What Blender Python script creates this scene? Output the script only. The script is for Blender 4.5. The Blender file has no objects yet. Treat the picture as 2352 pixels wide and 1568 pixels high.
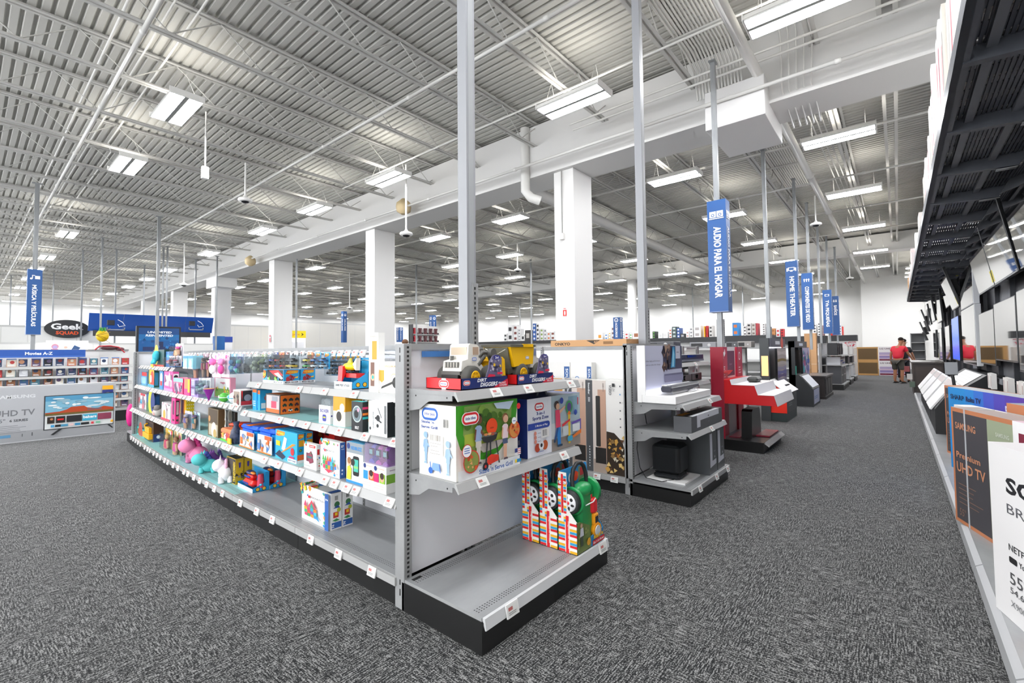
import bpy, bmesh, math, random
from mathutils import Vector, Matrix
R_ = random.Random(7)
C = bpy.context.scene.collection
PI = math.pi
H = 1.45
# ------------------------------------------------------------------ camera (16 mm lens at eye height, looking across the toy gondola)
YAW, PIT, ROL, FPX, PX0, PY0 = math.radians(39.88), math.radians(2.261), math.radians(-0.5906), 1059.5, 1176.0, 764.3
_f = Vector((math.cos(YAW) * math.cos(PIT), math.sin(YAW) * math.cos(PIT), math.sin(PIT)))
_r = Vector((math.sin(YAW), -math.cos(YAW), 0)); _u = _r.cross(_f)
_r2 = _r * math.cos(ROL) + _u * math.sin(ROL); _u2 = _r2.cross(_f)
cd = bpy.data.cameras.new('camera'); cam = bpy.data.objects.new('camera', cd); C.objects.link(cam)
cam.matrix_world = Matrix(((_r2.x, _u2.x, -_f.x, 0), (_r2.y, _u2.y, -_f.y, 0), (_r2.z, _u2.z, -_f.z, H), (0, 0, 0, 1)))
cd.sensor_width = 36; cd.lens = FPX / 2352 * 36; cd.shift_y = (PY0 - 784) / 2352; cd.clip_start = 0.05; cd.clip_end = 300
bpy.context.scene.camera = cam
def ray(px, py):
    a, b = (px - PX0) / FPX, -(py - PY0) / FPX
    return _r2 * a + _u2 * b + _f
def atx(px, py, X):
    d = ray(px, py); t = X / d.x; return d * t + Vector((0, 0, H))
def aty(px, py, Y):
    d = ray(px, py); t = Y / d.y; return d * t + Vector((0, 0, H))
def atz(px, py, Z):
    d = ray(px, py); t = (Z - H) / d.z; return d * t + Vector((0, 0, H))
# ------------------------------------------------------------------ materials
_M = {}
def lin(h):
    h = h.lstrip('#'); o = []
    for i in (0, 2, 4):
        c = int(h[i:i+2], 16) / 255; o.append(c / 12.92 if c <= .04045 else ((c + .055) / 1.055) ** 2.4)
    return (*o, 1)
def M(h, rough=.5, metal=0, spec=.5):
    k = (h, rough, metal, spec)
    if k in _M: return _M[k]
    m = bpy.data.materials.new('surface_' + h.strip('#')); m.use_nodes = True; b = m.node_tree.nodes['Principled BSDF']
    b.inputs['Base Color'].default_value = lin(h); b.inputs['Roughness'].default_value = rough
    b.inputs['Metallic'].default_value = metal; b.inputs['Specular IOR Level'].default_value = spec
    _M[k] = m; return m
def EM(h, s, name='lit'):
    k = ('em', h, s)
    if k in _M: return _M[k]
    m = bpy.data.materials.new(name); m.use_nodes = True; nt = m.node_tree; b = nt.nodes['Principled BSDF']
    b.inputs['Base Color'].default_value = lin(h); b.inputs['Emission Color'].default_value = lin(h); b.inputs['Emission Strength'].default_value = s
    _M[k] = m; return m
def CLEAR(h='#eef2f4', a=.16, rough=.08):
    k = ('cl', h, a)
    if k in _M: return _M[k]
    m = bpy.data.materials.new('clear_plastic'); m.use_nodes = True; nt = m.node_tree; b = nt.nodes['Principled BSDF']
    b.inputs['Base Color'].default_value = lin(h); b.inputs['Roughness'].default_value = rough
    t = nt.nodes.new('ShaderNodeBsdfTransparent'); x = nt.nodes.new('ShaderNodeMixShader'); x.inputs[0].default_value = a
    t.inputs[0].default_value = lin(h)
    nt.links.new(t.outputs[0], x.inputs[1]); nt.links.new(b.outputs[0], x.inputs[2]); nt.links.new(x.outputs[0], nt.nodes['Material Output'].inputs[0])
    _M[k] = m; return m
def nodes(name):
    m = bpy.data.materials.new(name); m.use_nodes = True; nt = m.node_tree
    return m, nt, nt.nodes['Principled BSDF']
def NN(nt, t, **kw):
    n = nt.nodes.new(t)
    for k, v in kw.items():
        if k[0] == '_': setattr(n, k[1:], v)
        else: n.inputs[k.replace('__', ' ')].default_value = v
    return n
def carpet_mat():
    m, nt, b = nodes('woven_carpet'); L = nt.links.new
    tc = NN(nt, 'ShaderNodeTexCoord'); out = []
    for sc in ((16, 150, 1), (150, 16, 1)):
        mp = NN(nt, 'ShaderNodeMapping', Scale=sc); L(tc.outputs['Object'], mp.inputs[0])
        n = NN(nt, 'ShaderNodeTexNoise', Scale=1.0, Detail=2.0, Roughness=.6); L(mp.outputs[0], n.inputs['Vector']); out.append(n)
    big = NN(nt, 'ShaderNodeTexNoise', Scale=3.5, Detail=4.0); L(tc.outputs['Object'], big.inputs['Vector'])
    r0 = NN(nt, 'ShaderNodeValToRGB'); r0.color_ramp.elements[0].position = .3; r0.color_ramp.elements[1].position = .7; L(big.outputs[0], r0.inputs[0])
    gr = NN(nt, 'ShaderNodeTexNoise', Scale=130.0, Detail=2.0); L(tc.outputs['Object'], gr.inputs['Vector'])
    mx = NN(nt, 'ShaderNodeMix'); L(r0.outputs[0], mx.inputs[0]); L(out[0].outputs[0], mx.inputs[2]); L(out[1].outputs[0], mx.inputs[3])
    a1 = NN(nt, 'ShaderNodeMix'); a1.inputs[0].default_value = .42; L(mx.outputs[0], a1.inputs[2]); L(gr.outputs[0], a1.inputs[3])
    a2 = NN(nt, 'ShaderNodeMix'); a2.inputs[0].default_value = .03; L(a1.outputs[0], a2.inputs[2]); L(big.outputs[0], a2.inputs[3])
    r = NN(nt, 'ShaderNodeValToRGB'); e = r.color_ramp.elements
    e[0].position = .44; e[0].color = (.008, .0085, .009, 1); e[1].position = .57; e[1].color = (.25, .25, .245, 1)
    k = e.new(.5); k.color = (.048, .0485, .049, 1)
    L(a2.outputs[0], r.inputs[0]); L(r.outputs[0], b.inputs['Base Color'])
    b.inputs['Sheen Weight'].default_value = .12; b.inputs['Sheen Roughness'].default_value = .4; b.inputs['Roughness'].default_value = .95; b.inputs['Specular IOR Level'].default_value = .1
    bp = NN(nt, 'ShaderNodeBump', Strength=.35, Distance=.004); L(a2.outputs[0], bp.inputs['Height']); L(bp.outputs[0], b.inputs['Normal'])
    return m
def noisy(name, h1, h2, scale=(3, 3, 3), rough=.5, metal=0, lo=.35, hi=.65, spec=.5):
    m, nt, b = nodes(name); L = nt.links.new
    tc = NN(nt, 'ShaderNodeTexCoord'); mp = NN(nt, 'ShaderNodeMapping', Scale=scale); L(tc.outputs['Object'], mp.inputs[0])
    n = NN(nt, 'ShaderNodeTexNoise', Scale=1.0, Detail=5.0, Roughness=.65); L(mp.outputs[0], n.inputs['Vector'])
    r = NN(nt, 'ShaderNodeValToRGB'); r.color_ramp.elements[0].position = lo; r.color_ramp.elements[1].position = hi
    r.color_ramp.elements[0].color = lin(h1); r.color_ramp.elements[1].color = lin(h2)
    L(n.outputs[0], r.inputs[0]); L(r.outputs[0], b.inputs['Base Color'])
    b.inputs['Roughness'].default_value = rough; b.inputs['Metallic'].default_value = metal; b.inputs['Specular IOR Level'].default_value = spec
    return m
# ------------------------------------------------------------------ lettering outlines
_TX = {}
def text_geo(s, bold):
    k = (s, bold)
    if k not in _TX:
        cu = bpy.data.curves.new('t', 'FONT'); cu.body = s; cu.size = 1; cu.resolution_u = 2; cu.offset = {0: 0, 1: .018, 2: .034}[bold]
        ob = bpy.data.objects.new('t', cu); me = bpy.data.meshes.new_from_object(ob)
        vs = [(v.co.x, v.co.y) for v in me.vertices]; fs = [tuple(p.vertices) for p in me.polygons]
        bpy.data.objects.remove(ob); bpy.data.curves.remove(cu); bpy.data.meshes.remove(me)
        _TX[k] = (vs, fs)
    return _TX[k]
# ------------------------------------------------------------------ mesh builder
class B:
    def __init__(s): s.v = []; s.f = []; s.m = []; s.mats = []; s.sm = []
    def mi(s, m):
        if isinstance(m, str): m = M(m)
        if m not in s.mats: s.mats.append(m)
        return s.mats.index(m)
    def add(s, vs, fs, m, smooth=False):
        o = len(s.v); s.v += [tuple(p) for p in vs]; k = s.mi(m)
        for f in fs: s.f.append([i + o for i in f]); s.m.append(k); s.sm.append(smooth)
        return s
    def box(s, x0, x1, y0, y1, z0, z1, m, faces=None):
        vs = [(x, y, z) for z in (z0, z1) for y in (y0, y1) for x in (x0, x1)]
        F = dict(b=(0, 2, 3, 1), t=(4, 5, 7, 6), f=(0, 1, 5, 4), k=(2, 6, 7, 3), l=(0, 4, 6, 2), r=(1, 3, 7, 5))
        for k, q in F.items(): s.add([vs[i] for i in q], [(0, 1, 2, 3)], (faces or {}).get(k, m))
        return s
    def bbox(s, x0, x1, y0, y1, z0, z1, m, r=.01):     # box with rounded vertical edges and chamfered rims
        n = 4; P = []
        for cx, cy, a in ((x1 - r, y1 - r, 0), (x0 + r, y1 - r, 90), (x0 + r, y0 + r, 180), (x1 - r, y0 + r, 270)):
            for i in range(n + 1): t = math.radians(a + 90 * i / n); P.append((cx, cy, math.cos(t), math.sin(t)))
        c = r * .6; k = len(P); vs = []
        for z, q in ((z0, r - c), (z0 + c, r), (z1 - c, r), (z1, r - c)):
            vs += [(x + a * q, y + b * q, z) for x, y, a, b in P]
        fs = [(j * k + i, j * k + (i + 1) % k, (j + 1) * k + (i + 1) % k, (j + 1) * k + i) for j in range(3) for i in range(k)]
        fs += [tuple(range(k))[::-1], tuple(range(3 * k, 4 * k))]
        return s.add(vs, fs, m)
    def prism(s, pts, a, b0, b1, m, smooth=False):     # 2-D outline pushed along axis a ('x','y','z')
        n = len(pts); mk = {'x': lambda p, t: (t, p[0], p[1]), 'y': lambda p, t: (p[0], t, p[1]), 'z': lambda p, t: (p[0], p[1], t)}[a]
        vs = [mk(p, b0) for p in pts] + [mk(p, b1) for p in pts]
        s.add(vs, [(i, (i + 1) % n, n + (i + 1) % n, n + i) for i in range(n)], m, smooth)
        return s.add(vs, [tuple(range(n))[::-1], tuple(range(n, 2 * n))], m)
    def tube(s, pts, r, m, n=8, caps=True, smooth=True):
        P = [Vector(p) for p in pts]; rr = r if isinstance(r, (list, tuple)) else [r] * len(P); vs = []; up = None
        for i, p in enumerate(P):
            d = ((P[min(i + 1, len(P) - 1)] - P[max(i - 1, 0)])).normalized()
            if up is None: up = d.orthogonal().normalized()
            up = (up - d * up.dot(d)); up = up.normalized() if up.length > 1e-6 else d.orthogonal().normalized()
            w = d.cross(up)
            for k in range(n): t = 2 * PI * k / n; vs.append(p + up * math.cos(t) * rr[i] + w * math.sin(t) * rr[i])
        fs = [(i * n + k, i * n + (k + 1) % n, (i + 1) * n + (k + 1) % n, (i + 1) * n + k) for i in range(len(P) - 1) for k in range(n)]
        s.add(vs, fs, m, smooth)
        if caps: s.add(vs, [tuple(range(n))[::-1], tuple(range(len(vs) - n, len(vs)))], m)
        return s
    def lathe(s, prof, m, c=(0, 0, 0), n=16, axis='z', smooth=True):
        vs = []
        for r, h in prof:
            for k in range(n):
                t = 2 * PI * k / n; a, b = r * math.cos(t), r * math.sin(t)
                q = {'z': (a, b, h), 'y': (a, h, b), 'x': (h, a, b)}[axis]; vs.append((q[0] + c[0], q[1] + c[1], q[2] + c[2]))
        fs = [(i * n + k, i * n + (k + 1) % n, (i + 1) * n + (k + 1) % n, (i + 1) * n + k) for i in range(len(prof) - 1) for k in range(n)]
        if axis == 'y': fs = [f[::-1] for f in fs]
        s.add(vs, fs, m, smooth)
        return s.add(vs, [tuple(range(n))[::-1], tuple(range(len(vs) - n, len(vs)))], m)
    def ell(s, c, r, m, nu=12, nv=8, rot=None):
        if not isinstance(r, (list, tuple)): r = (r, r, r)
        vs = []; Q = rot or Matrix.Identity(3)
        for j in range(nv + 1):
            ph = -PI / 2 + PI * j / nv
            for i in range(nu):
                t = 2 * PI * i / nu; p = Q @ Vector((r[0] * math.cos(ph) * math.cos(t), r[1] * math.cos(ph) * math.sin(t), r[2] * math.sin(ph)))
                vs.append((p.x + c[0], p.y + c[1], p.z + c[2]))
        fs = [(j * nu + i, j * nu + (i + 1) % nu, (j + 1) * nu + (i + 1) % nu, (j + 1) * nu + i) for j in range(nv) for i in range(nu)]
        return s.add(vs, fs, m, True)
    def face(s, o, u, v, w, h): return Art(s, o, u, v, w, h)
    def art(s, side, x0, x1, y0, y1, z0, z1):          # a printed face of the box with these bounds, seen from outside
        if side == 'f': return Art(s, (x0, y0, z0), (1, 0, 0), (0, 0, 1), x1 - x0, z1 - z0)
        if side == 'k': return Art(s, (x1, y1, z0), (-1, 0, 0), (0, 0, 1), x1 - x0, z1 - z0)
        if side == 'l': return Art(s, (x0, y1, z0), (0, -1, 0), (0, 0, 1), y1 - y0, z1 - z0)
        if side == 'r': return Art(s, (x1, y0, z0), (0, 1, 0), (0, 0, 1), y1 - y0, z1 - z0)
        if side == 't': return Art(s, (x0, y0, z1), (1, 0, 0), (0, 1, 0), x1 - x0, y1 - y0)
    def build(s, name, parent=None, loc=None, rotz=0):
        me = bpy.data.meshes.new(name); me.from_pydata(s.v, [], s.f)
        for m in s.mats: me.materials.append(m)
        me.polygons.foreach_set('material_index', s.m); me.polygons.foreach_set('use_smooth', s.sm); me.update()
        o = bpy.data.objects.new(name, me); C.objects.link(o)
        if parent: o.parent = parent
        if loc is not None: o.location = loc
        o.rotation_euler.z = rotz
        return o
class Art:                                             # print on a face: x and y run 0..1 over the face
    def __init__(s, b, o, u, v, w, h):
        s.b = b; s.o = Vector(o); s.u = Vector(u); s.vv = Vector(v); s.n = s.u.cross(s.vv); s.w = w; s.h = h; s.k = 1
    def _add(s, pts, fs, m):
        d = s.n * (.0004 * s.k); s.k += 1
        s.b.add([s.o + s.u * (x * s.w) + s.vv * (y * s.h) + d for x, y in pts], fs, m); return s
    def poly(s, pts, m): return s._add(pts, [tuple(range(len(pts)))], m)
    def rect(s, x0, y0, x1, y1, m): return s.poly([(x0, y0), (x1, y0), (x1, y1), (x0, y1)], m)
    def rects(s, L, m):
        pts = []; fs = []
        for x0, y0, x1, y1 in L:
            n = len(pts); pts += [(x0, y0), (x1, y0), (x1, y1), (x0, y1)]; fs.append((n, n + 1, n + 2, n + 3))
        return s._add(pts, fs, m)
    def ell(s, cx, cy, rx, m, ry=None, n=20, a0=0, a1=360):    # rx is a share of the width, round unless ry is given
        ry = rx * s.w / s.h if ry is None else ry
        return s.poly([(cx + rx * math.cos(math.radians(a0 + (a1 - a0) * i / n)), cy + ry * math.sin(math.radians(a0 + (a1 - a0) * i / n))) for i in range(n if a1 - a0 == 360 else n + 1)], m)
    def rr(s, x0, y0, x1, y1, m, r=.5):                # rounded bar, r as a share of the short side
        W, Hh = (x1 - x0) * s.w, (y1 - y0) * s.h; q = r * min(W, Hh); P = []
        for cx, cy, a in ((x1 * s.w - q, y1 * s.h - q, 0), (x0 * s.w + q, y1 * s.h - q, 90), (x0 * s.w + q, y0 * s.h + q, 180), (x1 * s.w - q, y0 * s.h + q, 270)):
            P += [((cx + q * math.cos(math.radians(a + 18 * i))) / s.w, (cy + q * math.sin(math.radians(a + 18 * i))) / s.h) for i in range(6)]
        return s.poly(P, m)
    def text(s, t, x, y, h, m, bold=1, al='l', fit=None, rot=0, it=0):   # h: capital height as share of the face height (width if turned)
        vs, fs = text_geo(t, bold)
        if not vs: return s
        x0 = min(p[0] for p in vs); x1 = max(p[0] for p in vs); sc = h * (s.w if rot else s.h) / .69; sx = sc
        if fit: sx = fit * (s.h if rot else s.w) / max(x1 - x0, 1e-6)
        L = (x1 - x0) * sx; off = {'l': 0, 'c': -L / 2, 'r': -L}[al]; P = []
        for a, b in vs:
            X = (a - x0) * sx + off + it * b * sc; Y = b * sc
            if rot == 1: X, Y = -Y, X                  # reads upwards
            elif rot == -1: X, Y = Y, -X               # reads downwards
            P.append((x + X / s.w, y + Y / s.h))
        return s._add(P, fs, m)
    def lines(s, x0, x1, ys, t, m, jit=.3):
        return s.rects([(x0, y, x1 - (x1 - x0) * jit * R_.random(), y + t) for y in ys], m)
    def bars(s, x0, y0, x1, y1, m, n=14):
        r = random.Random(n); L = []; x = x0; st = (x1 - x0) / n
        for i in range(n): w = st * r.choice((.3, .5, .7)); L.append((x, y0, x + w, y1)); x += st
        return s.rects(L, m)
# ------------------------------------------------------------------ things
_seen = {}
def tag(o, label, cat, group=None, kind=None):
    if label: o['label'] = label
    if cat: o['category'] = cat
    if group: o['group'] = group
    if kind: o['kind'] = kind
    return o
def thing(name, label, cat, loc=(0, 0, 0), rotz=0, group=None):
    o = bpy.data.objects.new(name, None); C.objects.link(o); o.empty_display_size = .1
    o.location = loc; o.rotation_euler.z = rotz
    return tag(o, label, cat, group)
def struct(b, name): return tag(b.build(name), None, None, kind='structure')
def dup(root, loc, rotz=None, label=None, group=None):
    r = root.copy(); C.objects.link(r); r.location = loc
    if rotz is not None: r.rotation_euler.z = rotz
    if label: r['label'] = label
    if group: r['group'] = group
    for ch in list(root.children):
        c = ch.copy(); C.objects.link(c); c.parent = r
        for g in ch.children:
            d = g.copy(); C.objects.link(d); d.parent = c
    return r
ORD = 'first second third fourth fifth sixth seventh eighth ninth tenth eleventh twelfth thirteenth fourteenth fifteenth sixteenth seventeenth eighteenth nineteenth twentieth'.split()
def od(i): return ORD[i] if i < 20 else 'twenty-' + ORD[i - 20] if i < 29 else 'number %d' % (i + 1)
# ================================================================== the room
WHITE = M('#f4f3f0', .6); STEEL = noisy('grey_painted_steel', '#8f9090', '#9a9b9b', (4, 4, 4), .42); DARK = M('#1b1b1c', .5)
CEIL = noisy('painted_deck', '#bbbab5', '#cdccc7', (.5, .12, 1), .62, 0, .3, .7); CHORD = M('#cbcac6', .55); WH2 = M('#dedddb', .6)
x0, x1, y0, y1, ZC = -8.0, 45.6, -1.4, 52.0, 6.8
b = B(); b.box(x0, x1 + .2, y0 - .2, y1 + .2, -.1, 0, carpet_mat()); struct(b, 'floor')
b = B(); b.box(x0, 40.0, y0 - .2, y0, 0, 7, WHITE); struct(b, 'wall_right')
b = B(); b.box(x1, x1 + .2, 1.85, y1, 0, 7, WHITE)
for k in range(9): b.box(x1 - .05, x1, 5 + k * 5.6, 5.35 + k * 5.6, 0, 6.4, WHITE)
struct(b, 'wall_far')
b = B(); b.box(x0, x1, y1, y1 + .2, 0, 7, WHITE); b.box(x0, x1, y1 - .5, y1, 5.6, 6.0, WHITE); struct(b, 'wall_left')
b = B(); b.box(40, x1 + .2, y0 - .2, 1.85, 0, 7, WHITE); struct(b, 'wall_partition')
b = B(); P = []                                          # fluted steel deck, flutes run away to the left
n = int((x1 - x0) / .1524) + 1
for i in range(n):
    x = x0 + i * .1524
    P += [(x, ZC), (x + .088, ZC), (x + .104, ZC + .045), (x + .136, ZC + .045)]
vs = [(x, y, z) for y in (y0, y1) for x, z in P]; k = len(P)
b.add(vs, [(i, i + 1, k + i + 1, k + i) for i in range(k - 1)], CEIL); b.box(x0, x1, y0, y1, ZC + .06, ZC + .1, CEIL); struct(b, 'ceiling')
# open-web roof joists along the aisle, one every 1.83 m
b = B()
for s in (-1, 1):
    for z, h in ((6.735, .06), (6.2, .05)):
        b.box(x0, x1, s * .045 - .028, s * .045 + .028, z, z + h * .14, CHORD); b.box(x0, x1, s * .018 - .004, s * .018 + .004, z, z + h, CHORD)
x = x0; up = 1
while x < x1 - .7:
    b.tube([(x, 0, 6.75 if up else 6.23), (x + .66, 0, 6.23 if up else 6.75)], .011, CHORD, 5, False); x += .66; up = 1 - up
j0 = struct(b, 'ceiling_joist')
ys = [-.98 + 1.83 * i for i in range(29)]
for i, y in enumerate(ys):
    j = j0 if i == 0 else j0.copy()
    if i: C.objects.link(j)
    j.location.y = y; j.location.x = -.13 * (i % 5)
b = B(); b.box(8.5, 9.42, y0, y1, 5.5, 6.7, WH2); struct(b, 'beam')
b = B(); b.box(27.2, 28.0, y0, y1, 5.9, 6.7, WHITE); struct(b, 'beam')
for i, y in enumerate((5.38, 13.0, 20.5, 27.7, 35.2, 42.8)):
    b = B(); b.bbox(8.6, 9.4, y, y + .52, 0, 5.5, WH2, .015)
    if i == 3: b.box(8.5, 9.5, y - .5, y + 1.0, 5.0, 5.5, WHITE)
    struct(b, 'pillar')
for y in (5.38, 20.5, 35.0):
    b = B(); b.lathe([(.28, 0), (.28, 6.7)], WHITE, (27.6, y + 7.6, 0), 20); struct(b, 'pillar')
# ------------------------------------------------------------------ ceiling lights: white troughs with two glowing panels, some light leaves the top
LIT = EM('#fbfcff', 46, 'lit_panel'); UP = EM('#fffaf0', 7, 'lit_slot')
def light_fixture():
    t = thing('ceiling_light', '', 'ceiling light')
    h = B(); h.prism([(-.25, .02), (-.21, .1), (.21, .1), (.25, .02)], 'y', -.62, .62, WHITE); h.box(-.03, .03, -.61, .61, .006, .02, M('#9a9a98', .6))
    for s in (-1, 1): h.box(-.25, .25, s * .62 - .006, s * .62 + .006, 0, .1, WHITE)
    h.box(-.15, .15, -.55, .55, .1, .102, WHITE, {'t': UP}); h.build('housing', t)
    for s in (-1, 1):
        d = B(); d.box(s * .13 - .098, s * .13 + .098, -.6, .6, .0, .019, WHITE, {'b': LIT}); d.build('diffuser', t)
    w = B()
    for s in (-1, 1):
        for q in (-.18, .18): w.tube([(q, s * .45, .1), (0, s * .45, .52)], .004, CHORD, 4)
    w.build('hanger_wire', t)
    return t
LF = light_fixture()
LX = [2.33, 6.7, 11.4, 15.75, 20.6, 25.9, 31.2, 36.2]; LY = [.8, 4.17, 9.55, 13.25, 16.95, 22.4, 28.3, 32.5, 37, 42, 47]
first = True
near = {(0, 2): 'twin-panel ceiling light nearest the upper left corner of the roof', (1, 1): 'twin-panel ceiling light just right of the tall grey post behind the toy trucks', (2, 0): 'long ceiling light just right of the white junction box on the beam', (1, 0): 'largest ceiling light, cut by the upper frame edge right of the conduits',
        (1, 2): 'ceiling light just above the dome camera near the first broad pillars', (2, 1): 'ceiling light just left of the blue home audio sign pole', (0, 3): 'twin-panel ceiling light beyond the one over the upper left corner'}
for i, X in enumerate(LX):
    cnt = int(i == 0)
    for j, Y in enumerate(LY):
        if (X < 3 and Y < 5) or (i == 0 and j == 4) or (i == 7 and j == 0): continue
        lab = near.get((i, j)) or 'ceiling light, %s from the wall of screens, in the %s row from the viewer' % (od(cnt), od(i)); cnt += 1
        if first: LF.location = (X, Y, 5.72); LF['label'] = lab; LF['group'] = 'ceiling lights in rows'; first = False
        else: dup(LF, (X, Y, 5.72), 0, lab, 'ceiling lights in rows')
for X, Y in [(X, Y) for X in (-2.1,) for Y in (.6, 4.2, 8, 12)]:
    dup(LF, (X, Y, 5.72), 0, 'white ceiling light behind the camera side of the aisle', 'ceiling lights behind the viewpoint')
dup(LF, (2.33, .9, 5.72), 0, 'white ceiling light over the near end of the wall of screens', 'ceiling lights behind the viewpoint')
for k in range(12): dup(LF, (43.6, 5 + 3.9 * k, 5.72), 0, 'white ceiling light washing the far wall, %s from the wall of screens' % od(k), 'ceiling lights along the far wall')
for k in range(3): dup(LF, (33 + 2 * k, -1.08, 5.72), 0, 'added unseen fill light behind the far end of the rack, %s' % od(k), 'added fill lights beyond the rack')  # extra lamps hidden by the rack, added to brighten the white partition wall
for k in range(10): dup(LF, (2.5 + 4.4 * k, 50.2, 5.5), PI / 2, 'white ceiling light washing the left wall, %s from the corner' % od(k), 'ceiling lights along the left wall')
# ------------------------------------------------------------------ pipes, conduits, duct
def pipe(name, pts, r, label, m=None, n=10, group=None, cat='pipe'):
    b = B(); b.tube(pts, r, m or M('#dfdeda', .45), n); return tag(b.build(name), label, cat, group)
def coupled(name, pts, r, label, step=3.05):      # pipe with a ringed coupling every few metres
    b = B(); p0, p1 = Vector(pts[0]), Vector(pts[-1]); L = (p1 - p0).length; d = (p1 - p0) / L; P = [p0]; Q = [r]; t = step * .6
    while t < L - .2: P += [p0 + d * u for u in (t - .041, t - .04, t + .04, t + .041)]; Q += [r, r * 1.35, r * 1.35, r]; t += step
    b.tube(P + [p1], Q + [r], M('#dfdeda', .45), 10); return tag(b.build(name), label, 'pipe')
coupled('sprinkler_pipe', [(5.1, -1.3, 6.05), (5.1, 51.5, 6.05)], .028, 'white sprinkler pipe crossing the roof above the toy gondola')
coupled('sprinkler_pipe', [(8.1, -1.3, 5.62), (8.1, 51.5, 5.62)], .03, 'white sprinkler pipe running along the near face of the big beam')
coupled('sprinkler_pipe', [(1.55, 6.2, 6.02), (1.65, 51, 6.02)], .032, 'white sprinkler pipe at the far left of the roof beside the first light line')
coupled('sprinkler_main', [(3.0, 1.6, 5.9), (39.9, 1.6, 5.9)], .075, 'thick white sprinkler main beside the conduit bundle above the aisle', 4.2)
for k, X in enumerate((11.9, 15.0, 18.6, 22.4)): coupled('sprinkler_pipe', [(X, -1.3, 6.0), (X, 51, 6.0)], .025, 'white sprinkler branch pipe, %s beyond the big beam' % od(k))
pipe('conduit', [(1.42, 6.5, 6.5), (1.44, 30, 6.5)], .02, 'thin white conduit beside the far left sprinkler pipe')
pipe('conduit', [(2.2, 6.5, 6.62), (2.2, 14.6, 6.62), (2.35, 15.2, 6.62), (2.35, 26, 6.62)], .016, 'thin white conduit above the upper left ceiling lights')
pipe('conduit', [(1.9, 6.5, 6.62), (1.9, 40, 6.62)], .014, 'thin white conduit between the left sprinkler pipe and the upper left lights')
pipe('conduit', [(6.9, -1.2, 6.13), (6.9, 12, 6.13)], .018, 'white conduit crossing below the joists in front of the beam')
pipe('conduit', [(7.9, -1.2, 6.07), (7.9, 5.0, 6.07)], .02, 'white conduit pair nearest the upper right of the roof, upper one')
pipe('conduit', [(8.02, -1.2, 6.0), (8.02, 5.0, 6.0)], .02, 'white conduit pair nearest the upper right of the roof, lower one')
pipe('conduit', [(10.3, -1.2, 6.1), (10.3, 9, 6.1)], .02, 'white conduit crossing just beyond the big beam above the junction box')
pipe('vent_duct', [(9.45, 7.15, 5.6), (39.5, 7.6, 5.6)], .15, 'long round white duct running from the broad pillar to the far wall', n=16, cat='duct')
pipe('drain_pipe', [(8.45, 6.6, 6.7), (8.45, 6.6, 5.2), (8.47, 6.45, 5.02), (8.62, 6.3, 4.95)], .11, 'white elbow drain pipe entering the nearest broad pillar', n=14)
for k in range(15):
    yb = 1.82 + .052 * k
    pipe('conduit', [(3.2, yb, 6.42), (7.7, yb + .03, 6.42), (8.15, yb + .03, 6.3), (8.3, yb + .03, 5.85)], .017, 'white conduit in the bundle feeding the junction box above the aisle', n=6, group='conduit bundle before the junction box')
    if k < 13: pipe('conduit', [(9.5, yb + .05, 5.85), (9.75, yb + .05, 6.3), (10.1, yb + .05, 6.42), (16.5, yb + .05, 6.42)], .017, 'white conduit in the bundle leaving the junction box beyond the beam', n=6, group='conduit bundle beyond the junction box')
for k in range(5): pipe('conduit', [(5.5, .86 + .11 * k, 6.68), (8.2, .86 + .11 * k, 6.68), (8.42, .86 + .11 * k, 6.5), (8.42, .9 + .1 * k, 5.6), (9.5, .9 + .1 * k, 5.4), (9.6, .9 + .1 * k, 6.3), (24, .7 + .12 * k, 6.45)], .014, 'white conduit dropping over the beam right of the sprinkler main', n=6, group='conduits right of the sprinkler main')
b = B(); b.bbox(8.15, 9.6, 1.5, 2.42, 5.2, 5.86, M('#e6e5e4', .5), .012); tag(b.build('junction_box'), 'large white metal junction box wrapped under the beam', 'junction box')
for k, X in enumerate((4.6, 6.1, 7.2, 11.0, 12.6, 14.2)):
    b = B(); b.box(X - .02, X + .02, 1.7, 2.75, 6.37, 6.4, CHORD); tag(b.build('cable_strut'), 'white strut under the conduit bundle, %s from the viewer' % od(k), 'strut')
b = B(); b.box(6.4, 40, -.16, -.1, 6.24, 6.5, CHORD); b.box(6.4, 40, .02, .08, 6.24, 6.5, CHORD); struct(b, 'ceiling_joist')  # pair of long solid roof beams, named together with the joists
# drop camera pods
def dome(x, y, z, label):
    t = thing('security_camera', label, 'security camera', (x, y, z), 0, 'dome cameras hung from the roof')
    b = B(); b.tube([(0, 0, .09), (0, 0, 6.22 - z)], .022, WHITE, 8); b.build('drop_pole', t)
    b = B(); b.lathe([(.02, .16), (.05, .1), (.15, .06), (.165, .03), (.15, 0), (.1, -.01)], WHITE, n=18); b.build('camera_body', t)
    b = B(); b.ell((0, 0, -.005), (.095, .095, .05), M('#15161a', .15), 14, 8); b.build('lens_dome', t)
for p, l in (((933, 540), 'white dome camera hung in front of the second broad pillar'), ((563, 462), 'white dome camera between the two left light lines'), ((422, 655), 'white dome camera above the blue wireless counter sign'), ((1874, 517), 'white dome camera right of the blue home theater sign'), ((1952, 640), 'white dome camera high beside the white partition wall'), ((1189, 622), 'white dome camera in front of the far white wall'), ((803, 708), 'small white dome camera above the far red headphone shelves')):
    top = {933: 380, 563: 375, 422: 560, 1874: 455, 1952: 590, 1189: 560, 803: 625}[p[0]]; g = atz(p[0], top, 6.2); q = aty(p[0], p[1], g.y); dome(q.x, q.y, q.z, l)
t = thing('motion_sensor', 'white box sensor on a drop rod near the upper left light', 'sensor', (3.0, 10.3, 5.0))
b = B(); b.tube([(0, 0, .1), (0, 0, 1.22)], .016, WHITE, 8); b.build('drop_rod', t)
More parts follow.
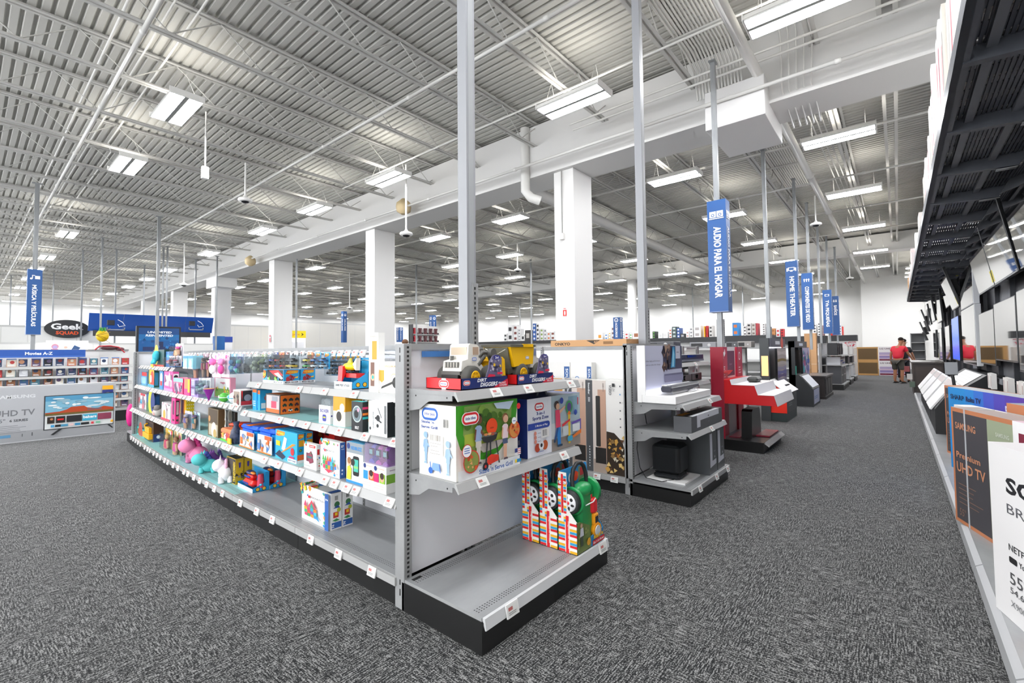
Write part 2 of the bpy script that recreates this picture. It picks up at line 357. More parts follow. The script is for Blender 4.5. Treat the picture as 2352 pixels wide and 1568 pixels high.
b = B(); b.bbox(-.06, .06, -.04, .04, -.12, .12, WHITE, .01); b.build('sensor_box', t)
# grey support posts from the fixtures up to the joists
GALV = noisy('galvanised', '#7f8284', '#a9acae', (2, 2, .6), .38, .35)
def post(x, y, z0, z1, w, label, m=None, bracket=0):
    b = B(); b.box(x - w / 2, x + w / 2, y - w / 2, y + w / 2, z0, z1, m or GALV); b.box(x - w * .28, x + w * .28, y - w / 2 - .002, y - w / 2, z0, z1, M('#9c9fa1', .5)); b.box(x - w * 1.2, x + w * 1.2, y - .05, y + .05, z1 - .02, z1, m or GALV)
    o = b.build('support_post'); tag(o, label, 'post', 'grey posts rising to the roof')
    if bracket:
        c = B(); pz = 1.92; c.box(x + .0, x + .05, y - .055, y + .055, 1.45, pz, STEEL)
        for i in range(12): c.box(x + .012, x + .024, y - .057, y - .055, 1.5 + i * .034, 1.518 + i * .034, DARK)
        c.build('bracket', o)
    return o
LP = M('#94969a', .4)
post(2.24, 2.27, 1.42, 6.2, .085, 'thick grey post rising behind the white toy truck', LP, 1)
post(4.95, 2.2, 1.42, 6.2, .085, 'thick grey post rising above the backlit speaker display', LP, 1)
post(7.72, 2.15, 1.42, 6.1, .07, 'grey post carrying the blue home audio sign', None, 1)
post(11.3, 2.15, 1.4, 5.85, .07, 'grey post above the dark screen kiosk with the orange front', None, 1)
post(14.6, 2.05, 1.4, 6.1, .07, 'grey post carrying the blue home theater sign')
post(17.3, 2.1, 1.4, 6.1, .07, 'grey post carrying the blue video components sign')
post(20.3, 2.15, 1.4, 6.1, .07, 'grey post standing between the video and small screens signs')
post(22.8, 2.12, .9, 6.1, .07, 'grey post carrying the blue small screens sign')
post(25.8, 2.1, .9, 6.1, .07, 'grey post carrying the blue restrooms sign')
post(1.26, 18.0, 0, 6.2, .09, 'grey post carrying the blue music and films sign')
for px, top, l in ((366, 497, 'thick grey post just left of the wireless advert board'), (191, 574, 'grey post in front of the oval sign on the left wall'), (236, 545, 'grey post with the yellow pineapple hung on it'), (268, 572, 'grey post carrying a screen frame before the blue soffit'), (332, 608, 'thin grey post over the left half of the blue soffit'), (376, 568, 'thin grey post right behind the thick one by the advert board, left one'), (385, 565, 'thin grey post right behind the thick one by the advert board, right one'), (450, 595, 'grey post carrying a screen frame over the right half of the soffit'), (499, 588, 'grey post just left of the fourth broad pillar'), (516, 622, 'thin grey post in front of the fourth broad pillar'), (682, 558, 'grey post right of the third broad pillar'), (124, 627, 'thin grey post left of the oval sign'), (26, 632, 'thin grey post at the far left wall'), (1219, 596, 'grey post in front of the far shelf of boxes'), (956, 608, 'grey post between the second broad pillar and the thick post'), (1194, 688, 'thin grey post before the far shelf of white boxes'), (1590, 660, 'thin grey post behind the backlit speaker display'), (1705, 655, 'thin grey post between the home audio sign and the dark kiosk')):
    g = atz(px, top, 6.2); post(g.x, g.y, 0, 6.2, .09 if px in (366,) else .06, l)
# hanging aisle signs, blue boxes reading downwards
SB = M('#1f5596', .4); WHT = M('#f7f7f7', .5)
def sign(x, y, words, label, icon, sz=(.22, .28), z0=2.04, z1=3.8, th=.085):
    w, d = sz; t = thing('aisle_sign', label, 'sign', (x, y, 0), 0, 'blue hanging aisle signs')
    b = B(); X0, X1, Y0, Y1 = -w / 2, w / 2, -d / 2, d / 2; b.box(X0, X1, Y0, Y1, z0, z1, SB)
    b.box(X0 - .004, X1 + .004, Y0 - .004, Y1 + .004, z0 - .012, z0, M('#7f8fb5', .4)); b.build('sign_box', t)
    for s in ('l', 'f'):
        q = B(); a = q.art(s, X0 - .002, X1, Y0 - .002, Y1, z0, z1); L = (z1 - z0); a.text(words, .34, .76, .36 * (.28 if s == 'l' else .22) / a.w, WHT, 2, 'l', min(.09 * len(words) / L, .64) , -1)
        i = icon
        if i == 'speakers':
            for cx in (.3, .68): a.rect(cx - .17, .845, cx + .17, .9, WHT); a.ell(cx, .866, .09, SB); a.ell(cx, .866, .05, WHT)
            a.rect(.1, .83, .88, .838, WHT)
        elif i == 'screen': a.rect(.22, .85, .78, .9, WHT); a.rect(.3, .857, .7, .893, SB); a.rect(.4, .835, .6, .848, WHT); a.rect(.1, .84, .2, .89, WHT); a.rect(.8, .84, .9, .89, WHT)
        elif i == 'lines': a.rects([(.25 + .2 * k, .845, .33 + .2 * k, .9) for k in range(3)], WHT); a.rects([(.2 + .2 * k, .88, .38 + .2 * k, .888) for k in range(3)], WHT)
        elif i == 'tv': a.rect(.25, .85, .75, .9, WHT); a.rect(.33, .858, .67, .892, SB)
        elif i == 'people':
            for cx in (.35, .65): a.ell(cx, .895, .09, WHT); a.rect(cx - .1, .845, cx + .1, .88, WHT)
        elif i == 'music': a.rect(.5, .85, .85, .9, WHT); a.ell(.25, .855, .09, WHT); a.rect(.3, .855, .36, .905, WHT); a.rect(.3, .9, .5, .91, WHT)
        else: a.ell(.5, .88, .3, WHT); a.ell(.5, .88, .2, SB); a.rect(.4, .86, .6, .88, WHT)
        q.build('lettering_print', t)
sign(7.72, 2.13, 'AUDIO PARA EL HOGAR', 'large blue hanging sign reading AUDIO PARA EL HOGAR', 'speakers')
sign(14.4, 2.13, 'HOME THEATER', 'blue hanging sign reading HOME THEATER', 'screen')
sign(17.1, 2.13, 'COMPONENTES DE VIDEO', 'blue hanging sign reading COMPONENTES DE VIDEO', 'lines', (.22, .29))
sign(22.6, 2.14, 'TVs PEQUEÑAS', 'blue hanging sign reading TVs PEQUEÑAS', 'tv', (.22, .30))
sign(25.6, 2.13, 'BAÑOS', 'blue hanging sign reading BAÑOS', 'people', (.22, .27))
t = sign(1.26, 18.0, 'MÚSICA Y PELÍCULAS', 'blue hanging sign reading MÚSICA Y PELÍCULAS', 'music', (.28, .22))
for px, yb, yt, X, l in ((790, 786, 715, 16.5, 'blue hanging sign in front of the far red headphone shelves'), (994, 785, 724, 20, 'blue hanging sign just left of the thick grey post'), (918, 785, 752, 26, 'small blue hanging sign right of the second broad pillar'), (1420, 781, 729, 20, 'blue hanging sign right of the nearest broad pillar above a carton')):
    p = atx(px, yb, X); q = atx(px, yt, X); s_ = .145 * X / 16; sign(p.x, p.y, 'CELULARES' if px == 790 else 'ACCESORIOS', l, 'dot', (s_ * 1.8, s_ * 1.8), p.z, q.z)
# ================================================================== shop fixtures
KICK = M('#151515', .45); DECKM = noisy('grey_shelf_paint', '#8d8f90', '#989a9b', (1.5, 6, 2), .36); PANEL = M('#e3e4e8', .55); RAIL = M('#a8a8a7', .4); TAGM = M('#e2e2e0', .4)
TEAL = M('#8fc4c4', .5)
def tag_mesh():
    b = B(); b.box(-.04, .04, -.008, 0, -.028, .028, TAGM); a = b.art('f', -.04, .04, -.008, 0, -.028, .028)
    a.rect(.08, .12, .92, .88, '#d9dad6'); a.rect(.14, .5, .5, .75, '#b86a66'); a.lines(.14, .8, (.2, .32), .06, '#8d8f8c'); return b
_tag = None
def price_tag(par, x, y, z, ang=35, s=1):
    global _tag
    if _tag is None:
        o = tag_mesh().build('price_tag'); _tag = o
    else: o = _tag.copy(); C.objects.link(o)
    o.parent = par; o.location = (x, y, z); o.rotation_euler = (math.radians(-ang), 0, 0); o.scale = (s, 1, s)
def shelf(par, w, d, zt, y0, tags=(), x0=0, brk=True, top=None, th=.022):
    b = B(); b.box(x0 + .004, x0 + w - .004, y0, y0 + d, zt - th, zt, STEEL, {'t': top or DECKM})
    b.prism([(y0, zt), (y0 - .012, zt - .001), (y0 - .034, zt - .048), (y0 - .026, zt - .052), (y0, zt - .022)], 'x', x0 + .002, x0 + w - .002, RAIL)
    o = b.build('shelf', par)
    if brk:
        for s in (x0 + .006, x0 + w - .01):
            q = B(); q.prism([(y0 + .02, zt - .003), (y0 + d, zt - .003), (y0 + d, zt - .13), (y0 + d - .12, zt - .11), (y0 + d - .2, zt - .062), (y0 + .02, zt - .05)], 'x', s, s + .004, STEEL)
            for yy in (y0 + .06, y0 + d - .09): q.lathe([(.005, 0), (.005, .0015)], DARK, (s - .0012, yy, zt - .035), 8, 'x')
            q.build('shelf_bracket', o)
    for x in tags: price_tag(o, x0 + x, y0 - .026, zt - .026)
    return o
def base(par, w, d, x0=0, tags=(), z=.17, dots=True, top=None):
    b = B(); b.box(x0, x0 + w, .012, d, 0, z - .04, KICK); b.box(x0 + .002, x0 + w - .002, .006, .012, 0, z - .035, M('#1d1d1d', .4)); b.build('kick_plate', par)
    b = B(); b.box(x0, x0 + w, 0, d, z - .022, z, STEEL, {'t': top or DECKM}); b.box(x0 + .002, x0 + w - .002, -.016, 0, z - .05, z - .004, RAIL)
    if dots:
        a = b.art('t', x0, x0 + w, 0, d, z - .022, z); L = []
        for yy in ((.045, .06, .075, d - .05, d - .036) if d > .4 else (.04,)):
            n = int(w / .018); L += [((i + .3) / n, yy / d, (i + .7) / n, (yy + .007) / d) for i in range(n)]
        a.rects(L, '#4c4d4e')
    o = b.build('base_deck', par)
    for x in tags: price_tag(o, x0 + x, -.018, z - .03, 15)
    return o
def upright(par, x, y, z1, w=.03, d=.075, face='f'):
    b = B(); b.bbox(x, x + w, y, y + d, 0, z1, STEEL, .004); a = b.art('f', x, x + w, y, y + d, 0, z1); n = int((z1 - .1) / .0254)
    a.rects([(.38, (.1 + i * .0254) / z1, .66, (.113 + i * .0254) / z1) for i in range(n)], '#161616')
    for s in 'lr':
        a = b.art(s, x, x + w, y, y + d, 0, z1); a.rects([(.5, .93, .62, .955), (.5, .965, .62, .985), (.5, .05, .62, .075), (.5, .09, .62, .11)], '#222222')
    b.build('upright', par)
def backp(par, w, y, z0, z1, x0=0, m=None):
    b = B(); b.box(x0, x0 + w, y, y + .02, z0, z1, m or PANEL); b.box(x0, x0 + w, y - .012, y + .03, z1 - .012, z1 + .025, STEEL); b.build('back_panel', par)
# ---- the long toy gondola, slightly bowed
TOYA = [0, 0, 1.0, 1.4, 2.6, 3.0]; TOY = []; px, py = 1.635, 2.24
for a in TOYA: TOY.append((px, py, math.radians(a))); px += 1.22 * math.sin(math.radians(a)); py += 1.22 * math.cos(math.radians(a))
TOYEND = (px, py)
def toy_front(Y):
    for X, Y0, a in reversed(TOY):
        if Y >= Y0 or Y0 == TOY[0][1]: return X + (Y - Y0) * math.tan(a), a
def sec_lab(i): return ('toy shelving bay nearest the front end display', 'second toy shelving bay, with the blue buckets', 'third toy shelving bay, with hanging packs and pink plush', 'fourth toy shelving bay from the front end display', 'fifth toy shelving bay, with the pink doll case', 'toy shelving bay at the far end of the run')[i]
TSH = {0: (.60, .935, 1.19), 1: (.60, .935, 1.19), 2: (.60, .97), 3: (.60, .97), 4: (.60, .97, 1.28), 5: (.60, .97, 1.28)}
for i, (X, Y, a) in enumerate(TOY):
    # local x runs from far end to near end as seen from the aisle, y goes into the gondola
    t = thing('gondola_section', sec_lab(i), 'shelving', (X + 1.22 * math.sin(a), Y + 1.22 * math.cos(a), 0), -PI / 2 - a, 'toy shelving bays')
    tg = {0: (.25, .62, 1.0), 1: (.2, .55, .85), 2: (.1, .3, .52, .75, .98), 3: (.1, .25, .5, .7, .95, 1.1), 4: (.1, .3, .45, .7, .9, 1.1), 5: (.2, .4, .6, .8, 1.0)}[i]
    base(t, 1.22, .57, 0, tg, dots=i < 3, top=TEAL if i > 1 else None); backp(t, 1.22, .57, .17, 1.48)
    for s, z in enumerate(TSH[i]):
        n = ((3, 4, 3), (3, 4, 2), (8, 9), (9, 10), (10, 10, 8), (10, 10, 6))[i][s]
        tags = [(k + .5 + .25 * R_.uniform(-1, 1)) * 1.2 / n for k in range(n)]
        if i == 0: tags = ((.06, .42, .55, .7, .8, 1.16), (.05, .3, .52, .83, 1.14), (.22, .62, 1.12))[s]
        shelf(t, 1.22 if not (i == 4 and s == 2) else .7, (.5, .42, .38)[s], z, (.02, .07, .12)[s], tags, top=TEAL if (s == 1 or (s == 0 and i in (1, 2, 3))) else None)
    upright(t, 1.185, .565, 1.5)
    if i in (1, 2, 3, 0):
        b = B(); b.box(0, 1.22, .555, .562, 1.36, 1.4, STEEL); o = b.build('hook_bar', t)
        n = {0: 5, 1: 9, 2: 11, 3: 9}[i]; W = {0: (.1, .6), 1: (.05, 1.18), 2: (.02, 1.2), 3: (.1, 1.2)}[i]
        for k in range(n):
            x = W[0] + (W[1] - W[0]) * (k + .5) / n
            q = B(); q.tube([(x, .56, 1.39), (x, .22, 1.395), (x, .205, 1.405)], .003, M('#c8cacb', .25, .8), 6); q.tube([(x, .56, 1.43), (x, .2, 1.45)], .003, M('#c8cacb', .25, .8), 6); q.build('peg_hook', t)
            price_tag(o, x, .2, 1.445, 25, .85)
# far end frame of the run
t = thing('shelving_frame', 'grey slotted end frame closing the far end of the toy run', 'shelving', (TOYEND[0] + .02, TOYEND[1] + .03, 0), -math.radians(3))
upright(t, 0, 0, 1.5, .06, .07); backp(t, 1.1, .03, .17, 1.48, .06); upright(t, 1.16, 0, 1.5, .06, .07); base(t, 1.2, .5, 0, (), dots=False)
# ---- end display with the toy trucks
t = EC = thing('end_display', 'grey end-of-aisle display with toy trucks, grill box and toy mowers', 'shelving', (1.63, 1.57, 0))
b = B(); b.prism([(.0, 0), (1.24, 0), (1.24, .62), (0, .62)], 'z', 0, .155, KICK); b.box(-.002, .6, -.004, 0, .0, .15, M('#191919', .4)); b.build('kick_plate', t)
b = B(); b.box(.004, 1.236, .004, .6, .155, .172, STEEL, {'t': DECKM}); a = b.art('t', .004, 1.236, .004, .6, .155, .172); L = []
for yy in (.07, .095, .12, .86, .885, .91, .935): L += [((i + .3) / 66, yy, (i + .75) / 66, yy + .012) for i in range(1, 65)]
a.rects(L, '#4a4b4c'); a.rect(.02, .915, .07, .955, '#1a1a1a')
b.prism([(.012, .172), (-.012, .17), (-.022, .118), (-.014, .115), (.004, .155)], 'x', .01, 1.23, M('#c9cacb', .3)); o = b.build('base_deck', t)
for x in (.2, 1.14): price_tag(o, x, -.02, .142, 12, 1.15)
backp(t, 1.2, .63, .172, 1.475, .02); upright(t, 0, .6, 1.5, .055, .085); upright(t, 1.2, .6, 1.5, .055, .085)
shelf(t, 1.2, .41, .765, .215, (.18, .98), .028); shelf(t, 1.2, .41, 1.24, .215, (.3, .6, 1.08), .028)
b = B(); b.box(.15, 1.1, .6, .625, 1.42, 1.455, M('#3f74b5', .4)); b.build('header_strip', t)
# ---- second gondola: sound bars on its aisle side, backlit speaker display on its end
for i in range(3):
    t = thing('gondola_section', ('white shelving bay stacked with tall sound bar cartons', 'white shelving bay right behind the toy end display', 'white shelving bay farthest along the sound bar run')[i], 'shelving', (4.33, 2.14 + 1.22 * (i + 1), 0), -PI / 2, 'sound bar shelving bays')
    base(t, 1.22, .57, 0, (.9, 1.1) if i == 0 else (), dots=False, z=.16); backp(t, 1.22, .3, .16, 1.47, 0, M('#efefec', .5)); upright(t, 1.19, .27, 1.5)
t = G2 = thing('end_display', 'grey end-of-aisle display with the backlit slim speaker stand', 'shelving', (4.33, 1.5, 0))
base(t, 1.22, .6, 0, (.2, .72, 1.12), z=.16); backp(t, 1.22, .62, .16, 1.49); upright(t, 0, .57, 1.5, .05, .085); upright(t, 1.19, .57, 1.5, .05, .085)
shelf(t, 1.16, .55, .655, .03, (.62,), .05); shelf(t, 1.16, .5, .925, .08, (.75,), .05)
t = thing('gondola_section', 'small shelving bay with a black disc player beside the speaker display', 'shelving', (5.62, 1.98, 0))
base(t, 1.2, .5, 0, (), dots=False); backp(t, 1.2, .5, .17, 1.47, 0, M('#efefec', .5)); upright(t, 1.18, .44, 1.5, .06)
for z in (.5, .78, 1.02, 1.28): shelf(t, 1.2, .38, z, .1, (.6,) if z > 1.2 else ())
# ---- rows of white gondolas further along the aisle
for k, X in enumerate((7.15, 10.3, 13.5, 16.4, 19.4, 22.3)):
    for i in range(3):
        t = thing('gondola_section', 'white shelving bay, %s from the aisle end, %s row beyond the speaker display' % (od(i), od(k)), 'shelving', (X, 2.5 + 1.22 * (i + 1), 0), -PI / 2, 'shelving rows along the far aisle')
        base(t, 1.22, .55, 0, (), dots=False); backp(t, 1.22, .56, .17, 1.47, 0, M('#efefec', .5)); upright(t, 1.19, .53, 1.5)
        for z in (.55, .85, 1.15) + ((1.475,) if k < 2 else ()): shelf(t, 1.22, .4, z, .05 if z > 1.4 else .15, (), brk=False)
# ================================================================== goods on the toy run
def prj(P):
    d = Vector(P) - Vector((0, 0, H)); z = d.dot(_f); return PX0 + FPX * d.dot(_r2) / z, PY0 - FPX * d.dot(_u2) / z
def tslot(pl, pr, yb, yt, z, sb, pd=None, dmax=.5):   # place on the toy run: front edges, shelf height, set-back; pd: where the far end of its side shows
    def pt(px, py):
        Y = 5
        for _ in range(25):
            X, a = toy_front(Y); P = atx(px, py, X + sb); Y = .5 * Y + .5 * P.y
        return Vector((X + sb, P.y, z)), a
    A, a = pt(pl, yb); Bp, a2 = pt(pr, yb); w = (A - Bp).length; a = (a + a2) / 2
    m = (A + Bp) / 2; h = atx((pl + pr) / 2, yt, m.x).z - z
    d = .12
    if pd:
        lo, hi = .01, dmax
        for _ in range(30):
            d = (lo + hi) / 2
            if prj((Bp.x + d, Bp.y, z + h / 2))[0] < pd: lo = d
            else: hi = d
    return (m.x, m.y, z), -PI / 2 - a, w * .97, max(h, .02), d
def carton(label, S, basec, front=None, right=None, top=None, left=None, name='toy_box', cat='box', faces=None, group=None, rough=.35, d=None):
    loc, rot, w, h, dd = S; d = d or dd; b = B(); mm = M(basec, rough); fc = {k: M(v, rough) for k, v in (faces or {}).items()}
    b.box(-w / 2, w / 2, 0, d, 0, h, mm, fc)
    for s, fn in (('f', front), ('r', right), ('t', top), ('l', left)):
        if fn: fn(b.art(s, -w / 2, w / 2, 0, d, 0, h))
    return tag(b.build(name, None, loc, rot), label, cat, group)
def confetti(a, x0, y0, x1, y1, cols, n=14, s=.08, seed=1):
    r = random.Random(seed)
    for k in range(n):
        x, y = r.uniform(x0, x1), r.uniform(y0, y1); q = s * r.uniform(.5, 1.2); asp = a.w / a.h; t = r.uniform(0, 6)
        a.poly([(x + q * math.cos(t + u), y + q * asp * math.sin(t + u)) for u in ((0, 1.6, 3.1, 4.7) if k % 2 else (0, 2.1, 4.2))], r.choice(cols))
BRIGHT = ['#e5322d', '#f5a11c', '#f8dc2a', '#3fa648', '#2a73c2', '#7b3f9d', '#25aebb']
S1, S2, S2b, S3, SB, ST = 1.19, .935, .97, .60, .17, 1.28
# --- flame-logo car sets
def flame(a, x0, y0, x1, y1, words='HOT WHEELS'):
    a.poly([(x0, y0 + .1 * (y1 - y0)), (x0 + .15 * (x1 - x0), y1), (x1, y1 - .1 * (y1 - y0)), (x1 - .05 * (x1 - x0), y0 + .3 * (y1 - y0)), (x0 + .3 * (x1 - x0), y0)], '#f08a1d'); a.poly([(x0 + .04 * (x1 - x0), y0 + .2 * (y1 - y0)), (x0 + .17 * (x1 - x0), y1 * .97 + y0 * .03), (x0 + .3 * (x1 - x0), y0 + .1 * (y1 - y0))], '#e2241f')
    a.text(words, x0 + .12 * (x1 - x0), y0 + .3 * (y1 - y0), (y1 - y0) * .38, '#fbe14b', 2, 'l', (x1 - x0) * .8)
SKY = '#2fa4dc'
def hauler_front(a):
    a.rect(.2, .22, .98, .97, '#15161c'); a.poly([(.3, .9), (.75, .97), (.98, .6), (.62, .5)], '#d7272c'); a.poly([(.55, .7), (.75, .8), (.98, .4), (.9, .3)], '#c9cbd1'); a.rect(0, 0, 1, .2, '#f4f5f7'); a.text('MEGA HAULER', .55, .05, .09, '#20253f', 1, 'l', .4)
    confetti(a, .25, .2, .8, .35, ['#dfe8f0', '#7fd02a', '#2f9bdc'], 8, .05); flame(a, .02, .3, .18, .95, 'H')
def hauler_side(a): a.rect(0, 0, 1, .2, '#f4f5f7'); a.text('MEGA HAULER', .08, .05, .1, '#20253f', 2, 'l', .84); flame(a, .1, .66, .92, .96); confetti(a, .15, .28, .6, .55, ['#b32a32', '#7c2430'], 6, .14, 3); a.poly([(.6, .4), (.9, .52), (.85, .38)], '#f3c21d')
A = tslot(603.5, 652, 882, 848, S1, .14, 689); carton('blue toy hauler box with an open black front, on the upper right toy shelf', A, SKY, hauler_front, hauler_side)
Bx = (Vector(A[0]) + Vector((A[4] + .005, -.01, 0)), *A[1:]); carton('blue toy hauler box standing right behind the open-front one', Bx, SKY, hauler_front, hauler_side, d=.13)
# shark track set in a tray
S = tslot(767.6, 809, 890, 822, S1, .14, 848); loc, rot, w, h, d = S
t = thing('toy_playset', 'red and yellow shark playset in a blue display tray on the upper toy shelf', 'toy', loc, rot)
b = B(); c = M(SKY, .4); b.box(-w / 2, w / 2, 0, d, 0, .006, c); b.box(-w / 2, w / 2, -.002, .003, 0, h * .24, M('#eef2f5', .4)); b.box(-w / 2, w / 2, d - .004, d, 0, h, c)
for s in (-w / 2, w / 2 - .003): b.prism([(0, 0), (d, 0), (d, h * .55), (0, h * .2)], 'x', s, s + .003, c)
a = b.art('f', -w / 2, w / 2, -.003, d, 0, h * .24); a.text('SHARK PORT ATTACK', .08, .35, .3, '#23282f', 1, 'l', .8)
a = b.art('r', -w / 2, w / 2, 0, d, 0, h * .5)
for x in (.35, .75): a.ell(x, .28, .13, '#1b1b1b'); a.ell(x, .28, .1, '#f3bb2b')
b.build('display_tray', t)
b = B(); b.prism([(.05 * d, h * .2), (.3 * d, h * .5), (.25 * d, h * .75), (.1 * d, h * .72)], 'x', -w * .36, -w * .12, M('#e3282b', .3)); b.box(-w * .4, w * .45, d * .3, d * .8, h * .36, h * .5, M('#ea2c2a', .3)); b.build('track_base', t)
b = B(); b.ell((0, d * .45, h * .72), (w * .42, d * .25, h * .13), M('#f2dc1e', .3)); b.prism([(-w * .2, h * .8), (0, h), (w * .1, h * .8)], 'y', d * .4, d * .5, M('#f2dc1e', .3)); b.prism([(w * .2, h * .75), (w * .45, h * 1.0), (w * .42, h * .6)], 'y', d * .3, d * .55, M('#efe9e0', .3)); b.build('shark_figure', t)
# tall white and small white robot boxes by the upright
S = tslot(847, 869, 893, 764, S1, .12, 884); carton('tall white box with an orange window at the near end of the upper shelf', S, '#f1f0ec', lambda a: (a.rect(.1, .06, .9, .86, '#d8d4cd'), a.rect(.35, .55, .85, .86, '#e59a23'), a.rect(.2, .1, .6, .5, '#7a5546'), a.ell(.45, .25, .22, '#e9b18f'), a.ell(.45, .25, .12, '#2ba9a6'), a.text('SPHERO', .1, .92, .035, '#b9b4a8', 1, 'l', .8)), lambda a: a.bars(.2, .25, .4, .4, '#333333'), rough=.25)
S = tslot(869, 930, 900, 830, S1, .13, None); carton('white box printed with a black wand gadget beside the tall white box', S, '#f3f1ec', lambda a: (a.rect(.03, .4, .22, .72, '#dca32a'), a.poly([(.03, .4), (.22, .4), (.125, .32)], '#dca32a'), a.ell(.6, .45, .13, '#e7c48a'), a.ell(.6, .45, .11, '#f3f1ec'), a.ell(.68, .34, .13, '#20201f'), a.poly([(.1, .12), (.14, .2), (.66, .42), (.66, .34)], '#2b2a28'), a.text('SPECDRUMS', .5, .82, .06, '#cdb583', 1, 'c', .5)), d=.1)
# hanging card packs of small cars
def hang(label, px0, px1, y0, y1, sb, card, toys, group=None, clear=True, shape='pack', sect=None):
    S = tslot(px0, px1, y1, y0, 1.0, sb); loc, rot, w, h, d = S; top = atx((px0 + px1) / 2, y0, loc[0]).z; bot = atx((px0 + px1) / 2, y1, loc[0]).z; h = top - bot
    t = thing('hanging_pack', label, 'toy pack', (loc[0], loc[1], bot), rot, group)
    b = B(); b.box(-w / 2, w / 2, .0, .004, 0, h, M(card, .35)); b.box(-w * .12, w * .12, -.0005, 0, h * .9, h * .96, M('#d9dde0', .3)); a = b.art('f', -w / 2, w / 2, 0, .004, 0, h)
    if card == SKY: flame(a, .1, .72, .9, .95)
    else: confetti(a, .1, .75, .9, .95, toys + ['#ffffff'], 5, .12, int(px0))
    b.build('backing_card', t)
    r = random.Random(int(px0 * 7)); b = B()
    if shape == 'doll':
        b.ell((0, -.025, h * .72), (w * .13, .02, h * .07), M('#e6b48f', .5)); b.ell((0, -.02, h * .75), (w * .17, .025, h * .09), M(toys[1], .5)); b.prism([(-w * .2, h * .35), (w * .2, h * .35), (w * .13, h * .63), (-w * .13, h * .63)], 'y', -.04, -.01, M(toys[0], .5))
        for s in (-1, 1): b.tube([(s * w * .08, -.025, h * .36), (s * w * .09, -.025, h * .05)], [w * .07, w * .04], M('#e2ac88', .5), 8); b.tube([(s * w * .15, -.025, h * .6), (s * w * .27, -.03, h * .38)], [w * .05, w * .035], M('#e2ac88', .5), 8)
    elif shape == 'plush':
        b.ell((0, -.04, h * .66), (w * .26, .032, h * .15), M(toys[0], .8)); b.ell((0, -.04, h * .34), (w * .2, .03, h * .2), M(toys[1], .8)); b.ell((-w * .1, -.07, h * .68), (w * .05, .008, h * .04), M('#ffffff', .4)); b.lathe([(w * .06, 0), (.002, h * .16)], M('#f5e3ef', .4), (0, -.06, h * .78), 8)
    elif shape == 'car':
        for k in range(2):
            z = h * (.12 + .34 * k); m = M(toys[k % len(toys)], .25); b.bbox(-w * .38, w * .38, -.05, -.008, z, z + h * .12, m, .008); b.bbox(-w * .18, w * .2, -.045, -.012, z + h * .12, z + h * .2, M('#15181d', .1), .006)
            for s in (-.25, .25): b.lathe([(h * .055, -.054), (h * .055, -.04)], M('#1a1a1a', .6), (w * s, 0, z), 10, 'y')
    else:
        for k in range(5): b.ell((r.uniform(-.25, .25) * w, -.025, h * r.uniform(.15, .62)), (w * .2, .024, h * .12), M(r.choice(toys), .4), 8, 6)
    b.build('toy', t)
    if clear: b = B(); b.bbox(-w * .46, w * .46, -.075, 0, .01 * h, h * .86, CLEAR('#e4e8ea', .05), .012); b.build('blister', t)
    return t
hang('clear hanging pack with a doll in grey, farthest pack on the hooks', 446, 464, 813, 870, .18, '#8f8c94', ['#8a8a94', '#b5773c'], shape='doll', group='hanging doll packs')
hang('clear hanging pack with a dark-haired doll in a red dress', 466, 478, 812, 868, .18, '#a07c8a', ['#b63a4d', '#4a2d22'], shape='doll', group='hanging doll packs')
hang('clear hanging pack with a black-haired doll beside the pink plush packs', 478, 488, 812, 867, .2, '#9a8490', ['#c94f8c', '#1f1a1c'], shape='doll', group='hanging doll packs')
hang('pink plush pony hanging in the nearer doll half of the hooks, first of two', 487, 507, 812, 866, .16, '#f4d6e4', ['#ef6fb2', '#f7f3f6'], shape='plush', clear=False, group='hanging pink plush')
hang('pink plush pony hanging beside its twin, nearer the blue packs', 508, 527, 813, 866, .16, '#f4d6e4', ['#f48bc0', '#e94f9f'], shape='plush', clear=False, group='hanging pink plush')
for k, (p0, p1, card, toys, l) in enumerate(((528, 543, '#7fa4b4', ['#3c7fb8', '#5f9fd0', '#8ad0d4'], 'blue hanging toy pack next to the pink plush'), (544, 559, '#8f9cb8', ['#4a5aa8', '#9fb8dd', '#5fb7a8'], 'pale blue and violet hanging toy pack'), (561, 578, '#84878a', ['#2b2c2f', '#5a5c60'], 'hanging pack of dark grey toy parts'), (580, 598, '#8f9388', ['#7d8674', '#3d4238', '#9da58f'], 'hanging pack of grey green figures'), (599, 613, '#8a9278', ['#74864c', '#3d4238'], 'hanging pack of olive green figures'), (614, 627, '#7c8084', ['#2a2d34', '#4a515c', '#9aa3ad'], 'dark hanging vehicle pack with a clear shell'))):
    hang(l, p0, p1, 812 + k * .3, 859 - k, .17, card, toys, 'hanging toy packs')
for p0, p1, card, toys, l in ((628, 640, '#3b3f52', ['#e0702a', '#3c4b9c'], 'hanging car pack with an orange and a blue car'), (641, 652, '#e0782f', ['#3c4b9c', '#b03a2a'], 'orange hanging car pack'), (653, 664, '#4a2422', ['#c4262b', '#2b2b2e'], 'dark red hanging car pack'), (665, 690, '#d9dcdf', ['#d8b62a', '#2b2b2e'], 'white hanging pack with a black and yellow car'), (706, 719, '#d8702a', ['#4db648', '#f0d522'], 'orange hanging pack with a green and yellow monster car'), (724, 737, SKY, ['#e9edf0', '#3e6fae'], 'blue flame-logo hanging pack with a white car'), (744, 757, SKY, ['#cfd8de', '#2b6fb0'], 'blue flame-logo hanging pack with a silver car')):
    hang(l, p0, p1, 809, 847, .17, card, toys, 'hanging car packs', shape='car')
for k in range(6): hang('blue flame-logo car card on the hooks behind the shark playset, %s from the far side' % od(k), 762 + k * 11, 772 + k * 11, 812, 862, .32 - k * .012, SKY, ['#27324f', '#8a97a8'], 'blue car cards behind the shark playset', shape='car')
